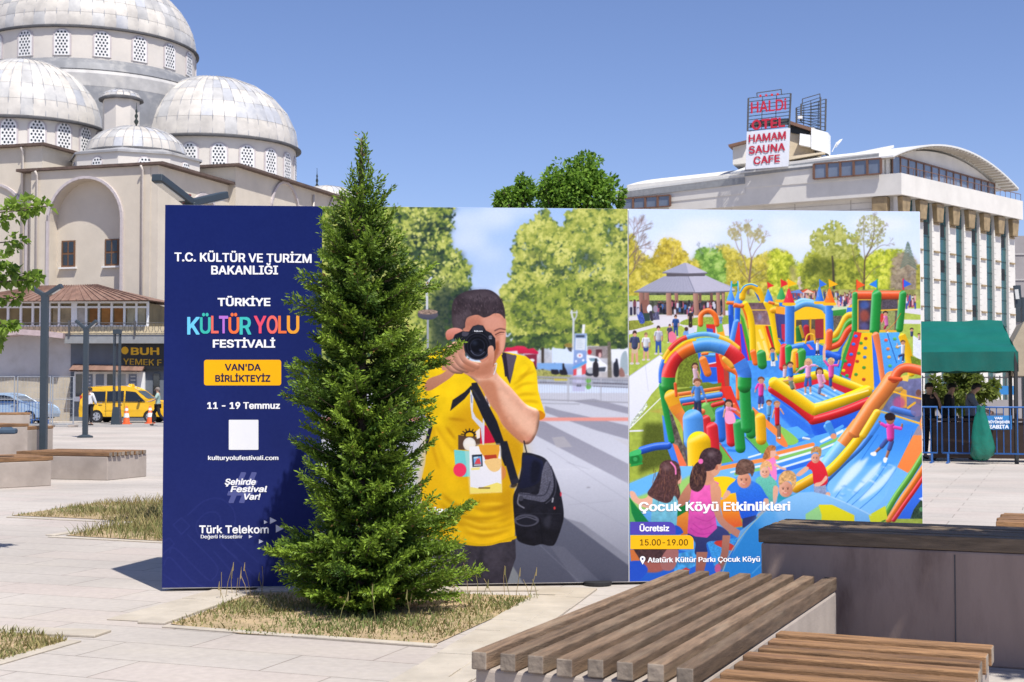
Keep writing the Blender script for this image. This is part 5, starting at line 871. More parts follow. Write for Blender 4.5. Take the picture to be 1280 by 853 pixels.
# ---------------- ground ----------------
def paving():
    m = bpy.data.materials.new('plaza_paving'); m.use_nodes = True; N = m.node_tree.nodes; L = m.node_tree.links; b = N['Principled BSDF']
    tc = N.new('ShaderNodeTexCoord'); mp = N.new('ShaderNodeMapping'); mp.inputs['Rotation'].default_value = (0, 0, R(21)); L.new(tc.outputs['Object'], mp.inputs[0])
    br = N.new('ShaderNodeTexBrick'); L.new(mp.outputs[0], br.inputs['Vector']); br.inputs['Scale'].default_value = 1; br.inputs['Brick Width'].default_value = 1.25; br.inputs['Row Height'].default_value = .5; br.offset = .37
    br.inputs['Mortar Size'].default_value = .007; br.inputs['Mortar Smooth'].default_value = .3; br.inputs['Bias'].default_value = 0
    br.inputs['Color1'].default_value = (.43, .39, .35, 1); br.inputs['Color2'].default_value = (.465, .42, .375, 1); br.inputs['Mortar'].default_value = (.24, .21, .18, 1)
    n1 = N.new('ShaderNodeTexNoise'); n1.inputs['Scale'].default_value = .35; n1.inputs['Detail'].default_value = 7; L.new(tc.outputs['Object'], n1.inputs['Vector'])
    r1 = N.new('ShaderNodeMapRange'); r1.inputs['From Min'].default_value = .35; r1.inputs['From Max'].default_value = .65; r1.inputs['To Min'].default_value = .84; r1.inputs['To Max'].default_value = 1.1; L.new(n1.outputs['Fac'], r1.inputs[0])
    mx = N.new('ShaderNodeMix'); mx.data_type = 'RGBA'; mx.blend_type = 'MULTIPLY'; mx.inputs[0].default_value = 1; L.new(br.outputs['Color'], mx.inputs[6]); L.new(r1.outputs[0], mx.inputs[7])
    # reddish and bluish slabs
    b2 = N.new('ShaderNodeTexBrick'); L.new(mp.outputs[0], b2.inputs['Vector']); b2.inputs['Scale'].default_value = 1; b2.inputs['Brick Width'].default_value = 1.25; b2.inputs['Row Height'].default_value = .5; b2.offset = .37; b2.inputs['Mortar Size'].default_value = 0
    b2.inputs['Color1'].default_value = (0, 0, 0, 1); b2.inputs['Color2'].default_value = (1, 1, 1, 1)
    r2 = N.new('ShaderNodeMapRange'); r2.inputs['From Min'].default_value = .55; r2.inputs['From Max'].default_value = 1; r2.inputs['To Max'].default_value = .3; L.new(b2.outputs['Color'], r2.inputs[0])
    m2 = N.new('ShaderNodeMix'); m2.data_type = 'RGBA'; L.new(r2.outputs[0], m2.inputs[0]); L.new(mx.outputs[2], m2.inputs[6]); m2.inputs[7].default_value = (.42, .325, .295, 1)
    # sandy dust and grime streaks
    n3 = N.new('ShaderNodeTexNoise'); n3.inputs['Scale'].default_value = 1.3; n3.inputs['Detail'].default_value = 9; n3.inputs['Roughness'].default_value = .7
    mp3 = N.new('ShaderNodeMapping'); mp3.inputs['Rotation'].default_value = (0, 0, R(21)); mp3.inputs['Scale'].default_value = (.35, 1.4, 1); L.new(tc.outputs['Object'], mp3.inputs[0]); L.new(mp3.outputs[0], n3.inputs['Vector'])
    r3 = N.new('ShaderNodeMapRange'); r3.inputs['From Min'].default_value = .5; r3.inputs['From Max'].default_value = .75; r3.inputs['To Max'].default_value = .55; L.new(n3.outputs['Fac'], r3.inputs[0])
    m3 = N.new('ShaderNodeMix'); m3.data_type = 'RGBA'; L.new(r3.outputs[0], m3.inputs[0]); L.new(m2.outputs[2], m3.inputs[6]); m3.inputs[7].default_value = (.48, .43, .36, 1)
    n4 = N.new('ShaderNodeTexNoise'); n4.inputs['Scale'].default_value = 18; n4.inputs['Detail'].default_value = 6; L.new(tc.outputs['Object'], n4.inputs['Vector'])
    r4 = N.new('ShaderNodeMapRange'); r4.inputs['From Min'].default_value = .3; r4.inputs['From Max'].default_value = .7; r4.inputs['To Min'].default_value = .92; r4.inputs['To Max'].default_value = 1.06; L.new(n4.outputs['Fac'], r4.inputs[0])
    m4 = N.new('ShaderNodeMix'); m4.data_type = 'RGBA'; m4.blend_type = 'MULTIPLY'; m4.inputs[0].default_value = 1; L.new(m3.outputs[2], m4.inputs[6]); L.new(r4.outputs[0], m4.inputs[7])
    n5 = N.new('ShaderNodeTexNoise'); n5.inputs['Scale'].default_value = 2.1; n5.inputs['Detail'].default_value = 10; n5.inputs['Roughness'].default_value = .75; L.new(tc.outputs['Object'], n5.inputs['Vector'])
    r5 = N.new('ShaderNodeMapRange'); r5.inputs['From Min'].default_value = .55; r5.inputs['From Max'].default_value = .75; r5.inputs['To Max'].default_value = .36; L.new(n5.outputs['Fac'], r5.inputs[0])
    m5 = N.new('ShaderNodeMix'); m5.data_type = 'RGBA'; L.new(r5.outputs[0], m5.inputs[0]); L.new(m4.outputs[2], m5.inputs[6]); m5.inputs[7].default_value = (.25, .22, .195, 1)
    L.new(m5.outputs[2], b.inputs['Base Color']); b.inputs['Roughness'].default_value = .8
    bp = N.new('ShaderNodeBump'); bp.inputs['Strength'].default_value = .25; bp.inputs['Distance'].default_value = .01; L.new(n4.outputs['Fac'], bp.inputs['Height']); L.new(bp.outputs[0], b.inputs['Normal'])
    return m
g = MB(); g.add([(-1500, -60, 0), (1500, -60, 0), (1500, 3000, 0), (-1500, 3000, 0)], [[0, 1, 2, 3]])
tag(g.build('plaza_ground', paving()), kind='structure')
g = MB(); g.add([(-200, 62, .004), (60, 62, .004), (60, 71, .004), (-200, 71, .004)], [[0, 1, 2, 3]])
tag(g.build('street_road', mat('road_surface', (.3, .285, .27), .85, .12, 2)), kind='structure')
g = MB(); pr = random.Random(3)
hp = [(x, 1400+200*math.sin(x*.004), 0) for x in range(-1400, 2200, 100)]
top = [(x, 1500+200*math.sin(x*.004), max(4, 150+40*math.sin(x*.006+1)+30*math.sin(x*.017)-(0 if x > 200 else 130)+pr.uniform(-8, 8))) for x in range(-1400, 2200, 100)]
n_ = len(hp); g.add(hp+top, [[i, i+1, n_+i+1, n_+i] for i in range(n_-1)])
tag(g.build('hills', mat('hazy_hill_tint', (.25, .28, .36), .95, .1, .02), smooth=True), kind='structure')  # distance haze is put into the blue-grey base colour

# planting beds: soil sheets, kerbs, dry grass
GA = Vector((.352, .936, 0)); GB = Vector((.936, -.352, 0))     # the plaza grid
def gp(pts, z): return [tuple(Vector((p.x, p.y, z))) for p in (G(*q) for q in pts)]
BEDS = [
 [(213, 781), (300, 793), (420, 800), (545, 806), (600, 781), (665, 752), (676, 746), (560, 743), (420, 741), (310, 741), (275, 759)],
 [(14, 645), (90, 648), (178, 653), (82, 670), (202, 677), (380, 681), (380, 630), (120, 629)],
 [(-120, 800), (0, 788), (58, 796), (84, 803), (0, 829), (-120, 866)]]
m_ = MB()
for b in BEDS: m_.add(gp(b, .006), [list(range(len(b)))])
tag(m_.build('bed_soil', SOIL), kind='structure')
def kerb(mb, a, b, w, step, z=.03, seed=0):
    z *= .6
    """a row of kerb stones along ground points a-b, each stone a block"""
    a, b = Vector(a), Vector(b); d = (b-a); L_ = d.length; d.normalize(); n = max(1, round(L_/step)); rr = random.Random(seed); nn = Vector((d.y, -d.x, 0))
    for i in range(n):
        p = a+d*(L_*i/n+.006); q = a+d*(L_*(i+1)/n-.006); h = z+rr.uniform(-.005, .005)
        mb.hexa([p-nn*w/2, q-nn*w/2, q+nn*w/2, p+nn*w/2], [Vector((*v[:2], h)) for v in (p-nn*w/2, q-nn*w/2, q+nn*w/2, p+nn*w/2)])
m_ = MB()
kerb(m_, G(452, 900), G(702, 737), .27, .42, seed=1); kerb(m_, G(486, 905), G(728, 737), .24, .55, .026, 2)
kerb(m_, G(205, 784), G(545, 809), .07, .8, .024, 3)
kerb(m_, G(160, 777), G(292, 739), .34, .6, .02, 4); kerb(m_, G(188, 781), G(300, 743), .2, .5, .026, 5)
kerb(m_, G(320, 739.5), G(690, 737.5), .2, .7, .03, 6)
kerb(m_, G(-150, 872), G(95, 802), .09, .8, .024, 7); kerb(m_, G(-150, 783), G(130, 794), .22, .7, .02, 8)
kerb(m_, G(10, 647), G(178, 655), .08, .7, .02, 9); kerb(m_, G(178, 653), G(62, 670), .12, .7, .02, 10); kerb(m_, G(62, 671.5), G(205, 679), .08, .7, .02, 11)
tag(m_.build('bed_kerbs', KERB, bevel=.008), kind='structure')

def grass(name, label, poly, n, hmin, hmax, green, seed, tall=None):
    rr = np.random.RandomState(seed); P = np.array([(p.x, p.y) for p in (G(*q) for q in poly)])
    lo, hi = P.min(0), P.max(0); X = lo+(hi-lo)*rr.rand(n*5, 2); X = X[in_poly(X[:, 0], X[:, 1], P)]
    dens = np.sin(X[:, 0]*3.1+seed)*np.sin(X[:, 1]*4.3+1)+.6*np.sin(X[:, 0]*9+2)*np.sin(X[:, 1]*8)
    X = X[rr.rand(len(X)) < np.clip(.55+.4*dens, .12, 1)][:n]; dens = np.sin(X[:, 0]*3.1+seed)*np.sin(X[:, 1]*4.3+1)
    k = len(X); h = (hmin+(hmax-hmin)*rr.rand(k)**2)*(1+.3*dens)
    if tall is not None: h *= tall(X)
    an = rr.rand(k)*6.283; w = .0035+.003*rr.rand(k); lean = h*(.25+.6*rr.rand(k)); la = rr.rand(k)*6.283
    a = np.stack([np.cos(an)*w, np.sin(an)*w, np.zeros(k)], 1); b = np.c_[X, np.full(k, .004)]
    t = b+np.stack([np.cos(la)*lean, np.sin(la)*lean, h], 1); md = b+(t-b)*.5+np.c_[np.zeros((k, 2)), h*.12]
    V = np.stack([b-a, b+a, md+a*.7, md-a*.7, t+a*.1, t-a*.1], 1).reshape(-1, 3); i = np.arange(k)[:, None]*6
    F = np.concatenate([i+[[0, 1, 2, 3]], i+[[3, 2, 4, 5]]]); gr = np.clip(green+.35*np.sin(X[:, 0]*2.2+1)*np.sin(X[:, 1]*3+seed)+rr.normal(0, .25, k), 0, 1)[:, None]
    c = np.array([.36, .29, .13])*(1-gr)+np.array([.14, .19, .05])*gr; c = c*(.7+.5*rr.rand(k))[:, None]
    o = np_mesh(name, V, F, GRASS, col=np.r_[c, c]); tag(o, label, 'grass', kind='stuff'); return o
grass('dry_grass', 'dry yellow grass on the soil round the conifer in front of the billboard', BEDS[0], 8000, .008, .045, .52, 1)
grass('dry_grass', 'tall straw coloured grass in the notched bed left of the billboard', BEDS[1], 12000, .03, .2, .36, 2, tall=lambda X: np.clip((X[:, 0]+6.8)/2.6, .25, 1.25))
grass('dry_grass', 'small patch of dry grass at the lower left edge of the plaza', BEDS[2], 3200, .01, .06, .5, 3)
wk = MB(); rr = random.Random(8)
for k in range(30):
    px = rr.choice([rr.uniform(270, 330), rr.uniform(540, 690), rr.uniform(380, 560)]); p = G(px, rr.uniform(742, 752) if px < 400 or px > 540 else rr.uniform(768, 796)); h = rr.uniform(.08, .26); t = p+Vector((rr.uniform(-.06, .06), rr.uniform(-.04, .04), h))
    c = rr.choice([(.45, .34, .17), (.38, .3, .14), (.28, .26, .1)]); wk.tube([p, (p+t)/2+Vector((rr.uniform(-.01, .01), 0, .01)), t], .0022, 4, col=c)
    if rr.random() < .6: wk.tube([t-Vector((0, 0, .03)), t+Vector((.004, 0, .01)), t+Vector((.006, 0, .035))], .006, 5, col=c, r1=.002)
tag(wk.build('dry_weeds', GRASS), 'thin dry weed stalks along the foot of the billboard', 'weeds', kind='stuff')

# ---------------- billboard ----------------
B0 = G(202, 739.5); B1 = G(1155, 726.0); Bd = (B1-B0); Bd.z = 0; BL_ = Bd.length; Bd.normalize(); Bn = Vector((Bd.y, -Bd.x, 0))   # normal to the camera
def onb(px, py, off=0.0):
    d = ray(px, py); o = Vector((0, 0, EYE)); t = ((B0+Bn*off)-o).dot(Bn)/d.dot(Bn); return o+d*t
BH = onb(206, 256).z; BH2 = onb(1149, 264.5).z
bb = thing('festival_billboard', 'large three panel festival billboard standing on the plaza behind the conifer', 'billboard', (B0+B1)/2*1.0, math.atan2(Bd.y, Bd.x))
back = [B0+Bd*.28-Bn*.85, B1-Bd*.28-Bn*.85]
m_ = MB(); q = [B0, B1, back[1], back[0]]
m_.hexa([Vector((p.x, p.y, .02)) for p in q], [Vector((p.x, p.y, h)) for p, h in zip(q, (BH, BH2, BH2, BH))])
m_.build('box_body', mat('billboard_board', (.7, .7, .7), .6, .05), bb, bevel=.006)
wb = MB(); c_ = onb(747, 730); wb.lathe([(.001, 0), (.11, 0), (.115, .01), (.115, .03), (.1, .036), (.001, .036)], (c_.x, c_.y+.0, .001), 20); wb.build('base_weight', BLACK, bb)
KLIGHT = 1.14
def art(name, c, x0, x1, S, fin=.93):
    """a printed sheet: a fine grid of coloured points on the board, px columns x0(top,bottom)..x1(top,bottom)"""
    nu = int(abs(x1[0]-x0[0])*S)+1; nv = int(484*S)+1
    U, W = np.meshgrid(np.linspace(0, 1, nu), np.linspace(0, 1, nv))
    TL, TR, BLc, BR = [np.array(onb(*p, .006)) for p in ((x0[0], 300), (x1[0], 300), (x0[1], 700), (x1[1], 700))]
    def sx(p): return (Vector(p)-B0).dot(Bd)
    sl0, sl1, sr0, sr1 = sx(TL), sx(BLc), sx(TR), sx(BR); sL = (sl0+sl1)/2; sR = (sr0+sr1)/2
    s_ = sL+(sR-sL)*U; top = BH+(BH2-BH)*(s_/BL_); z = .028+(top-.03)*(1-W)
    V = np.stack([B0.x+Bd.x*s_+Bn.x*.006, B0.y+Bd.y*s_+Bn.y*.006, z], -1)
    dx, dy, dz = V[..., 0], V[..., 1], V[..., 2]-EYE
    f = dy*CT+dz*ST; u = dx/f*FPX+640; v = 426.5-(-dy*ST+dz*CT)/f*FPX
    X = np.clip((u-c.x0)*c.S-.5, 0, c.w-1.001); Y = np.clip((v-c.y0)*c.S-.5, 0, c.h-1.001); xi = X.astype(int); yi = Y.astype(int); fx = (X-xi)[..., None]; fy = (Y-yi)[..., None]
    im = c.img; col = (im[yi, xi]*(1-fx)+im[yi, xi+1]*fx)*(1-fy)+(im[yi+1, xi]*(1-fx)+im[yi+1, xi+1]*fx)*fy
    col = np.clip(s2l(col)/KLIGHT, 0, fin)
    idx = np.arange(nu*nv).reshape(nv, nu); F = np.stack([idx[1:, :-1], idx[1:, 1:], idx[:-1, 1:], idx[:-1, :-1]], -1).reshape(-1, 4)
    o = np_mesh(name, V.reshape(-1, 3), F, ART, bb)
    ca = o.data.color_attributes.new('Col', 'FLOAT_COLOR', 'POINT'); ca.data.foreach_set('color', np.c_[col.reshape(-1, 3), np.ones(nu*nv)].astype(np.float32).ravel())
    return o
ART = bpy.data.materials.new('printed_vinyl'); ART.use_nodes = True
_n = ART.node_tree; _a = _n.nodes.new('ShaderNodeAttribute'); _a.attribute_name = 'Col'; _b = _n.nodes['Principled BSDF']; _n.links.new(_a.outputs['Color'], _b.inputs['Base Color']); _b.inputs['Roughness'].default_value = .6; _b.inputs['Specular IOR Level'].default_value = .08
SS = 1.6
photo_panel = art('photo_panel', paint_photo(SS), (403.2, 400.6), (783.4, 787.0), SS); photo_panel['label'] = 'panel printed with a photographer in a yellow shirt'
event_panel = art('event_panel', paint_event(SS), (784.6, 788.4), (1149.2, 1154.4), SS); event_panel['label'] = 'panel printed with a bouncy castle playground'
def paint_title(S):
    c = Canvas(196, 250, 410, 746, S); P = c.poly; Ln = c.line
    P([(190, 240), (420, 240), (420, 750), (190, 750)], (19, 34, 95), (37, 45, 104), nz=.05, ncell=60)
    c.use(0, 600, 3.372); o = (62, 70, 140)
    def ol(p, cl=True, sm=1):
        q = spline(p, 6, cl) if sm else np.array(p, float); q = list(map(tuple, q)); q = q+[q[0]] if cl else q
        c.line(q, 2.2, o, a=.55)
    ol([(790, 150), (860, 90), (930, 80), (985, 130), (985, 200), (930, 260), (1000, 330)], False); ol([(830, 180), (870, 140), (915, 140), (930, 180), (900, 220), (850, 240), (830, 215)])
    ol([(730, 190), (765, 160), (800, 195), (765, 230)], sm=0); ol([(690, 260), (715, 245), (735, 270), (690, 310)], False, 0)
    ol([(715, 310), (740, 290), (870, 415), (900, 415), (915, 390), (905, 350), (790, 230)], False); ol([(690, 360), (720, 330), (830, 440), (960, 460), (980, 400), (900, 300)], False); ol([(690, 400), (790, 470)], False, 0); ol([(960, 230), (1090, 350)], False, 0); ol([(930, 270), (1090, 420)], False, 0)
    c.use(0, 0, 1); g = (fbm(c.h, c.w, 2.2, 80, 2)-.5)*.02; c.img = np.clip(c.img+g[..., None], 0, 1)
    return c
title_panel = art('title_panel', paint_title(1.0), (206.4, 202.4), (402.8, 400.2), 1.0); title_panel['label'] = 'navy panel with the white festival lettering'
def ink(rgb):
    n = 'ink_%d_%d_%d' % rgb; return mat(n, tuple(np.clip(s2l(np.array(rgb)/255.)/KLIGHT, 0, .9)), .6, .02, 6, spec=.08)
def lettering(txt, x0, x1, yb, cap, rgb, parent, bold=.03, shear=0.0, name='lettering', slope=0.0, off=.009, space=1.0, frm=onb, thick=0.0):
    """flat letters between photo columns x0..x1, baseline yb, capital height cap (photo pixels), laid on a plane by frm"""
    V, F = glyphs(txt, bold, shear, space, int(min(56, max(20, cap*4)))); xa, xb = V[:, 0].min(), V[:, 0].max(); k = cap/CAPH
    mb = MB(); k2 = cap/(CAPH+2*bold); yb -= bold*k2; P = []
    for v in V:
        t = (v[0]-xa)/(xb-xa); px = x0+(x1-x0)*t; P.append(frm(px, yb-v[1]*k2+slope*(px-x0), off))
    mb.add(P, F)
    return mb.build(name, ink(rgb), parent)
W_ = (250, 250, 252)
T_ = title_panel
lettering('T.C. KÜLTÜR VE TURİZM', 218, 389.5, 327, 11.5, W_, T_, .024, slope=.012); lettering('BAKANLIĞI', 264, 347.5, 343.5, 11.5, W_, T_, .024)
lettering('TÜRKİYE', 272, 338, 383, 10.5, W_, T_, .03); lettering('FESTİVALİ', 266, 344, 435, 10.5, W_, T_, .03)
x = 234.0
for ch, w, rgb in (('K', 15.5, (112, 206, 246)), ('Ü', 13.5, (64, 190, 176)), ('L', 9.5, (236, 112, 100)), ('T', 11.5, (190, 120, 214)), ('Ü', 13.5, (246, 120, 70)), ('R', 14.5, (70, 196, 190)), ('Y', 15.5, (240, 84, 112)), ('O', 14, (244, 112, 104)), ('L', 10.5, (240, 120, 70)), ('U', 15.5, (246, 168, 60))):
    if ch == 'Y': x += 3
    lettering(ch, x, x+w, 417.5+(1.5 if ch in 'KR' else 0), 23 if ch not in 'Ü' else 21, rgb, T_, .022); x += w+.4
def badge(pts, rgb, parent, name, off=.0078):
    mb = MB(); mb.add([onb(*p, off) for p in pts], [list(range(len(pts)))[::-1]]); return mb.build(name, ink(rgb), parent)
def rrect(x0, y0, x1, y1, r, corners=(1, 1, 1, 1), n=5):
    o = []
    for (cx, cy, a), k in zip(((x0+r, y0+r, 180), (x1-r, y0+r, 270), (x1-r, y1-r, 0), (x0+r, y1-r, 90)), corners):
        if k: o += [(cx+r*math.cos(R(a+90*i/n)), cy+r*math.sin(R(a+90*i/n))) for i in range(n+1)]
        else: o.append({180: (x0, y0), 270: (x1, y0), 0: (x1, y1), 90: (x0, y1)}[a])
    return o
bd = badge(rrect(255, 450, 351.5, 482, 3), (253, 184, 22), T_, 'slogan_badge')
lettering("VAN'DA", 281, 326, 463.5, 8.6, (38, 36, 70), bd, .025); lettering('BİRLİKTEYİZ', 269, 338, 477.5, 8.6, (38, 36, 70), bd, .025)
lettering('11 - 19 Temmuz', 259, 350, 511.5, 8.8, W_, T_, .03)
badge(rrect(286, 525, 323, 562.5, 1), (240, 240, 244), T_, 'blank_square')
lettering('kulturyolufestivali.com', 260, 348, 575.5, 6.0, W_, T_, .025)
lettering('#', 284, 322, 630, 40, (88, 94, 150), T_, .02, .25, off=.0068)
lettering('Şehirde', 281, 320, 606.5, 8, W_, T_, .03, .22); lettering('Festival', 288, 334, 615.5, 8, W_, T_, .03, .22); lettering('Var!', 305, 326, 625, 8, W_, T_, .03, .22)
lettering('Türk Telekom', 249, 336, 667, 10, W_, T_, .02); lettering('Değerli Hissettirir', 251, 303, 673.3, 4.6, W_, T_, .015)
tr_ = MB()
for x, y, s_ in ((341, 651, 6), (349, 661, 7), (332, 653, 3.4), (313, 671, 3.2), (326, 677, 4)):
    tr_.add([onb(x-s_*.6, y-s_*.7, .009), onb(x-s_*.6, y+s_*.7, .009), onb(x+s_*.8, y, .009)], [[0, 1, 2]])
tr_.build('arrow_marks', ink((206, 208, 226)), T_)
lettering('Van', 533, 565, 644, 10.5, W_, photo_panel, .028)
lettering('Nikon', 592.8, 603.2, 415.2, 2.2, (214, 216, 226), photo_panel, .03)
E_ = event_panel
lettering('Çocuk Köyü Etkinlikleri', 798.5, 988, 639.5, 12, W_, E_, .03, slope=-.003)
b1_ = badge(rrect(787.8, 652.5, 844.5, 668.2, 9, (0, 1, 0, 0)), (84, 72, 176), E_, 'free_badge'); lettering('Ücretsiz', 799.5, 836.5, 664.5, 7.8, W_, b1_, .03)
b2_ = badge(rrect(787.9, 669.2, 867, 686.6, 7, (0, 1, 0, 0)), (250, 190, 30), E_, 'time_badge'); lettering('15.00-19.00', 800, 860, 682, 7.8, (86, 60, 20), b2_, .01)
lettering('Atatürk Kültür Parkı Çocuk Köyü', 809.5, 950, 703.5, 6.8, W_, E_, .024, slope=-.008)
pin = MB(); pp = [(803.3+3.4*math.cos(a), 698.8+3.4*math.sin(a)) for a in np.linspace(R(150), R(390), 14)]+[(803.3, 706)]
pin.add([onb(*p, .009) for p in pp], [list(range(len(pp)))[::-1]]); pin.build('map_pin', ink(W_), E_); pin = MB(); pin.add([onb(803.3+1.3*math.cos(a), 698.8+1.3*math.sin(a), .0105) for a in np.linspace(0, 5.6, 9)], [list(range(9))[::-1]]); pin.build('map_pin_dot', ink((60, 60, 110)), E_)

# ---------------- slatted benches ----------------
BU = Vector((.398, .917, 0)).normalized(); BW = Vector((BU.y, -BU.x, 0))
def bench(label, p, su, sw, ztop, slats, along, pitch, sw_, sh, wood, u=BU, w=BW, over=.03, joint=None, group='slatted concrete benches on the plaza', name='slatted_bench', conc=CONC, endw=WOODE, seed=0, nstart=0.0):
    """concrete block with a corner at ground point p (near left), edges su along u and sw along w, wooden slats on top"""
    rr = random.Random(seed); p = Vector((p.x, p.y, 0)); t = thing(name, label, 'bench', p, math.atan2(w.y, w.x), group)
    zc = ztop-sh-.004; m = MB(); q = [p, p+w*sw, p+w*sw+u*su, p+u*su]
    m.hexa(q, [Vector((*v[:2], zc)) for v in q]); m.build('concrete_block', conc, t, bevel=.012)
    if joint:
        for j in joint:
            m = MB(); a = p+w*j-u*.0025; m.bar((*a[:2], .02), (*a[:2], zc-.02), .006, .004, up=(u.x, u.y, 0)); m.build('panel_joint', DARKM, t)
    for i in range(slats):
        jz = rr.uniform(-.003, .003); e0 = rr.uniform(-.012, .012); e1 = rr.uniform(-.012, .012)
        if along == 'u': c0 = p+w*(nstart+pitch*i+sw_/2); a, b = c0-u*(over+e0), c0+u*(su+over+e1)
        else: c0 = p+u*(nstart+pitch*i+sw_/2); a, b = c0-w*(over+e0), c0+w*(sw+over+e1)
        m = MB(); L_ = (b-a).length
        # local slat: built along x so the grain runs along it
        m.box((L_/2, 0, 0), (L_, sw_, sh))
        for k in range(4):        # end grain faces
            pass
        m.m = [0]*len(m.f); m.m[3] = 1; m.m[5] = 1
        o = m.build('slat', [wood, endw], None, local=True, bevel=.006)
        o.parent = t; M = Matrix.Translation((*a[:2], ztop-sh/2+jz)) @ Matrix.Rotation(math.atan2((b-a).y, (b-a).x), 4, 'Z')
        L = INV[t.name] @ M; o.location = L.to_translation(); o.rotation_euler = L.to_euler()
    return t
zA = .5; pA = G(590, 813, zA)+BU*.03
bench('weathered grey slatted bench in the foreground, its slats pointing at the billboard', pA, 2.86, .95, zA, 8, 'u', .1255, .07, .075, WOODG, seed=1)
pB = G(985, 783, zA); pB = pB-BU*1.75
bench('low bench with warm brown slats at the lower right corner, beside the weathered bench', pB+BW*.03, 1.75, .84, zA, 9, 'w', .192, .095, .075, WOODO, seed=2)
zC = .735; pC = G(951, 661, zC)
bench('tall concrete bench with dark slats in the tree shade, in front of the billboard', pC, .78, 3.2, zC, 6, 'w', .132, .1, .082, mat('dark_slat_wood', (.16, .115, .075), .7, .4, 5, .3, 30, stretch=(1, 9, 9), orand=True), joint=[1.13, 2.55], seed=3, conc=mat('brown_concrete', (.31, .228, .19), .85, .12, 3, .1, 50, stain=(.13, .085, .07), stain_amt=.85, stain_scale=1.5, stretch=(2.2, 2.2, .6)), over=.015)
pD = G(1248, 652, .5); bench('bench with a slatted top just showing behind the tall shaded bench', pD, .9, 2.6, .5, 7, 'w', .13, .09, .07, WOODO, seed=4)
def bench_px(label, x0, y0, x1, y1, ztop, depth, slats, wood=WOODO, seed=0):
    """front bottom edge given by two ground points"""
    a, b = G(x0, y0), G(x1, y1); w = (b-a); L_ = w.length; w.normalize(); u = Vector((-w.y, w.x, 0)); return bench(label, a, depth, L_, ztop, slats, 'w', depth/slats, depth/slats*.7, .07, wood, u=u, w=w, seed=seed)
bench_px('concrete bench with a brown slatted top at the left, right of the cut off one', 22, 598.5, 134, 601, .49, 1.25, 9, seed=5)
bench_px('concrete bench cut by the left edge of the photo, nearest of the far benches', -60, 614, 64, 607.5, .49, 1.2, 8, seed=6)
bench_px('tall concrete bench behind the cut off bench at the left edge', -50, 578, 34, 574, .82, 1.0, 7, seed=7)
bench_px('concrete bench standing right behind the first lamp post', 34, 572, 66, 569, .72, 1.0, 7, seed=8)
bench_px('pinkish concrete bench in front of the blue barrier at the left edge', -30, 549, 37, 548, .85, 1.2, 7, seed=9)
bk = MB(); p_ = G(4, 540, .9); bk.box((p_.x, p_.y, .86+.05), (.42, .3, .09), .2); bk.box((p_.x+.06, p_.y, .95), (.2, .2, .05), .4); bb_ = bk.build('folded_jacket', mat('dark_blue_cloth', (.05, .08, .12), .9, .2), bevel=.03); tag(bb_, 'dark blue folded jacket lying on the tall bench at the left edge', 'jacket')

# ---------------- foliage ----------------
def leaf_mesh(name, P, D, size, col, parent, asp=.55, seed=0, fold=.15):
    """pointed leaves (two quads folded at the midrib): P centres, D outward directions"""
    rr = np.random.RandomState(seed); n = len(P); D = D/np.linalg.norm(D, axis=1, keepdims=True)
    up = rr.normal(0, .55, (n, 3))+[0, 0, 1]; s = np.cross(D, up); s /= np.linalg.norm(s, axis=1, keepdims=True)+1e-9; nrm = np.cross(s, D)
    L = (size*(.6+.8*rr.rand(n)))[:, None] if np.ndim(size) == 0 else (size*(.6+.8*rr.rand(n)))[:, None]
    a = P; tip = P+D*L-nrm*L*.15; mid = P+D*L*.45; l = mid+s*L*asp*.5+nrm*L*fold; r = mid-s*L*asp*.5+nrm*L*fold
    V = np.stack([a, r, tip, l], 1).reshape(-1, 3); i = np.arange(n)[:, None]*4
    F = np.concatenate([i+[[0, 1, 2, 3]]])
    return np_mesh(name, V, F, LEAF, parent, col=col)
def crown(name, blobs, n, size, cols, parent, seed=0, asp=.6):
    """leaves through the volume of several clumps; blobs = (centre, radii)"""
    rr = np.random.RandomState(seed); vol = np.array([b[1][0]*b[1][1]*b[1][2] for b in blobs])**.7; vol /= vol.sum(); PS = []; DS = []; CS = []
    cols = np.array(cols)
    for (c, r), v in zip(blobs, vol):
        k = int(n*v); nsub = max(5, int(k/55)); sc_ = rr.normal(0, 1, (nsub, 3)); sc_ /= np.linalg.norm(sc_, axis=1, keepdims=True); sc_ *= (rr.rand(nsub, 1)**.45); sr = .22+.16*rr.rand(nsub)
        j = rr.randint(0, nsub, k); d = rr.normal(0, 1, (k, 3)); d /= np.linalg.norm(d, axis=1, keepdims=True); q = sc_[j]+d*(sr[j]*rr.rand(k)**.4)[:, None]
        PS.append(np.array(c)+q*np.array(r)); DS.append(q*.6+d*.7+rr.normal(0, .5, (k, 3))+[0, 0, -.15]); t = np.clip(rr.rand(k)*.8+.3*(rr.rand(nsub)[j]-.3), 0, .999)*(len(cols)-1); i = t.astype(int); CS.append(cols[i]+(cols[np.minimum(i+1, len(cols)-1)]-cols[i])*(t-i)[:, None])
    return leaf_mesh(name, np.concatenate(PS), np.concatenate(DS), size, np.concatenate(CS), parent, asp, seed)
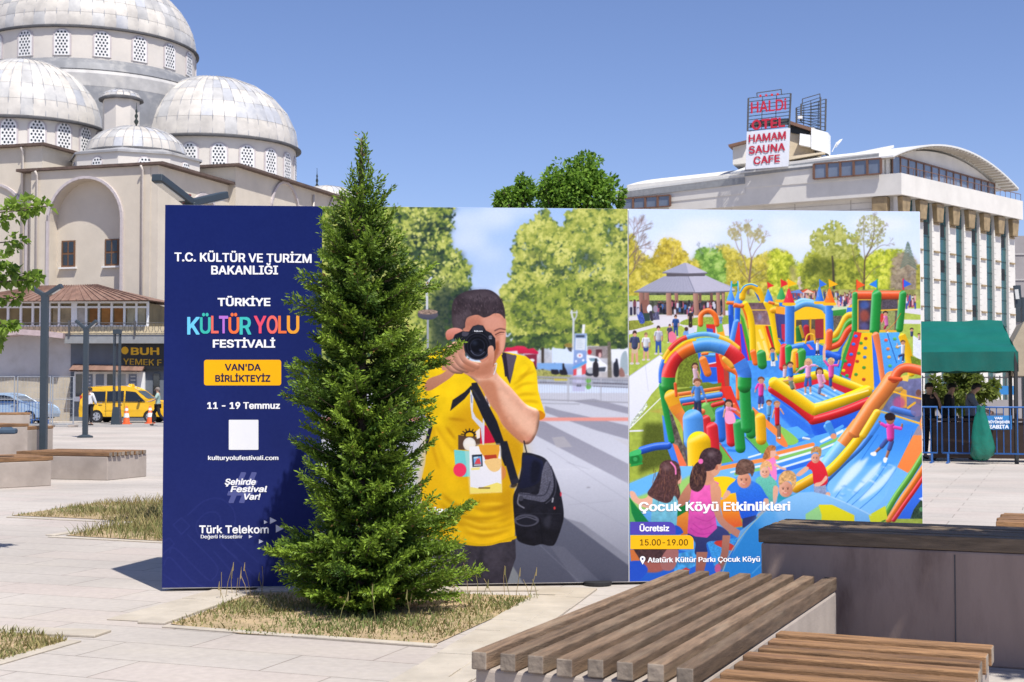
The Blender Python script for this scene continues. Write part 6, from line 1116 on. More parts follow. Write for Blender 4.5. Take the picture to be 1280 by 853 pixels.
def limbs(base, blobs, r, parent, lean=0, h0=.4):
    m = MB(); base = Vector(base); top = Vector(blobs[0][0]); rr = random.Random(int(base.x*7)+3)
    fork = Vector((base.x+(top.x-base.x)*.35, base.y+(top.y-base.y)*.35, base.z+(top.z-base.z)*h0))
    m.tube([base, base+Vector((0, 0, .15)), (base+fork)/2+Vector((.03, .02, 0)), fork], r*1.25, 10, r1=r*.8)
    for c, q in blobs:
        c = Vector(c); md = (fork+c)/2+Vector((rr.uniform(-.2, .2), rr.uniform(-.2, .2), .1))*q[0]; m.tube([fork-Vector((0, 0, .1)), md, c, c+Vector((rr.uniform(-.3, .3)*q[0], 0, q[2]*.6))], r*.6, 7, r1=r*.1)
        for k in range(4): m.tube([md+(c-md)*rr.random(), c+Vector((rr.uniform(-.7, .7)*q[0], rr.uniform(-.7, .7)*q[1], rr.uniform(-.4, .7)*q[2]))], r*.22, 5, r1=r*.05)
    return m.build('trunk', BARK, parent, smooth=True)

# the conifer in front of the billboard
def conifer():
    rr = np.random.RandomState(12); p0 = G(453, 764); Hh = zat(168, p0.y)
    t = thing('conifer', 'tall dense green conifer growing in the dry bed in front of the billboard', 'tree', (p0.x, p0.y, 0))
    m = MB(); m.tube([(p0.x, p0.y, -.02), (p0.x+.01, p0.y, .5), (p0.x-.01, p0.y, 1.8), (p0.x-.02, p0.y, Hh-.25), (p0.x-.02, p0.y, Hh-.03)], .055, 9, r1=.006); m.build('trunk', BARK, t, smooth=True)
    S = p0.y/FPX
    # half widths (left, right) of the outline by height above ground, read from the photo in metres
    ys = [764, 735, 700, 675, 660, 625, 600, 570, 535, 505, 475, 450, 420, 395, 375, 335, 300, 287, 250, 215, 190, 168]
    lf = [54, 84, 118, 128, 118, 96, 84, 84, 94, 88, 102, 84, 72, 70, 84, 88, 66, 64, 46, 26, 15, 3]
    rt = [76, 112, 156, 150, 142, 116, 112, 86, 104, 128, 128, 114, 126, 98, 100, 108, 64, 58, 44, 26, 15, 4]
    hs = np.array([(764-y)*S for y in ys]); order = np.argsort(hs)
    V = []; F = []; C = []; br = MB(); nb = 430
    P0, P1, P2, CC = [], [], [], []
    for b in range(nb):
        u = (b+.5)/nb; h = .06+(Hh-.1)*(1-(1-u)**1.0)**1.18
        az = b*2.39996+rr.normal(0, .35); ca, sa = math.cos(az), math.sin(az)
        rl = np.interp(h+.12, hs[order], np.array(lf)[order])*S; rrt = np.interp(h+.12, hs[order], np.array(rt)[order])*S
        Rm = (rl*(1-ca)/2+rrt*(1+ca)/2)*(1-.18*abs(sa)); ln = Rm*(rr.uniform(.55, 1.0) if rr.rand() < .75 else rr.uniform(.95, 1.1))
        lump = math.sin(3*az+4.1*h+1)*math.sin(6.3*h+2*az)+.6*math.sin(11*h+az); ln *= (.9+.2*lump if h > .55 else .9)
        if rr.rand() < .1 and h > .55: ln *= 1.15
        rise = ln*(rr.uniform(.15, .5) if h > .5 else rr.uniform(0, .3)) + (.12 if h > 2.6 else 0)
        if ln < .03: ln = .03
        base = np.array([p0.x-.01, p0.y, max(.03, h-rise*.75)]); out = np.array([ca, sa, 0.]); side = np.array([-sa, ca, 0.])
        n_ = max(4, int(ln/.0085))
        if ln > .2: br.tube([base, base+out*ln*.5+[0, 0, rise*.25], base+out*ln*.92+[0, 0, rise*.9]], .007, 4, r1=.002)
        tint = rr.rand()
        roll = rr.normal(0, .5); sd = side*math.cos(roll)+np.array([0, 0, 1])*math.sin(roll)
        for k in range(n_):
            f = .12+.88*(k+rr.rand())/n_; q = base+out*ln*f+np.array([0, 0, rise*(.45*f+.55*f*f)])
            dirn = out+np.array([0, 0, rise/ln*(.45+1.1*f)]); dirn /= np.linalg.norm(dirn)
            sg = 1 if k % 2 else -1; lt = (.05+.15*(1-f)*min(1, ln/.5)+.03*rr.rand())*(1 if ln > .15 else .6)
            sp = dirn*.9+sd*sg*rr.uniform(.25, .8)+rr.normal(0, .16, 3); sp /= np.linalg.norm(sp)
            # a feather: spine with small scale shoots on both sides
            m_n = max(3, int(lt/.013)); pv = np.cross(sp, rr.normal(0, 1, 3)); pv /= np.linalg.norm(pv)
            for j in range(m_n):
                g = (j+.5)/m_n; o = q+sp*lt*g+np.array([0, 0, .012*g]); s2 = 1 if j % 2 else -1
                d2 = sp*.85+pv*s2*.55+rr.normal(0, .16, 3); d2 /= np.linalg.norm(d2); l2 = .018+.017*rr.rand()
                w = np.cross(d2, pv+rr.normal(0, .4, 3)); w = w/np.linalg.norm(w)*(.0042+.002*rr.rand())
                P0.append(o); P1.append(d2*l2*1.35); P2.append(w*1.35)
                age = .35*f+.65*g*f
                CC.append((age, tint, rr.rand()))
    P0, P1, P2, CC = map(np.array, (P0, P1, P2, CC)); n = len(P0)
    V = np.stack([P0-P2*.5, P0+P2*.5, P0+P1*.6+P2, P0+P1, P0+P1*.6-P2], 1)
    V = np.stack([P0, P0+P1*.5+P2, P0+P1, P0+P1*.5-P2], 1).reshape(-1, 3); F = np.arange(n)[:, None]*4+np.array([[0, 1, 2, 3]])
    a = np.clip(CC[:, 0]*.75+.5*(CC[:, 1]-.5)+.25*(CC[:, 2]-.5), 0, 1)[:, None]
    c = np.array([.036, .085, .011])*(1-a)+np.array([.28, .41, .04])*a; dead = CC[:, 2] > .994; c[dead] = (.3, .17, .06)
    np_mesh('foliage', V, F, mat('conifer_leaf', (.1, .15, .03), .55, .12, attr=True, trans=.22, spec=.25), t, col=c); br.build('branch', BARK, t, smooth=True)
    return n
print('conifer leaves', conifer())

# tree behind the billboard
def blob_px(px, py, Y, rx, rz, ry=None): c = at(px, py, Y); k = Y/FPX; return (tuple(c), (rx*k, (ry or rx)*k, rz*k))
GCOL = [(.07, .16, .02), (.14, .27, .032), (.2, .35, .045), (.3, .45, .08)]
t = thing('broadleaf_tree', 'green broadleaf tree whose crown rises above the middle of the billboard', 'tree', (xat(712, 40), 40, 0))
bl = [blob_px(720, 245, 40, 46, 38), blob_px(735, 222, 40, 26, 28), blob_px(690, 240, 40, 30, 26), blob_px(757, 250, 40, 26, 28), blob_px(716, 222, 40, 16, 20), blob_px(742, 208, 40, 13, 18), blob_px(676, 236, 40, 10, 16), blob_px(770, 244, 40, 10, 16), blob_px(705, 300, 40, 70, 40), blob_px(728, 203, 40, 8, 14)]
crown('crown', bl, 15000, .125, GCOL, t, 3); limbs((xat(715, 40), 40, 0), bl[:5], .16, t)
t = thing('broadleaf_tree', 'smaller round green tree crown left of the taller one above the billboard', 'tree', (xat(645, 43), 43, 0))
bl = [blob_px(648, 250, 43, 28, 26), blob_px(655, 238, 43, 14, 20), blob_px(630, 252, 43, 16, 20), blob_px(645, 300, 43, 44, 36)]
crown('crown', bl, 7500, .125, GCOL, t, 4); limbs((xat(648, 43), 43, 0), bl[:3], .13, t)
# plane tree at the left edge: the trunk stands outside the picture, some sprays reach in
t = thing('plane_tree', 'plane tree with bright green broad leaves reaching in from the left edge', 'tree', (-6.3, 13.2, 0))
bl = [((-6.6, 13.2, 3.9), (1.1, 1.1, 1.0)), ((-6.4, 13.0, 2.9), (.6, .7, .5)), ((-6.8, 13.6, 4.9), (.9, .9, .7))]+[blob_px(px, py, 13+.05*i, rx, rz) for i, (px, py, rx, rz) in enumerate(((30, 262, 26, 11), (52, 258, 14, 12), (8, 270, 16, 10), (10, 302, 18, 9), (26, 350, 20, 9), (8, 345, 16, 14), (14, 372, 18, 10), (6, 408, 22, 9), (-6, 330, 20, 24), (38, 345, 10, 6), (-10, 420, 20, 20)))]
crown('crown', bl[:3], 1500, .13, [(.07, .13, .02), (.11, .19, .03), (.16, .25, .05)], t, 5, .85); crown('crown', bl[3:], 640, .07, [(.14, .24, .03), (.22, .34, .05), (.3, .42, .08)], t, 6, .85); limbs((-6.3, 13.2, 0), bl[:3], .1, t)
m = MB()
for b in bl[3:10]: c = Vector(b[0]); m.tube([(-6.3, 13.2, c.z-.35), (-5.6, 13.1, c.z-.1), c+Vector((.05, 0, 0))], .018, 5, r1=.005)
m.build('branch', BARK, t, smooth=True)
# the tree that shades the tall bench (its crown is above the picture)
t = thing('shade_tree', 'broadleaf tree standing right of the picture, shading the tall bench', 'tree', (5.6, 7.2, 0))
bl = [((3.0, 6.62, 5.0), (.5, .42, .3)), ((3.7, 6.25, 5.0), (.65, .5, .35)), ((4.5, 5.95, 5.0), (.7, .6, .4)), ((5.3, 5.6, 5.0), (.75, .65, .4)), ((4.1, 6.9, 5.4), (.8, .45, .4)), ((5.1, 6.4, 5.4), (.9, .55, .4)), ((6.2, 5.4, 5.2), (.8, .8, .5)), ((3.3, 7.05, 5.3), (.5, .35, .3))]
crown('crown', bl, 11000, .11, GCOL, t, 7, .7); limbs((5.6, 7.2, 0), bl, .11, t, h0=.5)

# ---------------- lamps ----------------
def y_lamp(label, px, py_top, Y, arm=22, tilt=10, rz=0):
    p = at(px, 489, Y); zt = zat(py_top, Y); t = thing('street_lamp', label, 'street lamp', (p.x, Y, 0), rz, 'slate grey Y shaped lamp posts'); k = Y/FPX
    m = MB(); m.box((p.x, Y, zt/2), (.16, .16, zt)); m.build('post', STEEL, t, bevel=.01)
    m = MB(); m.lathe([(.001, 0), (.26, 0), (.26, .05), (.12, .1), (.001, .1)], (p.x, Y, .002), 16); m.build('base_plate', STEEL, t)
    for s in (-1, 1):
        m = MB(); a = Vector((p.x+s*.03, Y, zt-.06)); b = Vector((p.x+s*arm*k, Y, zt+tilt*k)); m.bar(a, b, .17, .1); o = m.build('lamp_arm', STEEL, t, bevel=.01)
        m = MB(); d = (b-a).normalized(); n = Vector((-d.z*s, 0, d.x*s))*(1 if s*d.x*s > 0 else -1); n = Vector((d.z*(1 if s > 0 else -1), 0, -abs(d.x))); m.bar(a+d*((b-a).length*.3)+n*.055, b-d*.08+n*.055, .1, .012); m.build('light_panel', mat('lamp_diffuser', (.6, .6, .58), .3, .05), o)
    return t
y_lamp('tall Y shaped slate grey lamp post rising behind the left benches', 55, 366, 34, 21, 9)
y_lamp('second Y shaped lamp post, in front of the yellow taxi', 107, 409, 48, 13, 8)
def big_lamp():
    Y = 16.2; t = thing('street_lamp', 'Y shaped lamp whose dark arms show just above the billboard corner', 'street lamp', (xat(236, Y), Y, 0), 0, 'slate grey Y shaped lamp posts'); x = xat(236, Y); zt = zat(254, Y)
    m = MB(); m.box((x, Y, zt/2), (.15, .15, zt)); m.build('post', STEEL, t, bevel=.01)
    m = MB(); m.lathe([(.001, 0), (.25, 0), (.25, .05), (.12, .1), (.001, .1)], (x, Y, .002), 16); m.build('base_plate', STEEL, t)
    for (qx, qy), dy in (((196, 222), -.9), ((281, 244), .5)):
        a = Vector((x, Y, zt)); b = at(qx, qy, Y+dy); m = MB(); m.bar(a, b, .125, .085); o = m.build('lamp_arm', STEEL, t, bevel=.012)
        m = MB(); d = (b-a).normalized(); u = d.cross(Vector((0, 1, 0)) if True else 0); n = d.cross(Vector((0, 0, 1))).cross(d).normalized()*-1; m.bar(a+d*.25+n*.048, b-d*.06+n*.048, .08, .012); m.build('light_panel', mat('lamp_diffuser', (.6, .6, .58), .3, .05), o)
    m = MB(); c = at(230, 249, Y-.12); m.lathe([(.02, 0), (.05, .02), (.085, .1)], (c.x, c.y, c.z-.05), 14); m.lathe([(.02, .1), (.085, .1)], (c.x, c.y, c.z-.05), 14); m.build('red_horn', mat('red_plastic', (.5, .03, .03), .4, .1), t)
big_lamp()
Y = G(146, 531).y; x = xat(146, Y); k = Y/FPX
t = thing('light_column', 'slim lantern column of four dark rods on a tapered base before the taxi', 'light column', (x, Y, 0)); zt = zat(415, Y); zb = zat(509, Y)
m = MB(); m.hexa([(x+a*.22, Y+b*.22, 0) for a, b in ((-1, -1), (1, -1), (1, 1), (-1, 1))], [(x+a*.15, Y+b*.15, zb) for a, b in ((-1, -1), (1, -1), (1, 1), (-1, 1))]); m.build('base', STEEL, t, bevel=.01)
for a, b in ((-1, -1), (1, -1), (1, 1), (-1, 1)): m = MB(); m.bar((x+a*.125, Y+b*.125, zb-.02), (x+a*.125, Y+b*.125, zt-.02), .05, .05); m.build('rod', STEEL, t)
m = MB(); m.box((x, Y, zt), (.34, .34, .22)); m.build('cap', STEEL, t, bevel=.01)
t = thing('street_lamp', 'dark lamp head at the right edge above the beige kiosk', 'street lamp', (xat(1281, 36), 36, 0)); m = MB(); m.box((xat(1281, 36), 36, zat(372, 36)/2), (.12, .12, zat(372, 36))); m.build('post', STEEL, t); m = MB(); m.bar(at(1271, 357, 36), at(1273, 385, 36), .16, .1); o = m.build('lamp_arm', STEEL, t); m = MB(); m.bar(at(1270.5, 362, 35.9), at(1272, 374, 35.9), .09, .02); m.build('light_panel', mat('lamp_diffuser', (.6, .6, .58), .3, .05), o)

# ---------------- people ----------------
def skin_mesh(pts, edges, rad, name, m, parent, root=0, sub=1):
    me = bpy.data.meshes.new(name); me.from_pydata([tuple(p) for p in pts], edges, []); o = bpy.data.objects.new(name, me); sc.collection.objects.link(o)
    md = o.modifiers.new('s', 'SKIN'); md.use_smooth_shade = True
    for i, r in enumerate(rad): d = me.skin_vertices[0].data[i]; d.radius = (r, r) if np.ndim(r) == 0 else r; d.use_root = (i == root)
    s2 = o.modifiers.new('u', 'SUBSURF'); s2.levels = sub; s2.render_levels = sub
    dg = bpy.context.evaluated_depsgraph_get(); dg.update(); nm = bpy.data.meshes.new_from_object(o.evaluated_get(dg)); bpy.data.objects.remove(o); bpy.data.meshes.remove(me)
    nm.name = name; nm.materials.clear(); nm.materials.append(m); nm.polygons.foreach_set('use_smooth', [True]*len(nm.polygons))
    r = bpy.data.objects.new(name, nm); sc.collection.objects.link(r); r.parent = parent; INV[r.name] = INV[parent.name]; return r
SKIN = mat('skin', (.42, .24, .16), .55, .08, 6)
def person(label, x, y, rz, shirt, trou, hair, J=None, H=1.74, sleeve=1.0, bald=False, group=None):
    """standing figure facing -y in its own frame; J overrides joints"""
    t = thing('person', label, 'person', (x, y, 0), rz, group); s = H/1.74
    j = dict(pel=(0, 0, .95), spi=(0, .01, 1.14), che=(0, .01, 1.35), nec=(0, 0, 1.48), hb=(0, -.02, 1.56), hm=(0, -.03, 1.64), ht=(0, -.02, 1.71))
    for n, sg in (('l', -1), ('r', 1)):
        j.update({'sh'+n: (sg*.175, .01, 1.42), 'el'+n: (sg*.22, .03, 1.14), 'wr'+n: (sg*.23, -.03, .9), 'pa'+n: (sg*.23, -.05, .83), 'hi'+n: (sg*.09, 0, .9), 'kn'+n: (sg*.1, -.02, .5), 'an'+n: (sg*.1, .02, .09), 'to'+n: (sg*.11, -.12, .03)})
    if J: j.update(J)
    j = {k: Vector(v)*s for k, v in j.items()}
    N_ = list(j); I = {k: i for i, k in enumerate(N_)}; pts = [j[k] for k in N_]
    rad = {'pel': (.14, .1), 'spi': (.125, .09), 'che': (.15, .1), 'nec': .055, 'hb': .07, 'hm': (.082, .098), 'ht': .05}
    for n in 'lr': rad.update({'sh'+n: .062, 'el'+n: .042, 'wr'+n: .03, 'pa'+n: .033, 'hi'+n: .085, 'kn'+n: .058, 'an'+n: .04, 'to'+n: .03})
    E = [('pel', 'spi'), ('spi', 'che'), ('che', 'nec'), ('nec', 'hb'), ('hb', 'hm'), ('hm', 'ht')]
    for n in 'lr': E += [('che', 'sh'+n), ('sh'+n, 'el'+n), ('el'+n, 'wr'+n), ('wr'+n, 'pa'+n), ('pel', 'hi'+n), ('hi'+n, 'kn'+n), ('kn'+n, 'an'+n), ('an'+n, 'to'+n)]
    ed = [(I[a], I[b]) for a, b in E]; rd = [tuple(np.array(rad[k])*s) if np.ndim(rad[k]) else rad[k]*s for k in N_]
    for n in 'lr':                                 # five fingers rooted in each palm
        w, p = j['wr'+n], j['pa'+n]; d = (p-w).normalized(); sd = d.cross(Vector((0, 1, 0))); sd = sd.normalized() if sd.length > .1 else Vector((1, 0, 0))
        for q, (o, l) in enumerate(((-.027, .062), (-.009, .075), (.009, .08), (.027, .07))):
            a = p+d*.03*s+sd*o*s; b = a+d*l*.5*s; c = b+(d*.8+Vector((0, -.4, 0)))*l*.5*s; k = len(pts); pts += [a, b, c]; rd += [.0095, .009, .008]; ed += [(I['pa'+n], k), (k, k+1), (k+1, k+2)]
        k = len(pts); pts += [p+sd*-.035*s+d*.0*s, p+sd*-.055*s+d*.035*s]; rd += [.011, .009]; ed += [(I['pa'+n], k), (k, k+1)]
    body = skin_mesh(pts, ed, rd, 'body', SKIN, t)
    def part(keys, edges, rads, name, m):
        i = {k: n for n, k in enumerate(keys)}; return skin_mesh([j[k] if k in j else k for k in keys], [(i[a], i[b]) for a, b in edges], rads, name, m, t)
    J2 = {}
    for n in 'lr': j['ms'+n] = j['sh'+n]+(j['el'+n]-j['sh'+n])*sleeve; 
    j['hem'] = j['pel']-Vector((0, 0, .06*s)); j['col'] = j['nec']-Vector((0, 0, .02*s))
    part(['hem', 'pel', 'spi', 'che', 'col', 'shl', 'shr', 'msl', 'msr'], [('hem', 'pel'), ('pel', 'spi'), ('spi', 'che'), ('che', 'col'), ('che', 'shl'), ('che', 'shr'), ('shl', 'msl'), ('shr', 'msr')], [(.165*s, .125*s), (.165*s, .125*s), (.15*s, .12*s), (.17*s, .125*s), .07*s, .082*s, .082*s, .062*s, .062*s], 'shirt', shirt)
    for n in 'lr': j['cu'+n] = j['an'+n]+Vector((0, 0, .02))
    part(['pel', 'hil', 'hir', 'knl', 'knr', 'cul', 'cur'], [('pel', 'hil'), ('pel', 'hir'), ('hil', 'knl'), ('hir', 'knr'), ('knl', 'cul'), ('knr', 'cur')], [(.15*s, .11*s), .1*s, .1*s, .074*s, .074*s, .062*s, .062*s], 'trousers', trou)
    for n in 'lr':
        a, o = j['an'+n], j['to'+n]; skin_mesh([a+Vector((0, .05, -.045)), (a+o)/2-Vector((0, 0, .02)), o], [(0, 1), (1, 2)], [.042, .045, .035], 'shoe', BLACK, t)
    hm = j['hm']; m = MB(); fw = (j['hm']-j['hb']); 
    if not bald:
        V = []; nn = 12
        for a in range(7):
            ph = math.pi/2*a/6
            for b in range(nn): th = 2*math.pi*b/nn; V.append((hm.x+.098*s*math.cos(ph)*math.cos(th), hm.y+.018*s+.112*s*math.cos(ph)*math.sin(th), hm.z+.005+(.105*s*math.sin(ph)) - (.05*s if math.sin(th) > .2 and a == 0 else 0)))
        m.add(V, [[a*nn+b, a*nn+(b+1) % nn, (a+1)*nn+(b+1) % nn, (a+1)*nn+b] for a in range(6) for b in range(nn)]); m.build('hair', hair, t, smooth=True, local=True)
    f = MB(); f.add([hm+Vector(q)*s for q in ((-.014, -.098, .0), (.014, -.098, .0), (.018, -.095, -.045), (-.018, -.095, -.045), (0, -.128, -.038))], [[0, 1, 4], [1, 2, 4], [2, 3, 4], [3, 0, 4]]); f.build('nose', SKIN, t, local=True)
    f = MB()
    for sg in (-1, 1): f.box(hm+Vector((sg*.032, -.098, .008))*s, (.022, .008, .009))
    f.box(hm+Vector((0, -.096, -.062))*s, (.045, .008, .008)); f.build('eyes_and_mouth', mat('face_dark', (.09, .04, .035), .5, .1), t, local=True)
    return t
CL = lambda n, c: mat('cloth_'+n, c, .9, .12, 8)
DH = mat('dark_hair', (.02, .015, .012), .6, .2); GH = mat('grey_hair', (.2, .17, .15), .6, .2)
p = G(112, 532); person('man in a white shirt and black trousers standing behind the yellow taxi', p.x, p.y, R(150), CL('white', (.7, .7, .72)), CL('black', (.015, .015, .02)), DH, dict(ell=(-.2, -.1, 1.16), wrl=(-.1, -.22, 1.0), pal=(-.08, -.28, .98)), sleeve=1.7)
p = G(197, 532.5); person('man in a pale green shirt walking past the front of the taxi', p.x, p.y, R(-80), CL('sage', (.3, .42, .38)), CL('black', (.015, .015, .02)), GH, dict(knl=(-.1, -.2, .52), anl=(-.1, -.22, .1), tol=(-.1, -.36, .05), knr=(.1, .08, .52), anr=(.1, .36, .16), tor=(.1, .28, .03), elr=(.24, -.12, 1.18), wrr=(.2, -.32, 1.1), par=(.2, -.39, 1.1)), sleeve=.9)

# ---------------- cars, cones, fence ----------------
def car(name, label, x, y, rz, paint, L_=4.4, van=True, sign=False, cat='taxi'):
    t = thing(name, label, cat, (x, y, 0), rz)      # local: rear at x=0, front at x=L, near side at y=0
    W = 1.75
    if van: prof = [(.02, .32), (0, .62), (.03, .95), (.1, 1.35), (.22, 1.66), (.5, 1.74), (1.6, 1.78), (2.45, 1.74), (2.75, 1.62), (3.3, 1.2), (3.5, 1.1), (4.1, .98), (4.33, .85), (4.4, .6), (4.38, .32)]
    else: prof = [(.05, .35), (0, .6), (.05, .92), (.3, .98), (.75, 1.02), (1.3, 1.38), (1.7, 1.45), (2.3, 1.45), (2.7, 1.36), (3.3, 1.0), (4.1, .88), (4.3, .75), (4.4, .55), (4.35, .33)]
    # wheel arches cut in the lower edge
    low = []
    for cx in (3.52, .85):
        low += [(cx+.37*math.cos(a), .30+.37*math.sin(a)*1.02) for a in np.linspace(.1, math.pi-.1, 9)]
    pts = prof+low; m = MB()
    n = len(pts); ins = lambda z: .0 if z < .95 else (z-.95)*.17
    near = [(a, ins(b), b) for a, b in pts]; far = [(a, W-ins(b), b) for a, b in pts]
    m.add(near+far, [[i, (i+1) % n, n+(i+1) % n, n+i] for i in range(n)]); 
    m.add(near, [list(range(n))]); m.add(far, [list(range(n))[::-1]])
    body = m.build('body', paint, t, local=True); bv = body.modifiers.new('w', 'WELD'); bv.merge_threshold = .001; b2 = body.modifiers.new('b', 'BEVEL'); b2.width = .035; b2.segments = 3; b2.angle_limit = R(35); b2.limit_method = 'ANGLE'
    m = MB(); m.box((2.2, W/2, .5), (4.0, W-.3, .5)); m.build('underbody', BLACK, t, local=True)
    if van: wins = [[(.35, 1.05), (1.28, 1.05), (1.28, 1.55), (.47, 1.55)], [(1.36, 1.05), (2.2, 1.05), (2.2, 1.58), (1.36, 1.56)], [(2.28, 1.05), (3.28, 1.05), (2.78, 1.52), (2.28, 1.58)]]
    else: wins = [[(.95, 1.02), (1.85, 1.0), (1.85, 1.36), (1.35, 1.33)], [(1.93, 1.0), (3.05, 1.0), (2.62, 1.3), (2.3, 1.37), (1.93, 1.37)]]
    for side in (0, 1):
        for w in wins:
            m = MB(); q = [(a, (-.006+ins(b)) if not side else W+.006-ins(b), b) for a, b in w]; e = .012 if not side else -.012; m.prism(q, (0, e, 0)); m.build('side_window', glass('car_glass', (.012, .014, .016)), t, local=True)
        for cx in (.85, 3.52):
            m = MB(); yy = .14 if not side else W-.14; V = []
            m.tube([(cx, yy-.12, .31), (cx, yy+.12, .31)], .31, 22); w_ = m.build('wheel', BLACK, t, local=True)
            m = MB(); yo = yy-.125 if not side else yy+.125; m.tube([(cx, yo-.006, .31), (cx, yo+.006, .31)], .2, 18)
            m.build('rim', mat('alloy', (.5, .5, .52), .35, .1, metal=.7), w_, local=True)
            m = MB()
            for k in range(5):
                a = k*1.2566+.6; m.bar((cx+.1*math.cos(a), yo+(-.009 if not side else .009), .31+.1*math.sin(a)), (cx+.17*math.cos(a), yo+(-.009 if not side else .009), .31+.17*math.sin(a)), .05, .008, up=(0, 1, 0))
            m.build('rim_slots', BLACK, w_, local=True)
    m = MB(); m.add([(2.84 if van else 2.78, .2, 1.57 if van else 1.31), (2.84 if van else 2.78, W-.2, 1.57 if van else 1.31), (3.34 if van else 3.26, W-.14, 1.19 if van else 1.03), (3.34 if van else 3.26, .14, 1.19 if van else 1.03)], [[0, 1, 2, 3]]); 
    m.v = [(a+.012, b, c+.012) for a, b, c in m.v]; m.build('windscreen', glass('windscreen_glass', (.1, .13, .16)), t, local=True)
    for a in ((1.05, 2.05) if van else (1.75, 2.75)): m = MB(); m.box((a, -.012, .98 if van else .93), (.2, .03, .035)); m.build('door_handle', paint if not van else mat('chrome', (.6, .6, .6), .2, .05, metal=.9), t, local=True, bevel=.006)
    for a in ((1.32, 2.24) if van else (1.89,)): m = MB(); m.box((a, -.001, .75), (.012, .008, .85)); m.build('door_seam', BLACK, t, local=True)
    m = MB(); m.box((3.0, -.09, 1.08 if van else 1.02), (.12, .16, .14)); m.build('wing_mirror', BLACK, t, local=True, bevel=.03)
    m = MB(); m.box((.06, .1, 1.1 if van else .8), (.12, .16, .5 if van else .16)); m.build('tail_light', mat('tail_light_red', (.45, .03, .02), .25, .1), t, local=True, bevel=.02)
    m = MB(); m.box((4.2, .2, .78), (.2, .3, .16)); m.build('headlight', mat('headlight_clear', (.7, .72, .74), .15, .05), t, local=True, bevel=.03)
    for a in (0, 1): m = MB(); m.box((.02 if not a else 4.38, W/2, .42), (.1, W-.1, .22)); m.build('bumper', paint, t, local=True, bevel=.04)
    if van:
        for yy in (.3, W-.3): m = MB(); m.tube([(.6, yy, 1.77), (.75, yy, 1.83), (2.3, yy, 1.83), (2.45, yy, 1.77)], .02, 6); m.build('roof_rail', mat('chrome', (.6, .6, .6), .2, .05, metal=.9), t, local=True)
        m = MB(); m.box((2.2, -.0015, .62), (1.9, .004, .06)); m.build('side_trim', paint, t, local=True)
    if sign: m = MB(); m.hexa([(2.2, .6, 1.775), (2.45, .6, 1.775), (2.45, 1.15, 1.775), (2.2, 1.15, 1.775)], [(2.26, .65, 1.92), (2.39, .65, 1.92), (2.39, 1.1, 1.92), (2.26, 1.1, 1.92)]); m.build('taxi_sign', mat('taxi_sign_yellow', (.75, .45, .02), .4, .05), t, local=True, bevel=.02)
    return t
p = G(99, 528.7); car('taxi_van', 'yellow taxi van parked on the street behind the orange cones', p.x, p.y, R(-2), mat('taxi_yellow', (.76, .43, .008), .3, .04, coat=.6), sign=True)
p = G(-55, 530); car('parked_car', 'pale blue parked car behind the wire fence at the left edge', p.x, p.y, R(-2), mat('car_silver_blue', (.3, .4, .52), .3, .05, coat=.6), van=False, cat='car')
def cone(label, px, py):
    p = G(px, py); t = thing('traffic_cone', label, 'traffic cone', p, 0, 'orange cones beside the taxi'); OR = mat('cone_orange', (.75, .12, .03), .5, .08)
    m = MB(); m.box((p.x, p.y, .02), (.42, .42, .04)); m.build('base', OR, t, bevel=.01); m = MB(); m.lathe([(.17, .03), (.045, .86), (.001, .87)], p, 18); m.build('cone_body', OR, t, smooth=True); m = MB(); m.lathe([(.134, .32), (.102, .52)], p, 18); m.lathe([(.083, .64), (.063, .76)], p, 18); m.v = [(p.x+(a-p.x)*1.03, p.y+(b-p.y)*1.03, c) for a, b, c in m.v]; m.build('reflective_band', mat('cone_white', (.75, .75, .75), .4, .05), t, smooth=True)
cone('taller orange cone standing at the middle of the taxi', 158, 530.6); cone('orange cone near the front of the taxi, beside the walking man', 187.5, 529.8)
def fence():
    Y0 = G(45, 534).y; t = thing('mesh_fence', 'galvanised wire mesh site fence before the blue car at the left', 'fence', (xat(45, Y0), Y0, 0)); k = Y0/FPX
    zt = zat(471, Y0)
    for a, b in ((-40, 18), (22, 63), (66, 92)):
        xa, xb = xat(a, Y0), xat(b, Y0); m = MB(); z0 = .12
        m.tube([(xa, Y0, .02), (xa, Y0, zt), (xb, Y0, zt), (xb, Y0, .02)], .03, 6); m.tube([(xa, Y0, z0), (xb, Y0, z0)], .025, 6); m.tube([(xa, Y0, zt*.55), (xb, Y0, zt*.55)], .02, 6); m.build('frame', GALV, t)
        m = MB(); n = int((xb-xa)/.14)
        for i in range(1, n): m.bar((xa+(xb-xa)*i/n, Y0, z0), (xa+(xb-xa)*i/n, Y0, zt), .008, .008)
        for i in range(1, 9): m.bar((xa, Y0, z0+(zt-z0)*i/9), (xb, Y0, z0+(zt-z0)*i/9), .007, .007)
        m.build('wire_mesh', GALV, t)
        m = MB(); m.box((xb, Y0, .05), (.25, .7, .1)); m.build('foot', CONC, t, bevel=.02)
fence()
BLUEP = mat('barrier_blue', (.03, .12, .36), .4, .1)
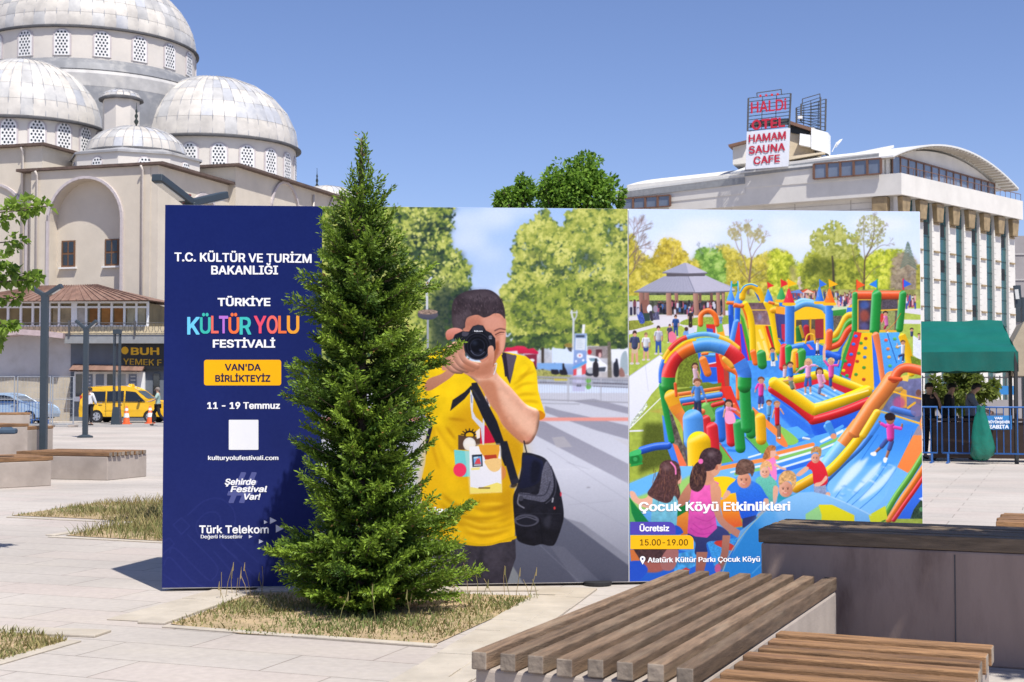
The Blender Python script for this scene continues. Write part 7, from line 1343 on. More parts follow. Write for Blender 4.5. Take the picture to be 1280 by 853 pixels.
def barrier(label, pa, pb, z1=1.08, group='blue crowd control barriers', n=None):
    pa, pb = Vector((pa.x, pa.y, 0)), Vector((pb.x, pb.y, 0)); d = (pb-pa); L_ = d.length; d.normalize(); t = thing('crowd_barrier', label, 'barrier', pa, math.atan2(d.y, d.x), group)
    m = MB(); Z = Vector((0, 0, 1)); a, b = pa+Z*.22, pb+Z*.22; m.tube([a, pa+Z*z1, pb+Z*z1, b, a], .021, 8); m.build('frame', BLUEP, t, smooth=True)
    n = n or int(L_/.14)
    for i in range(1, n): m = MB(); q = pa+d*L_*i/n; m.tube([q+Z*.22, q+Z*z1], .011, 6); m.build('upright', BLUEP, t)
    nn = Vector((d.y, -d.x, 0))
    for q in (pa+d*.12, pb-d*.12): m = MB(); m.bar(q+Z*.22, q+Z*.03, .04, .04); m.bar(q+nn*.28+Z*.015, q-nn*.28+Z*.015, .05, .03); m.build('foot', BLUEP, t)
    return t
Yb = G(45, 531).y; barrier('blue barrier in front of the parked car, right of the first lamp post', Vector((xat(37, Yb), Yb, 0)), Vector((xat(64, Yb), Yb, 0)), 1.05, group='blue barriers at the left'); barrier('blue barrier cut by the left edge, in front of the parked car', Vector((xat(-8, Yb), Yb, 0)), Vector((xat(35, Yb), Yb, 0)), 1.05, group='blue barriers at the left')


# ---------------- mosque ----------------
mq = thing('mosque', 'cream mosque with grey lead covered domes behind the shop at the left', 'mosque', (-24, 92, 0))
rr = random.Random(5)
def leadcol():
    k = rr.random()
    if k < .6: c = (.52, .49, .45)
    elif k < .86: c = (.42, .415, .41)
    else: c = (.4, .41, .44)
    s_ = rr.uniform(.9, 1.1); return tuple(v*s_ for v in c)
def dome(c, r, h, z, parent, name='dome', n=48, rows=7, a0=0, a1=2*math.pi, lip=.25):
    pr = [(r*math.cos(t), z+h*math.sin(t)) for t in np.linspace(0, math.pi/2*.97, rows+1)]
    # each lead sheet its own tint, seams standing up between them
    m = MB(); tint = [[leadcol() for j in range(n)] for i in range(rows)]
    for i in range(rows):
        m.lathe([(pr[i][0]+.012, pr[i][1]), ((pr[i][0]+pr[i+1][0])/2*1.012, (pr[i][1]+pr[i+1][1])/2+.03), (pr[i+1][0], pr[i+1][1])], (c[0], c[1], 0), n, cols=lambda a, j, i=i: tint[i][(j+i % 2) % n], a0=a0, a1=a1)
    o = m.build(name, LEAD, parent, smooth=2)
    m = MB()
    for j in range(n if a1-a0 > 6 else n+1):
        a = a0+(a1-a0)*j/n; m.tube([(c[0]+(q[0]+.02)*math.cos(a), c[1]+(q[0]+.02)*math.sin(a), q[1]+.02) for q in pr], .035, 4, col=(.36, .36, .37))
    m.build('lead_seams', LEAD, o)
    m = MB(); m.lathe([(r-.1, z-.16), (r+lip, z-.16), (r+lip, z-.06), (r*1.0, z+.06)], (c[0], c[1], 0), n, a0=a0, a1=a1); m.build('dome_rim', DARKM, o)
    return o
def arch_win(m, c, nrm, w, h, hole=True):
    """pale lattice panel with a round head, dark holes in it: c bottom centre, nrm outward"""
    n = Vector(nrm).normalized(); s = Vector((-n.y, n.x, 0)); z = Vector((0, 0, 1)); c = Vector(c)
    out = [s*-w/2, s*w/2]+[s*(w/2*math.cos(a))+z*(h-w/2+w/2*math.sin(a)) for a in np.linspace(0, math.pi, 11)]
    out = [c+o+n*.05 for o in out]; m.prism(out, n*-.12, 0)
    big = [c+s*((o-c).dot(s)*1.22)+z*((o-c).dot(z)*1.04)+n*.02 for o in out]; big[0] = c+s*-w*.61+n*.02; big[1] = c+s*w*.61+n*.02; m.prism(big, n*-.1, 2)
    d = .23; r = .072; row = 0; y = .16
    while y < h-.1:
        x = -w/2+.13+(d/2 if row % 2 else 0)
        while x < w/2-.08:
            lim = w/2-.07 if y < h-w/2 else math.sqrt(max(0, (w/2)**2-(y-(h-w/2))**2))-.09
            if abs(x) < lim: q = c+s*x+z*y+n*.054; m.add([q+s*r*math.cos(a)+z*r*1.15*math.sin(a) for a in np.linspace(0, 6.283, 7)[:-1]], [list(range(6))], 1)
            x += d
        y += d*.86; row += 1
def drum(c, r, z0, z1, parent, name='drum', n=48, wins=(), ww=1.0, wh=1.7, wz=None, a0=0, a1=2*math.pi, mt=None):
    m = MB(); m.lathe([(r, z0), (r, z1)], (c[0], c[1], 0), n, a0=a0, a1=a1); o = m.build(name, mt or STUC2, parent, smooth=n > 12)
    for a in wins:
        m = MB(); nr = (math.cos(a), math.sin(a), 0); rr_ = r if n > 12 else r*math.cos(math.pi/n); arch_win(m, (c[0]+rr_*nr[0], c[1]+rr_*nr[1], wz if wz is not None else z0+.15), nr, ww, wh); m.build('drum_window', [LAT, HOLE, MOLD], o)
    return o
D95 = -1.05
# main dome
C0 = (-30.1, 100.5); zt = 25.75; r0 = 7.4
drum(C0, r0, 22.9, zt, mq, 'main_drum', 64, [R(-90)+math.atan2(-C0[0], C0[1])*0-.29+k*.345 for k in range(-4, 7)], 1.0, 1.72, 23.72)
dome(C0, r0, 5.6, zt, mq, 'main_dome', 60, 9)
m = MB(); m.lathe([(r0+.6, 22.75), (r0+.35, 23.25), (r0-.05, 23.62)], (*C0, 0), 64, cols=lambda i, j: (.2, .205, .22)); m.lathe([(r0+.75, 21.6), (r0+.75, 22.45), (r0+.5, 22.78)], (*C0, 0), 64, cols=lambda i, j: (.42, .41, .4)); m.lathe([(r0+.7, 17.5), (r0+.75, 20.2), (r0+.75, 21.62)], (*C0, 0), 64, cols=lambda i, j: (.24, .245, .26)); m.build('stepped_base', LEAD, mq)
# half domes
CL_ = ((27-640)/FPX*93.5, 93.5); CR_ = ((264-640)/FPX*100, 100)
dome(CL_, 5.3, 4.6, 18.8, mq, 'half_dome', 44, 6); drum(CL_, 5.15, 15.2, 18.7, mq, 'half_drum', 56, [R(-90)+.0+k*.33+.15 for k in range(-4, 5)], .95, 1.85, 16.75)
zr = 1.57+(489-180)/FPX*100
dome(CR_, 5.95, 5.0, zr-.25, mq, 'half_dome', 46, 6); drum(CR_, 5.8, 14.2, zr-.35, mq, 'half_drum', 56, [R(-90)+k*.33-.05 for k in range(-3, 6)], 1.0, 1.9, zr-2.75)
# little octagonal turret between them
ct = (xat(148, 90), 90); zt_ = zat(124, 90); drum(ct, 1.17, 15, zt_, mq, 'turret', 8, mt=STUC2); dome(ct, 1.2, .55, zt_, mq, 'turret_cap', 16, 3, lip=.2)
# small corner dome
cs = (xat(164, 88), 88.6); zs = zat(194, 88.6)
dome(cs, 3.05, 1.75, zs, mq, 'corner_dome', 32, 4, lip=.15); drum(cs, 4.0, 14.2, zs-.35, mq, 'corner_drum', 8, (), mt=STUC2)
m = MB(); m.lathe([(4.15, zs-.45), (4.15, zs-.32), (3.0, zs+.02)], (*cs, 0), 8, cols=lambda i, j: (.3, .3, .31)); m.build('corner_drum_roof', LEAD, mq)
for k in range(8):
    a = 2*math.pi*(k+.5)/8
    if math.sin(a) < .5:
        m = MB(); rr_ = 4*math.cos(math.pi/8); nr = Vector((math.cos(a), math.sin(a), 0)); s = Vector((-nr.y, nr.x, 0)); z = Vector((0, 0, 1)); c = Vector((cs[0], cs[1], zs-1.05))+nr*(rr_+.03); m.prism([c+s*.42*math.cos(b)+z*.42*math.sin(b) for b in np.linspace(0, 6.283, 17)[:-1]], nr*-.1, 2); m.prism([c+nr*.03+s*.34*math.cos(b)+z*.34*math.sin(b) for b in np.linspace(0, 6.283, 17)[:-1]], nr*-.1, 0)
        for i in range(-1, 2):
            for jj in range(-1, 2): q = c+nr*.034+s*(.2*i+(.1 if jj % 2 else 0)-.03)+z*.19*jj; m.add([q+s*.07*math.cos(b)+z*.07*math.sin(b) for b in np.linspace(0, 6.283, 7)[:-1]], [list(range(6))], 1)
        m.build('round_window', [LAT, HOLE, MOLD], mq)
def finial(c, z, h, parent):
    m = MB(); m.lathe([(.03, 0), (.05, h*.12), (.16, h*.25), (.05, h*.36), (.12, h*.47), (.04, h*.58), (.08, h*.66), (.03, h*.74), (.012, h)], (c[0], c[1], z), 10); return m.build('finial', mat('finial_bronze', (.05, .06, .05), .4, .2, metal=.5), parent, smooth=True)
finial(cs, zs+1.7, 1.6, mq)
# body: building axes
LA = Vector((-.955, .297, 0)); BA = Vector((.297, .955, 0)); O = Vector((xat(194, 84), 84, 0))
def blk(name, l0, l1, b0, b1, z0, z1, mt=STUC): 
    m = MB(); q = [O+LA*l+BA*b for l, b in ((l0, b0), (l0, b1), (l1, b1), (l1, b0))]; m.hexa([Vector((*p[:2], z0)) for p in q], [Vector((*p[:2], z1)) for p in q]); return m.build(name, mt, mq)
def cornice(name, l0, l1, b0, b1, z, ov=.45, th=.16, rise=.9, mt=CORN):
    m = MB(); q = [O+LA*l+BA*b for l, b in ((l0-ov, b0-ov), (l0-ov, b1+ov), (l1+ov, b1+ov), (l1+ov, b0-ov))]; m.hexa([Vector((*p[:2], z)) for p in q], [Vector((*p[:2], z+th)) for p in q], 0)
    ql = [O+LA*l+BA*b for l, b in ((l0-ov+.05, b0-ov+.05), (l0-ov+.05, b1+ov-.05), (l1+ov-.05, b1+ov-.05), (l1+ov-.05, b0-ov+.05))]; c = sum(ql, Vector())/4; m.hexa([Vector((*p[:2], z+th)) for p in ql], [Vector((*(c+(p-c)*.45)[:2], z+th+rise)) for p in ql], 1, col=(.4, .4, .4)); o = m.build(name, [mt, LEAD], mq); return o
zc1 = zat(209, 84); blk('corner_wall', 0, 8.2, 0, 9.8, 0, zc1); cornice('cornice', 0, 8.2, 0, 9.8, zc1, .95, .16, .5)
zc2 = 16.5; blk('side_wall', 7.9, 24, -.1, 12, 0, zc2); cornice('cornice', 7.9, 24, -.1, 12, zc2, .35, .16, .4)
zc3 = 16.1; blk('side_wall', -1.0, 14, 7.8, 34, 0, zc3-.1); cornice('cornice', -1.0, 14, 7.8, 34, zc3-.1, .5, .16, .4)
blk('core_wall', 7.5, 20, 7.5, 20, 0, 19.5, mat('core_lead_wall', (.33, .335, .35), .7, .25, .5))
# blind arches, windows, pipes
def moulding(name, c, s, n, w, z0, zs_, th=.2):
    m = MB(); z = Vector((0, 0, 1)); pts = [c-s*w/2+z*z0]+[c-s*w/2*math.cos(a)+z*(zs_+w/2*math.sin(a)) for a in np.linspace(0, math.pi, 21)]+[c+s*w/2+z*z0]; pts = [Vector((p.x, p.y, p.z))+n*.04 for p in pts]
    for a, b in zip(pts[:-1], pts[1:]): m.bar(a, b+(b-a)*.03, .16, th, up=s.cross(Vector((0, 0, 1))))
    return m.build(name, MOLD, mq)
S1 = -LA; N1 = -BA
def arch_layer(o, s_, n_, x0, x1, xc, w, zs_, ztop, dep):
    m = MB(); z = Vector((0, 0, 1)); o = o+n_*dep
    def pr_(pts): m.prism([o+s_*a+z*b for a, b in pts], -n_*(dep-.004))
    pr_([(x0, 0), (xc-w/2, 0), (xc-w/2, ztop), (x0, ztop)]); pr_([(xc+w/2, 0), (x1, 0), (x1, ztop), (xc+w/2, ztop)])
    an = np.linspace(math.pi, 0, 17)
    for a, b in zip(an[:-1], an[1:]): pa, pb = (xc+w/2*math.cos(a), zs_+w/2*math.sin(a)), (xc+w/2*math.cos(b), zs_+w/2*math.sin(b)); pr_([pa, pb, (pb[0], ztop), (pa[0], ztop)])
    return m.build('arched_wall', STUC, mq)
lc = 8.2*(194-115)/(194-43)+.1
arch_layer(O, LA, N1, -.0, 8.2, lc, 4.9, zat(275, 84.5), zc1-.02, .75); arch_layer(O, BA, S1, -.7, 9.8, 4.6, 3.1, zat(275, 88), zc1-.02, .5); moulding('arch_moulding', O+LA*lc+N1*.75, S1, N1, 5.1, 0, zat(275, 84.5))
moulding('arch_moulding', O+LA*11.5-BA*.1, S1, N1, 5.2, 0, zat(280, 86), .2)
moulding('arch_moulding', O+BA*4.6+S1*.5, BA, S1, 3.2, 0, zat(275, 88)); moulding('arch_moulding', O+BA*14.8-LA*1.0, BA, S1, 4.2, 0, zat(262, 96)); moulding('arch_moulding', O+BA*24-LA*1.0, BA, S1, 4.2, 0, zat(272, 104))
m = MB(); c = O+BA*4.6; arch_win(m, (c.x, c.y, zat(262, 88)), S1, 1.5, 1.9); m.build('arch_window', [LAT, HOLE, MOLD], mq)
for px in (83, 138.5):
    l = 8.2*(194-px)/(194-43); c = O+LA*l; za, zb = zat(331, 84), zat(297, 84); n = N1; s = S1; m = MB()
    m.bar(c+n*.0+Vector((0, 0, za)), c+Vector((0, 0, zb)), .95, .1, up=n); w = m.build('window', BRN, mq)
    m = MB()
    for a in (-.21, .21):
        for b in (.27, .75): q = c+s*a+n*.055; m.bar(q+Vector((0, 0, za+(zb-za)*(b-.2))), q+Vector((0, 0, za+(zb-za)*(b+.2))), .32, .02, up=n)
    m.build('pane', GLD, w); m = MB(); q = c+n*.08+Vector((0, 0, za-.06)); m.bar(q-s*.6, q+s*.6, .22, .1); m.build('sill', LAT, w)
for l, b, z in ((.45, 0, zc1), (7.7, 0, zc1), (9.2, -.1, zc2)): m = MB(); q = O+LA*l+BA*b+N1*(.87 if b == 0 else .12); m.tube([(*q[:2], .1), (*q[:2], z-.3), (*(q+N1*.2)[:2], z-.05)], .07, 8); m.build('downpipe', PIPE, mq, smooth=True)
for b, l, z in ((9.0, 0, zc1), (19.2, -1.0, zc3), (28, -1.0, zc3)): m = MB(); q = O+BA*b+LA*l+S1*(.62 if l == 0 else .12); m.tube([(*q[:2], .1), (*q[:2], z-.4)], .07, 8); m.build('downpipe', PIPE, mq, smooth=True)
# far outer dome seen over the roof
cf = (xat(408, 118), 118); zf = zat(255, 118); dome(cf, 2.7, 1.5, zf, mq, 'outer_dome', 26, 3, lip=.1); drum(cf, 2.6, 8, zf-.1, mq, 'outer_drum', 20); finial((xat(395, 118), 118), zf+1.0, 2.0, mq)

# ---------------- shop with the terrace ----------------
YS = 74.5; X = lambda px: xat(px, YS); Z = lambda py: zat(py, YS)
sh = thing('terrace_shop', 'low grey shop with a glazed rusty roofed terrace below the mosque', 'building', (X(100), YS, 0))
GREYW = mat('blue_grey_wall', (.13, .15, .18), .85, .12, 1.2); WW = mat('peeling_white_wall', (.5, .48, .48), .9, .12, .8, stain=(.36, .32, .28), stain_amt=.7, stain_scale=.5); BW_ = mat('beige_stone_wall', (.42, .37, .29), .9, .15, 1.5, .3)
RUST = mat('rusty_sheet_roof', (.2, .115, .085), .7, .3, 1.2, .2, stain=(.33, .22, .17), stain_amt=.6, stain_scale=.8, stretch=(3, .6, 1)); CURT = mat('ochre_interior', (.2, .15, .07), .8, .3, .9)
m = MB(); m.box(((X(88)+X(260))/2, YS+4, Z(430)/2), (X(260)-X(88), 8, Z(430))); m.build('wall', GREYW, sh)
m = MB(); m.box(((X(-60)+X(87.8))/2, YS+4, (Z(472)+Z(420))/2), (X(87.8)-X(-60), 7.9, Z(420)-Z(472))); m.build('upper_wall', WW, sh)
m = MB(); m.box(((X(-60)+X(88))/2, YS+3.9, Z(472)/2), (X(87.7)-X(-60), 8, Z(472)-.003)); m.build('stone_wall', BW_, sh)
m = MB(); m.box(((X(86)+X(260))/2, YS+3.6, (Z(430)+Z(419))/2), (X(260)-X(86), 8.8, Z(419)-Z(430))); m.build('terrace_slab', mat('slab_grey', (.24, .25, .26), .85, .1), sh)
# pale parapet with scroll railing
m = MB(); m.box(((X(-60)+X(260))/2, YS+.1, (Z(419)+Z(408))/2), (X(260)-X(-60), .12, Z(408)-Z(419)-.02)); m.build('parapet', mat('parapet_cream', (.56, .46, .3), .9, .12), sh)
m = MB(); zt0, zt1 = Z(418), Z(405); rl = MB()
for i in range(60):
    xa = X(30)+i*.31
    if xa > X(255): break
    rl.tube([(xa+.12*math.cos(a), YS-.85, (zt0+zt1)/2+.22*math.sin(a)) for a in np.linspace(0, 6.283, 7)], .014, 4)
rl.tube([(X(30), YS-.85, zt1), (X(255), YS-.85, zt1)], .025, 5); rl.tube([(X(30), YS-.85, zt0), (X(255), YS-.85, zt0)], .02, 5)
for px in (92, 173, 250): rl.box((X(px), YS-.85, (Z(420)+Z(402))/2), (.1, .1, Z(402)-Z(420)))
rl.build('railing', DARKM, sh)
# terrace room
m = MB(); m.box(((X(-60)+X(182))/2, YS+3, (Z(408)+Z(378))/2), (X(182)-X(-60), 5.6, Z(378)-Z(408))); m.build('terrace_room', CURT, sh)
fr = MB(); 
for px in (8, 24, 39, 49, 60, 72, 91, 106, 122, 138, 154, 169, 183): fr.box((X(px), YS+.13, (Z(408)+Z(377))/2), (.11 if px not in (91,) else .3, .14, Z(377)-Z(408)))
for py in (378, 384, 408): fr.box(((X(-60)+X(183))/2, YS+.125, Z(py)), (X(183)-X(-60), .12, .1))
fr.build('terrace_frames', WHITEP, sh)
for a, b, c in ((110, 120, (.22, .09, .02)), (125, 136, (.3, .13, .03)), (141, 152, (.26, .11, .025)), (93, 104, (.42, .38, .33)), (64, 88, (.3, .24, .14)), (157, 180, (.34, .3, .2))):
    m = MB(); m.prism([(X(a), YS+.19, Z(407)), (X(b), YS+.19, Z(407)), (X(b), YS+.19, Z(385)), (X(a), YS+.19, Z(385))], (0, -.03, 0)); m.build('terrace_blind', mat('blind_%d' % a, c, .8, .3, 2), sh)
# hip roof
m = MB(); e = [(X(-60), YS-.7, Z(378)), (X(189), YS-.7, Z(376)), (X(189), YS+7, Z(376)+.2), (X(-60), YS+7, Z(378))]; r1, r2 = (X(20), YS+3.5, Z(352)), (X(95), YS+3.5, Z(350))
m.add(e+[r1, r2], [[0, 1, 5, 4], [1, 2, 5], [2, 3, 4, 5], [3, 0, 4], [3, 2, 1, 0]]); m.build('rusty_roof', RUST, sh)
m = MB()
for k in range(26):
    t = k/25; a = Vector(e[0])*(1-t)+Vector(e[1])*t; b = Vector(r1)*(1-t)+Vector(r2)*t; m.bar(a+Vector((0, 0, .03)), b+Vector((0, 0, .03)), .05, .04)
m.build('roof_seams', RUST, sh)
# curved awning at the left, the lower shop window and its little roof
m = MB(); pts = [(X(px), YS-.5, Z(py)) for px, py in ((-30, 424), (0, 420), (30, 416), (60, 418), (87, 421))]
for a, b in zip(pts[:-1], pts[1:]): m.bar(a, b, 1.4, .28)
m.build('left_awning', mat('awning_pale_pink', (.46, .36, .36), .8, .15), sh)
m = MB(); m.add([(X(92), YS-.02, Z(455)), (X(181), YS-.02, Z(457)), (X(184), YS-1.1, Z(464)), (X(94), YS-1.1, Z(463))], [[0, 1, 2, 3]]); m.add([(X(92), YS-.02, Z(456.5)), (X(181), YS-.02, Z(458.5)), (X(184), YS-1.1, Z(465.5)), (X(94), YS-1.1, Z(464.5))], [[3, 2, 1, 0]]); m.build('lean_to_roof', RUST, sh)
m = MB(); m.box(((X(94)+X(182))/2, YS-.1, (Z(502)+Z(465))/2), (X(182)-X(94), .18, Z(465)-Z(502))); w = m.build('shop_front', WHITEP, sh)
for a, b, c in ((96, 104, (.1, .1, .09)), (106, 117, (.12, .15, .22)), (121, 131, (.1, .13, .2)), (135, 144, (.05, .055, .06)), (148, 158, (.3, .32, .34)), (162, 172, (.1, .13, .22))): m = MB(); m.box(((X(a)+X(b))/2, YS-.2, (Z(496)+Z(468))/2), (X(b)-X(a), .03, Z(468)-Z(496))); o = m.build('shop_window', glass('shop_glass_%d' % a, c), w)
m = MB()
for i in range(5):
    for a in (107, 163): m.box((X(a+4.5), YS-.22, Z(471+i*4.5)), (.25, .01, .07))
m.build('window_stickers', mat('sticker_pale', (.5, .52, .56), .6, .1), w)
sg = MB(); sg.prism([(X(152), YS-.25, Z(431)), (X(262), YS-.25, Z(428)), (X(262), YS-.25, Z(462)), (X(180), YS-.25, Z(463)), (X(152), YS-.25, Z(454))], (0, .22, 0)); sgn = sg.build('sign_board', mat('sign_black', (.012, .013, .015), .4, .1), sh)
def flat(Y): return lambda px, py, off=0: at(px, py, Y-off)
GOLD = (232, 182, 60)
lettering('BUH', 163.5, 199, 444, 9.5, GOLD, sgn, .03, frm=flat(YS-.27), name='sign_letters'); lettering('YEMEK F', 154, 202, 456, 8, (196, 158, 60), sgn, .014, frm=flat(YS-.27), name='sign_letters', slope=.03)
m = MB(); m.add([(X(157.3)+.19*math.cos(a), YS-.268, Z(438.5)+.2*math.sin(a)) for a in np.linspace(0, 6.283, 15)[:-1]], [list(range(14))]); m.build('sign_emblem', ink(GOLD), sgn)
m = MB(); m.box((X(196), YS-.05, (Z(528)+Z(467))/2+.02), (X(199.5)-X(192), .12, Z(467)-Z(528)-.05)); m.build('door', glass('shop_door_glass', (.03, .035, .04)), sh)
m = MB(); m.box((X(25), YS-.06, (Z(480)+Z(474))/2-.2), (.7, .05, .5)); m.box((X(10), YS-.06, Z(481)), (.8, .05, .35)); m.box((X(70), YS-.06, Z(481)), (.7, .05, .4)); m.build('wall_vents', GREYW, sh)

# ---------------- hotel ----------------
Hc = Vector((xat(1121, 100), 100, 0)); HR = Vector((.682, .731, 0)).normalized(); HL = Vector((-.85, .527, 0)).normalized(); NR = Vector((HR.y, -HR.x, 0)); NL = Vector((-HL.y, HL.x, 0)); NL = NL if NL.y < 0 else -NL
ht = thing('hotel', 'cream hotel with a barrel roof and tall columns behind the billboard at the right', 'hotel', Hc, 0)
HW = mat('hotel_cream_cladding', (.67, .645, .6), .75, .06, 1, stain=(.4, .38, .36), stain_amt=.25, stain_scale=.2); HT = mat('hotel_teal_glass', (.02, .085, .09), .12, .25, .6, spec=.8); HG = mat('capital_bronze', (.3, .22, .12), .6, .3, 2); HRF = mat('roof_white_sheet', (.66, .66, .64), .5, .06); HGL = mat('attic_glass', (.16, .19, .25), .1, .2, .5, spec=.8); HBR = mat('hotel_brown_frame', (.17, .09, .06), .6, .1)
LR, LL = 19.0, 21.5; zf0 = 15.8; zf1 = 16.8
def hp_(s, l, z): p = Hc+HR*s+HL*l; return Vector((p.x, p.y, z))
m = MB(); m.hexa([hp_(0, 0, 0), hp_(LR, 0, 0), hp_(LR, LL, 0), hp_(0, LL, 0)], [hp_(0, 0, zf0-.5), hp_(LR, 0, zf0-.5), hp_(LR, LL, zf0-.5), hp_(0, LL, zf0-.5)]); m.build('wall', HW, ht)
m = MB(); o_ = .9; m.hexa([hp_(-o_, -o_, zf0-.5), hp_(LR+.35, -o_, zf0-.5), hp_(LR+.35, LL, zf0-.5), hp_(-o_, LL, zf0-.5)], [hp_(-o_, -o_, zf1), hp_(LR+.35, -o_, zf1), hp_(LR+.35, LL, zf1), hp_(-o_, LL, zf1)]); m.build('fascia_band', HW, ht)
m = MB()
for k in range(34):     # cladding joints on the long side
    z = .6+k*.45
    if z < zf0-.6: m.bar(hp_(-.006, .2, z)+NL*.012, hp_(-.006, LL, z)+NL*.012, .03, .02)
for l in (3.2, 7.4, 12.4, 16.6): m.bar(hp_(0, l, .1)+NL*.014, hp_(0, l, zf0-.55)+NL*.014, .05, .03, up=NL)
m.build('cladding_joints', mat('joint_grey', (.42, .4, .37), .8, .1), ht)
for k in range(8):
    s = .4+k*(LR-.8)/7; a = hp_(s, 0, 0)+NR*.15; m = MB(); m.bar(Vector((a.x, a.y, .1)), Vector((a.x, a.y, zf0-.52)), 1.25, .3, up=NR)
    for z in np.arange(1.5, 14, 2.05): m.bar(Vector((a.x, a.y, z))+NR*.19-HR*.42, Vector((a.x, a.y, z))+NR*.19+HR*.42, .14, .12, mi=1)
    for z in np.arange(.6, 15, .42): m.bar(Vector((a.x, a.y, z))+NR*.151-HR*.62, Vector((a.x, a.y, z))+NR*.151-HR*.3, .012, .03, mi=2)
    p = m.build('pilaster', [HW, HG, mat('joint_grey', (.42, .4, .37), .8, .1)], ht)
    m = MB(); a2 = hp_(s, 0, 0)+NR*.36; m.hexa([Vector((a2.x, a2.y, zf0-1.9))+HR*i*.45+NR*j*.3 for i, j in ((-1, -1), (1, -1), (1, 1), (-1, 1))], [Vector((a2.x, a2.y, zf0-.55))+HR*i*.62+NR*j*.35 for i, j in ((-1, -1), (1, -1), (1, 1), (-1, 1))]); m.build('capital', HG, p, bevel=.05)
    if k < 7:
        s2 = s+(LR-.8)/14; a = hp_(s2, 0, 0)+NR*.05; m = MB(); m.bar(Vector((a.x, a.y, .2)), Vector((a.x, a.y, zf0-.53)), 1.5, .08, up=NR); gl = m.build('glass_strip', HT, ht)
        m = MB(); rk = random.Random(k)
        for z in np.arange(1.6, 15, 1.02): m.bar(Vector((a.x, a.y, z))+NR*.05-HR*.75, Vector((a.x, a.y, z))+NR*.05+HR*.75, .03, .05)
        m.build('glass_bars', mat('teal_frame', (.015, .05, .055), .5, .1), gl)
        for z in (3.6, 7.7, 10.8, 13.4):
            if rk.random() < .5: m = MB(); q = Vector((a.x, a.y, z))+NR*.055; m.bar(q-Vector((0, 0, .45)), q+Vector((0, 0, .45)), .8, .02, up=NR); m.build('open_window', mat('open_dark', (.012, .014, .016), .5, .1), gl)
for l in (.9,): # the corner column on the long side
    a = hp_(0, l, 0)+NL*.3; m = MB(); m.bar(Vector((a.x, a.y, .1)), Vector((a.x, a.y, zf0-.53)), .9, .6, up=NL); p = m.build('pilaster', HW, ht); m = MB(); m.bar(Vector((a.x, a.y, zf0-1.8)), Vector((a.x, a.y, zf0-.56)), 1.1, .9, up=NL); m.build('capital', HG, p, bevel=.05)
# ledge on the long side
m = MB(); m.bar(hp_(0, 1.6, zf0-2.0)+NL*.15, hp_(0, LL, zf0-2.4)+NL*.15, .35, .25); m.build('ledge', HW, ht)
# attic storey with the barrel roof, gable to the right street
def arcz(s): t = (s-LR/2)/(LR/2+1.0); return 17.7+1.95*(1-t*t)+.25*(1-s/LR)
m = MB(); ss = np.linspace(.4, LR-.6, 15); ring = [(s, arcz(s)-.25) for s in ss]
base = [hp_(ss[0], .8, zf1)]+[hp_(s, .8, z) for s, z in ring]+[hp_(ss[-1], .8, zf1)]; back_ = [hp_(ss[0], LL, zf1)]+[hp_(s, LL, z-.4) for s, z in ring]+[hp_(ss[-1], LL, zf1)]
n = len(base); m.add(base+back_, [list(range(n)), list(range(n, 2*n))[::-1]]+[[i, n+i, n+(i+1) % n, (i+1) % n] for i in range(n)]); m.build('attic_wall', HW, ht)
m = MB(); ss = np.linspace(-1.1, LR+.7, 22); a = [hp_(s, -.45, arcz(s)) for s in ss]; b = [hp_(s, LL*.55, arcz(s)-.25) for s in ss]; n = len(a); up = Vector((0, 0, .13)); V = a+b+[p+up for p in a]+[p+up for p in b]
m.add(V, [[i, i+1, n+i+1, n+i] for i in range(n-1)]+[[2*n+i, 3*n+i, 3*n+i+1, 2*n+i+1] for i in range(n-1)]+[[i, 2*n+i, 2*n+i+1, i+1] for i in range(n-1)]+[[n+i, n+i+1, 3*n+i+1, 3*n+i] for i in range(n-1)]+[[0, n, 3*n, 2*n], [n-1, 2*n-1+0, 4*n-1, 3*n-1]]); m.build('barrel_roof', HRF, ht)
m = MB(); b = [hp_(-1.0, 2, arcz(-1)-.1), hp_(4.0, 2, arcz(4)+.15), hp_(4, LL+.6, 17.3), hp_(-1.0, LL+.6, 17.0)]; m.hexa(b, [p+Vector((0, 0, .18)) for p in b]); m.build('side_roof', HRF, ht)
m = MB()
for s in np.linspace(-.9, LR+.6, 40): p = hp_(s, -.42, arcz(s)-.08); m.bar(p, p+HL*1.1, .08, .14)
m.build('eave_ribs', mat('eave_wood', (.5, .45, .38), .7, .1), ht)
# gable windows
m = MB(); zb, zt2 = zf1+.15, zf1+1.65; q = [hp_(1.0, .72, zb), hp_(LR-1.2, .72, zb), hp_(LR-1.2, .72, zt2-.3), hp_(1.0, .72, zt2)]; m.hexa(q, [p+NR*.1 for p in q]) if False else m.prism(q, NR*.06); g_ = m.build('gable_window', HGL, ht)
m = MB()
for k in range(15): s = 1.0+k*(LR-2.2)/14; m.bar(hp_(s, .72, zb)+NR*.08, hp_(s, .72, zt2-.3*(k/14))+NR*.08, .12, .08, up=NR)
for z0, z1 in ((zb, zb), (zt2, zt2-.3)): m.bar(hp_(1.0, .72, z0)+NR*.08, hp_(LR-1.2, .72, z1)+NR*.08, .08, .12)
m.build('frame', HBR, g_)
rl = MB(); rl.tube([hp_(-.7, -.75, zf1+.55), hp_(LR+.3, -.75, zf1+.55)], .03, 5)
for k in range(22): s = -.7+k*(LR+1.0)/21; rl.tube([hp_(s, -.75, zf1), hp_(s, -.75, zf1+.55)], .02, 4)
rl.build('roof_railing', HBR, ht)
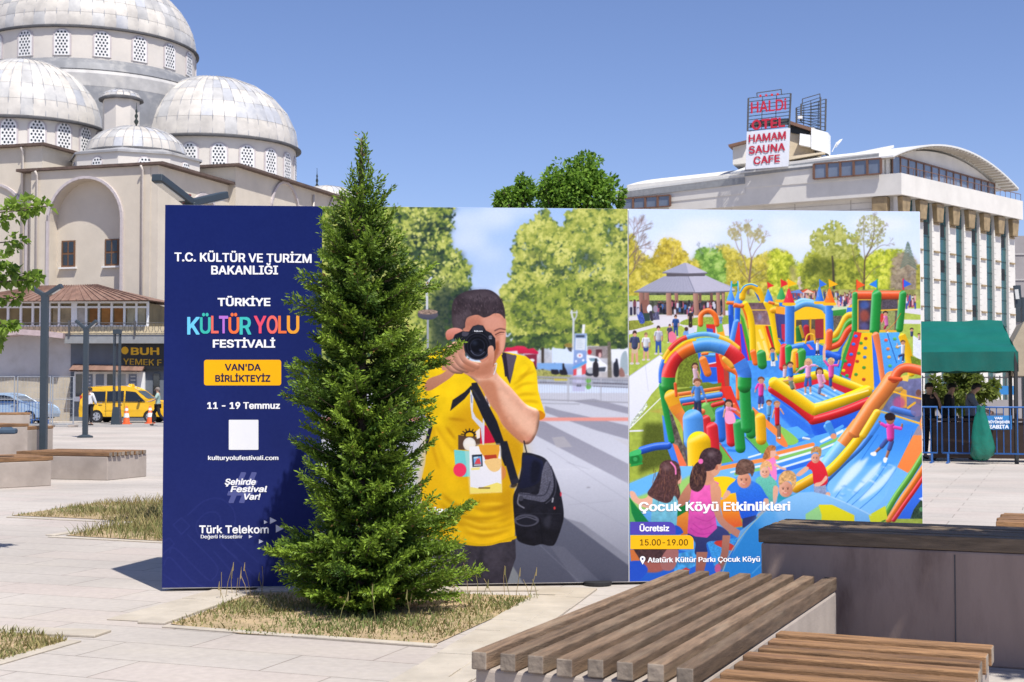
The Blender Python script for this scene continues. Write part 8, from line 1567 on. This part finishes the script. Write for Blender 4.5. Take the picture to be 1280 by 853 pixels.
for l0, l1, za, zb2, nw in ((.7, 5.6, zf1+.02, zf1+1.1, 5), (17.0, 21.2, zf1-1.15, zf1-.3, 4)):
    m = MB(); q = [hp_(.4, l0, za), hp_(.4, l1, za), hp_(.4, l1, zb2), hp_(.4, l0, zb2)]; k0 = NL*(1.36 if l0 < 5 else 1.38); q = [p+NL*1.4 for p in q]; m.prism(q, NL*.12); g_ = m.build('side_window', HGL, ht)
    m = MB()
    for k in range(nw+1): l = l0+(l1-l0)*k/nw; p0 = hp_(.4, l, za)+NL*1.55; m.bar(p0, p0+Vector((0, 0, zb2-za)), .16, .1, up=NL)
    for z in (za, zb2): m.bar(hp_(.4, l0, z)+NL*1.55, hp_(.4, l1, z)+NL*1.55, .1, .1)
    m.build('frame', HBR, g_)
m = MB(); q = [hp_(.42, .9, zf1-.2), hp_(.42, 11, zf1-.2), hp_(.42, 11, zf1+1.45), hp_(.42, .9, zf1+1.55)]; m.prism([p+NL*1.34 for p in q], -NL*1.2); m.build('side_attic', HW, ht)
m = MB(); q = [hp_(.42, 11, zf1-.6), hp_(.42, LL, zf1-.9), hp_(.42, LL, zf1+.2), hp_(.42, 11, zf1+.9)]; m.prism([p+NL*1.34 for p in q], -NL*1.2); m.build('side_attic', HW, ht)
m = MB()
for l0, l1, z in ((.9, 11, zf1+1.25), (11, LL, zf1+.35)): m.bar(hp_(.42, l0, z)+NL*1.4, hp_(.42, l1, z-.35)+NL*1.4, .08, .45)
m.build('grey_gutter_band', mat('gutter_grey', (.27, .28, .29), .6, .15), ht)
# penthouse
YP = 106; P3 = lambda px, py, y=YP: at(px, py, y)
def slab_px(name, pts, Y, depth, mt, parent): m = MB(); m.prism([at(*p, Y) for p in pts], (depth*.35, depth, 0)); return m.build(name, mt, parent)
slab_px('penthouse_wall', [(985, 200), (1018, 198), (1018, 160), (985, 156)], YP, 4, mat('penthouse_beige', (.55, .46, .33), .9, .12, 1), ht)
slab_px('penthouse_wall', [(916, 206), (934, 204), (934, 178), (916, 182)], YP+1, 4, HW, ht)
slab_px('penthouse_roof', [(910, 181), (934, 175), (934, 178), (911, 184)], YP+.5, 5, HBR, ht); slab_px('penthouse_roof', [(984, 150), (1014, 160), (1014, 164), (984, 154)], YP-.5, 5, HBR, ht)
slab_px('penthouse_opening', [(988, 156), (1012, 164), (1012, 170), (988, 166)], YP-.15, .1, mat('open_dark', (.012, .014, .016), .5, .1), ht)
slab_px('white_panel_box', [(999, 181), (1013, 184), (1013, 169), (1000, 167)], YP-.8, .7, WHITEP, ht); slab_px('white_panel_box', [(1014, 186), (1035, 192), (1035, 166), (1014, 160)], YP-.7, 1.5, WHITEP, ht)
slab_px('parapet_ledge', [(985, 200), (1030, 192), (1030, 190), (985, 196)], YP-1, .8, mat('penthouse_beige', (.55, .46, .33), .9, .12, 1), ht)
m = MB(); d_ = at(1046, 178, YP); m.lathe([(.01, 0), (.25, .05), (.42, .16)], (0, 0, 0), 14); m.v = [(d_.x+a*.6+c, d_.y+b, d_.z+a*.8-c*.5) for a, b, c in m.v]; m.tube([d_, at(1040, 190, YP)], .03, 5); m.build('satellite_dish', WHITEP, ht)
# roof signs
RED = (184, 50, 72)
sgt = thing('hotel_roof_sign', 'roof sign with red hotel letters on a dark lattice over a white board', 'sign', at(960, 210, 103))
def lattice(parent, corners, Y, nx, ny, cap=None):
    A, B_, C_, D_ = [at(*c, Y) for c in corners]; m = MB()      # TL TR BR BL
    for i in range(ny+1): t = i/ny; m.bar(A+(D_-A)*t, B_+(C_-B_)*t, .05, .05)
    m.build('lattice_bars', STEEL, parent); m = MB()
    for i in range(nx+1): t = i/nx; m.bar(A+(B_-A)*t, D_+(C_-D_)*t, .12 if i in (0, nx) else .05, .1 if i in (0, nx) else .05)
    if cap: q = [at(*c, Y) for c in cap]; [m.bar(a, b, .06, .06) for a, b in zip(q[:-1], q[1:])]
    m.build('lattice_frame', DARKM, parent)
YG_ = 103
lattice(sgt, ((935.5, 123), (988.5, 117), (986.5, 158), (934.5, 164)), YG_, 3, 9, [(946.5, 121), (946, 116.5), (976.5, 112), (977, 118)])
m = MB(); m.prism([at(*p, YG_-.15) for p in ((933.5, 165), (987, 160), (985, 208), (932, 212))], (.1, .25, 0)); brd = m.build('white_board', mat('board_pale', (.6, .62, .68), .6, .05), sgt)
m = MB(); m.prism([at(*p, YG_+.1) for p in ((937, 160), (986, 156), (986, 148), (950, 150), (937, 156))], (.05, .1, 0)); m.build('dark_backing', DARKM, sgt)
def sgn_l(t, x0, x1, yb, cap, par, Y, sl=-.1, b=.025): lettering(t, x0, x1, yb, cap, RED, par, b, frm=flat(Y), name='sign_letters', slope=sl)
sgn_l('HALDi', 938.5, 983, 142.5, 14.5, sgt, YG_-.12, -.11, .02); sgn_l('OTEL', 939.5, 981.5, 163, 12.5, sgt, YG_-.12, -.1, .03)
sgn_l('HAMAM', 936, 982.5, 178.5, 10, brd, YG_-.2, -.1); sgn_l('SAUNA', 936, 981.5, 193, 10, brd, YG_-.2, -.1); sgn_l('CAFE', 942, 975, 206, 10, brd, YG_-.2, -.09)
m = MB()
for k in range(4): c = at(950.5+k*7.2, 120-k*.65, YG_-.12); m.add([c+Vector(((.14 if i % 2 == 0 else .06)*math.sin(i*.628), 0, (.14 if i % 2 == 0 else .06)*math.cos(i*.628))) for i in range(10)], [list(range(10))])
m.build('sign_stars', ink((206, 50, 50)), sgt)
m = MB()
for px in (938, 984): m.bar(at(px, 164, YG_+.3), at(px, 212, YG_+.3), .14, .14)
m.build('sign_posts', DARKM, sgt)
sg2 = thing('roof_lattice', 'empty dark lattice sign frame on the hotel roof, right of the lettered one', 'sign frame', at(1015, 160, 108))
lattice(sg2, ((995.5, 135), (1032.5, 124), (1031.5, 164), (995.5, 155)), 108.3, 4, 8, [(1003, 131), (1003, 124), (1025, 117.5), (1025, 125)]); lattice(sg2, ((1001.5, 130), (1025.5, 122), (1025.5, 162), (1001, 152)), 108, 2, 8)
m = MB(); c = at(1000, 147, 107.8); m.box(c, (.35, .2, .2)); m.build('floodlight', WHITEP, sg2)
# far grey block at the right edge
gb = thing('grey_building', 'plain grey building at the right edge beyond the hotel', 'building', (xat(1290, 135), 135, 0))
m = MB(); m.box((xat(1300, 135), 139, zat(295, 135)/2), (6.6, 8, zat(295, 135))); m.build('wall', mat('grey_concrete_wall', (.3, .28, .28), .9, .12, .6), gb)
m = MB()
for py in (318, 350, 382): m.box((xat(1290, 135), 134.97, zat(py, 135)), (4.4, .1, .12))
m.build('ledge', mat('ledge_pale', (.45, .43, .42), .8, .1), gb)
m = MB(); m.box((xat(1274, 134.9), 134.92, zat(392, 135)), (.9, .1, 1.6)); m.build('window', GLD, gb)

# ---------------- tent and what stands there ----------------
TEAL = mat('green_tarpaulin', (.005, .12, .092), .3, .12, 2, .35, 5, trans=.02, spec=.5)
e0 = at(1272, 444, 30.6); TW = Vector((.955, -.297, 0)); TU = Vector((.297, .955, 0)); e1 = e0-TW*4.3; zt_ = 2.42
tn = thing('market_tent', 'green tarpaulin market tent behind the right end of the billboard', 'tent', (e0-TW*2.1)+Vector((0, 0, -e0.z)), 0)
c4 = [e1, e0, e0+TU*3.2, e1+TU*3.2]; c4 = [Vector((p.x, p.y, zt_)) for p in c4]; ctr = sum(c4, Vector())/4
zr_ = zat(401, 32); rA = c4[1]*.12+c4[1]*0; rB = at(1252, 401.5, 32.0); rA = rB-TW*3.2
m = MB(); nn = 10
def sag(p, q, t, a): v = p+(q-p)*t; v.z -= a*math.sin(t*math.pi); return v
def sheet(a, b, c, d, nu=8, nv=6, sg=.05):
    V = []; 
    for j in range(nv+1):
        for i in range(nu+1):
            u, v = i/nu, j/nv; p = (a*(1-u)+b*u)*(1-v)+(d*(1-u)+c*u)*v; p = Vector(p); p.z -= sg*math.sin(v*math.pi)*(1-.5*math.sin(u*math.pi))+.014*math.sin(u*19+v*7)+.02*math.sin(v*15+u*2); V.append(p)
    m.add(V, [[j*(nu+1)+i, j*(nu+1)+i+1, (j+1)*(nu+1)+i+1, (j+1)*(nu+1)+i] for j in range(nv) for i in range(nu)])
sheet(c4[0], c4[1], rB, rA, 24, 16); sheet(c4[1], c4[2], rB, rB, 6, 6, .03); sheet(c4[2], c4[3], rA, rB, 12, 6); sheet(c4[3], c4[0], rA, rA, 6, 6, .03)
m.build('canopy', TEAL, tn, smooth=True)
for a, b in ((0, 1), (1, 2), (2, 3), (3, 0)):
    m = MB(); V = []; nu = 24
    for i in range(nu+1):
        p = c4[a]+(c4[b]-c4[a])*i/nu; w = .03*math.sin(i*1.9); o = (p-ctr).normalized()*.02; V += [p+o, p+o+Vector((w*.4, w, -.42+.015*math.sin(i*2.3)))]
    m.add(V, [[2*i, 2*i+1, 2*i+3, 2*i+2] for i in range(nu)]); m.build('valance', TEAL, tn, smooth=True)
for p in c4: q = p+(ctr-p)*.02; m = MB(); m.box((q.x, q.y, zt_/2), (.07, .07, zt_)); m.build('post', mat('dark_post', (.03, .03, .03), .6, .1), tn)
for a, b in ((0, 1), (1, 2), (2, 3), (3, 0)): m = MB(); m.bar(c4[a]+(ctr-c4[a])*.03+Vector((0, 0, -.06)), c4[b]+(ctr-c4[b])*.03+Vector((0, 0, -.06)), .04, .04); m.build('eave_rail', mat('dark_post', (.03, .03, .03), .6, .1), tn)
pb0 = G(1178, 579); pb1 = G(1290, 581)
barrier('blue crowd barrier carrying the blue sign, in front of the tent', pb0, pb1, 1.22); barrier('blue crowd barrier half hidden by the billboard edge', pb0-(pb1-pb0).normalized()*2.2, pb0-(pb1-pb0).normalized()*.1, 1.22)
Yq = pb0.y-.5
m = MB(); q = [at(*p, Yq) for p in ((1232, 520), (1264.5, 519.5), (1265, 537), (1232, 537.5))]; m.prism(q, (0, .02, 0)); zs_ = m.build('zabita_sign', mat('sign_blue', (.03, .2, .48), .5, .05), None); tag(zs_, 'blue municipal police sign with white lettering hung on the crowd barrier', 'sign')
for tx, x0, x1, yb, cp in (('VAN', 1243, 1253, 524.5, 3.2), ('BÜYÜKŞEHİR', 1235, 1262, 529.5, 3.4), ('ZABITA', 1236, 1261, 536, 4.8)): lettering(tx, x0, x1, yb, cp, (236, 240, 246), zs_, .04, frm=flat(Yq-.006))
m = MB(); V = []; nz_ = 18; prof = [(.09, 1.24), (.08, 1.14), (.13, 1.02), (.17, .8), (.21, .55), (.23, .36), (.22, .22), (.15, .13), (.02, .11)]; c = at(1227, 540, Yq-.12); bx = MB()
for r_, z_ in prof: V += [(c.x+r_*1.05*math.cos(a)*(1+.14*math.sin(3*a+z_*5)+.08*math.sin(7*a+z_*3)), c.y+r_*.6*math.sin(a)*(1+.2*math.sin(5*a+z_*4)), z_+.03*math.sin(4*a)) for a in np.linspace(0, 6.283, nz_+1)[:-1]]
bx.add(V, [[i*nz_+j, i*nz_+(j+1) % nz_, (i+1)*nz_+(j+1) % nz_, (i+1)*nz_+j] for i in range(len(prof)-1) for j in range(nz_)]); tag(bx.build('bin_bag', mat('green_plastic_bag', (.015, .22, .15), .25, .15, 4, .5, 14, trans=.35, spec=.6), smooth=True), 'shiny green plastic bag hanging on the blue barrier', 'bag')
def tp(px, d): return xat(px, d), d
x_, y_ = tp(1161, 33); person('person in black with a hand at the chin, under the tent beside the billboard', x_, y_, R(20), CL('black', (.015, .015, .02)), CL('black', (.015, .015, .02)), DH, dict(elr=(.25, -.12, 1.12), wrr=(.1, -.22, 1.36), par=(.05, -.2, 1.45)), sleeve=1.6, H=1.76)
x_, y_ = tp(1187, 33.2); person('person in black standing at the middle of the shade under the tent', x_, y_, R(60), CL('black', (.015, .015, .02)), CL('black', (.015, .015, .02)), DH, dict(hb=(0, -.05, 1.56), hm=(0, -.07, 1.63)), sleeve=1.8, H=1.76)
x_, y_ = tp(1213, 32.6); person('person in a grey T-shirt looking down under the tent', x_, y_, R(75), CL('grey', (.16, .17, .2)), CL('black', (.015, .015, .02)), DH, dict(hb=(0, -.09, 1.55), hm=(0, -.15, 1.61), ht=(0, -.17, 1.68), nec=(0, -.04, 1.48), elr=(.22, -.14, 1.16), wrr=(.14, -.34, 1.1), par=(.12, -.4, 1.08), ell=(-.22, -.14, 1.16), wrl=(-.14, -.34, 1.08), pal=(-.1, -.4, 1.06)), H=1.78)
tb = thing('stall_table', 'added table under the tent, coloured near black for the deep shade there', 'table', (xat(1225, 32), 31.6, 0), R(-15)); m = MB(); m.box((0, .2, .93), (2.4, .7, .05)); m.build('table_top', mat('table_shade_black', (.035, .02, .014), .6, .3), tb, local=True)
m = MB(); m.box((0, -.1, .48), (2.3, .03, .8)); m.build('front_panel', mat('table_shade_black', (.035, .02, .014), .6, .3), tb, local=True)  # added table; its near-black colour stands in for the deep shade under the tent
for a in (-1.1, 1.1): m = MB(); m.box((a, .5, .45), (.06, .06, .9)); m.build('leg', mat('table_shade_black', (.035, .02, .014), .6, .3), tb, local=True)
t = thing('bushy_tree', 'yellow green bushy tree seen through the tent behind the people', 'tree', (xat(1200, 45), 45, 0)); bl = [blob_px(1200, 490, 45, 34, 22), blob_px(1225, 485, 45, 22, 16), blob_px(1170, 492, 45, 16, 16), blob_px(1205, 470, 45, 22, 14)]
crown('crown', bl, 3200, .16, [(.08, .12, .015), (.13, .17, .03), (.2, .24, .05)], t, 9); limbs((xat(1203, 45), 45, 0), bl[:3], .08, t)
gf = thing('low_wall', 'grey wall with a dark fence far behind the tent', 'wall', (xat(1250, 58), 58, 0)); m = MB(); m.box((xat(1240, 58), 58, zat(500, 58)/2), (9, .3, zat(500, 58))); m.build('wall', mat('grey_concrete_wall', (.3, .28, .28), .9, .12, .6), gf)
m = MB()
for i in range(40): m.box((xat(1240, 58)-4.4+i*.225, 58, zat(485, 58)), (.04, .04, 1.0))
m.box((xat(1240, 58), 58, zat(472, 58)), (9, .05, .05)); m.build('fence_bars', DARKM, gf)
m = MB(); m.box((xat(1250, 57), 57.3, zat(488, 57)), (1.4, .06, .35)); tag(m.build('banner', mat('sign_blue', (.03, .2, .48), .5, .05)), 'small blue banner on the fence far behind the tent', 'banner')
ks = thing('kiosk', 'beige kiosk with a sloping canvas roof cut by the right edge', 'kiosk', (xat(1290, 33), 34, 0)); m = MB(); m.prism([at(*p, 33) for p in ((1266, 470), (1266, 428), (1280, 402), (1320, 395), (1320, 470))], (.6, 2.2, 0)); m.build('canvas_roof', mat('beige_canvas', (.4, .33, .24), .9, .12), ks); m = MB(); m.box((xat(1300, 33.4)+1.0, 34.4, zat(470, 33)/2), (1.1, 2, zat(470, 33))); m.build('body', mat('kiosk_brown', (.2, .1, .06), .8, .2), ks)
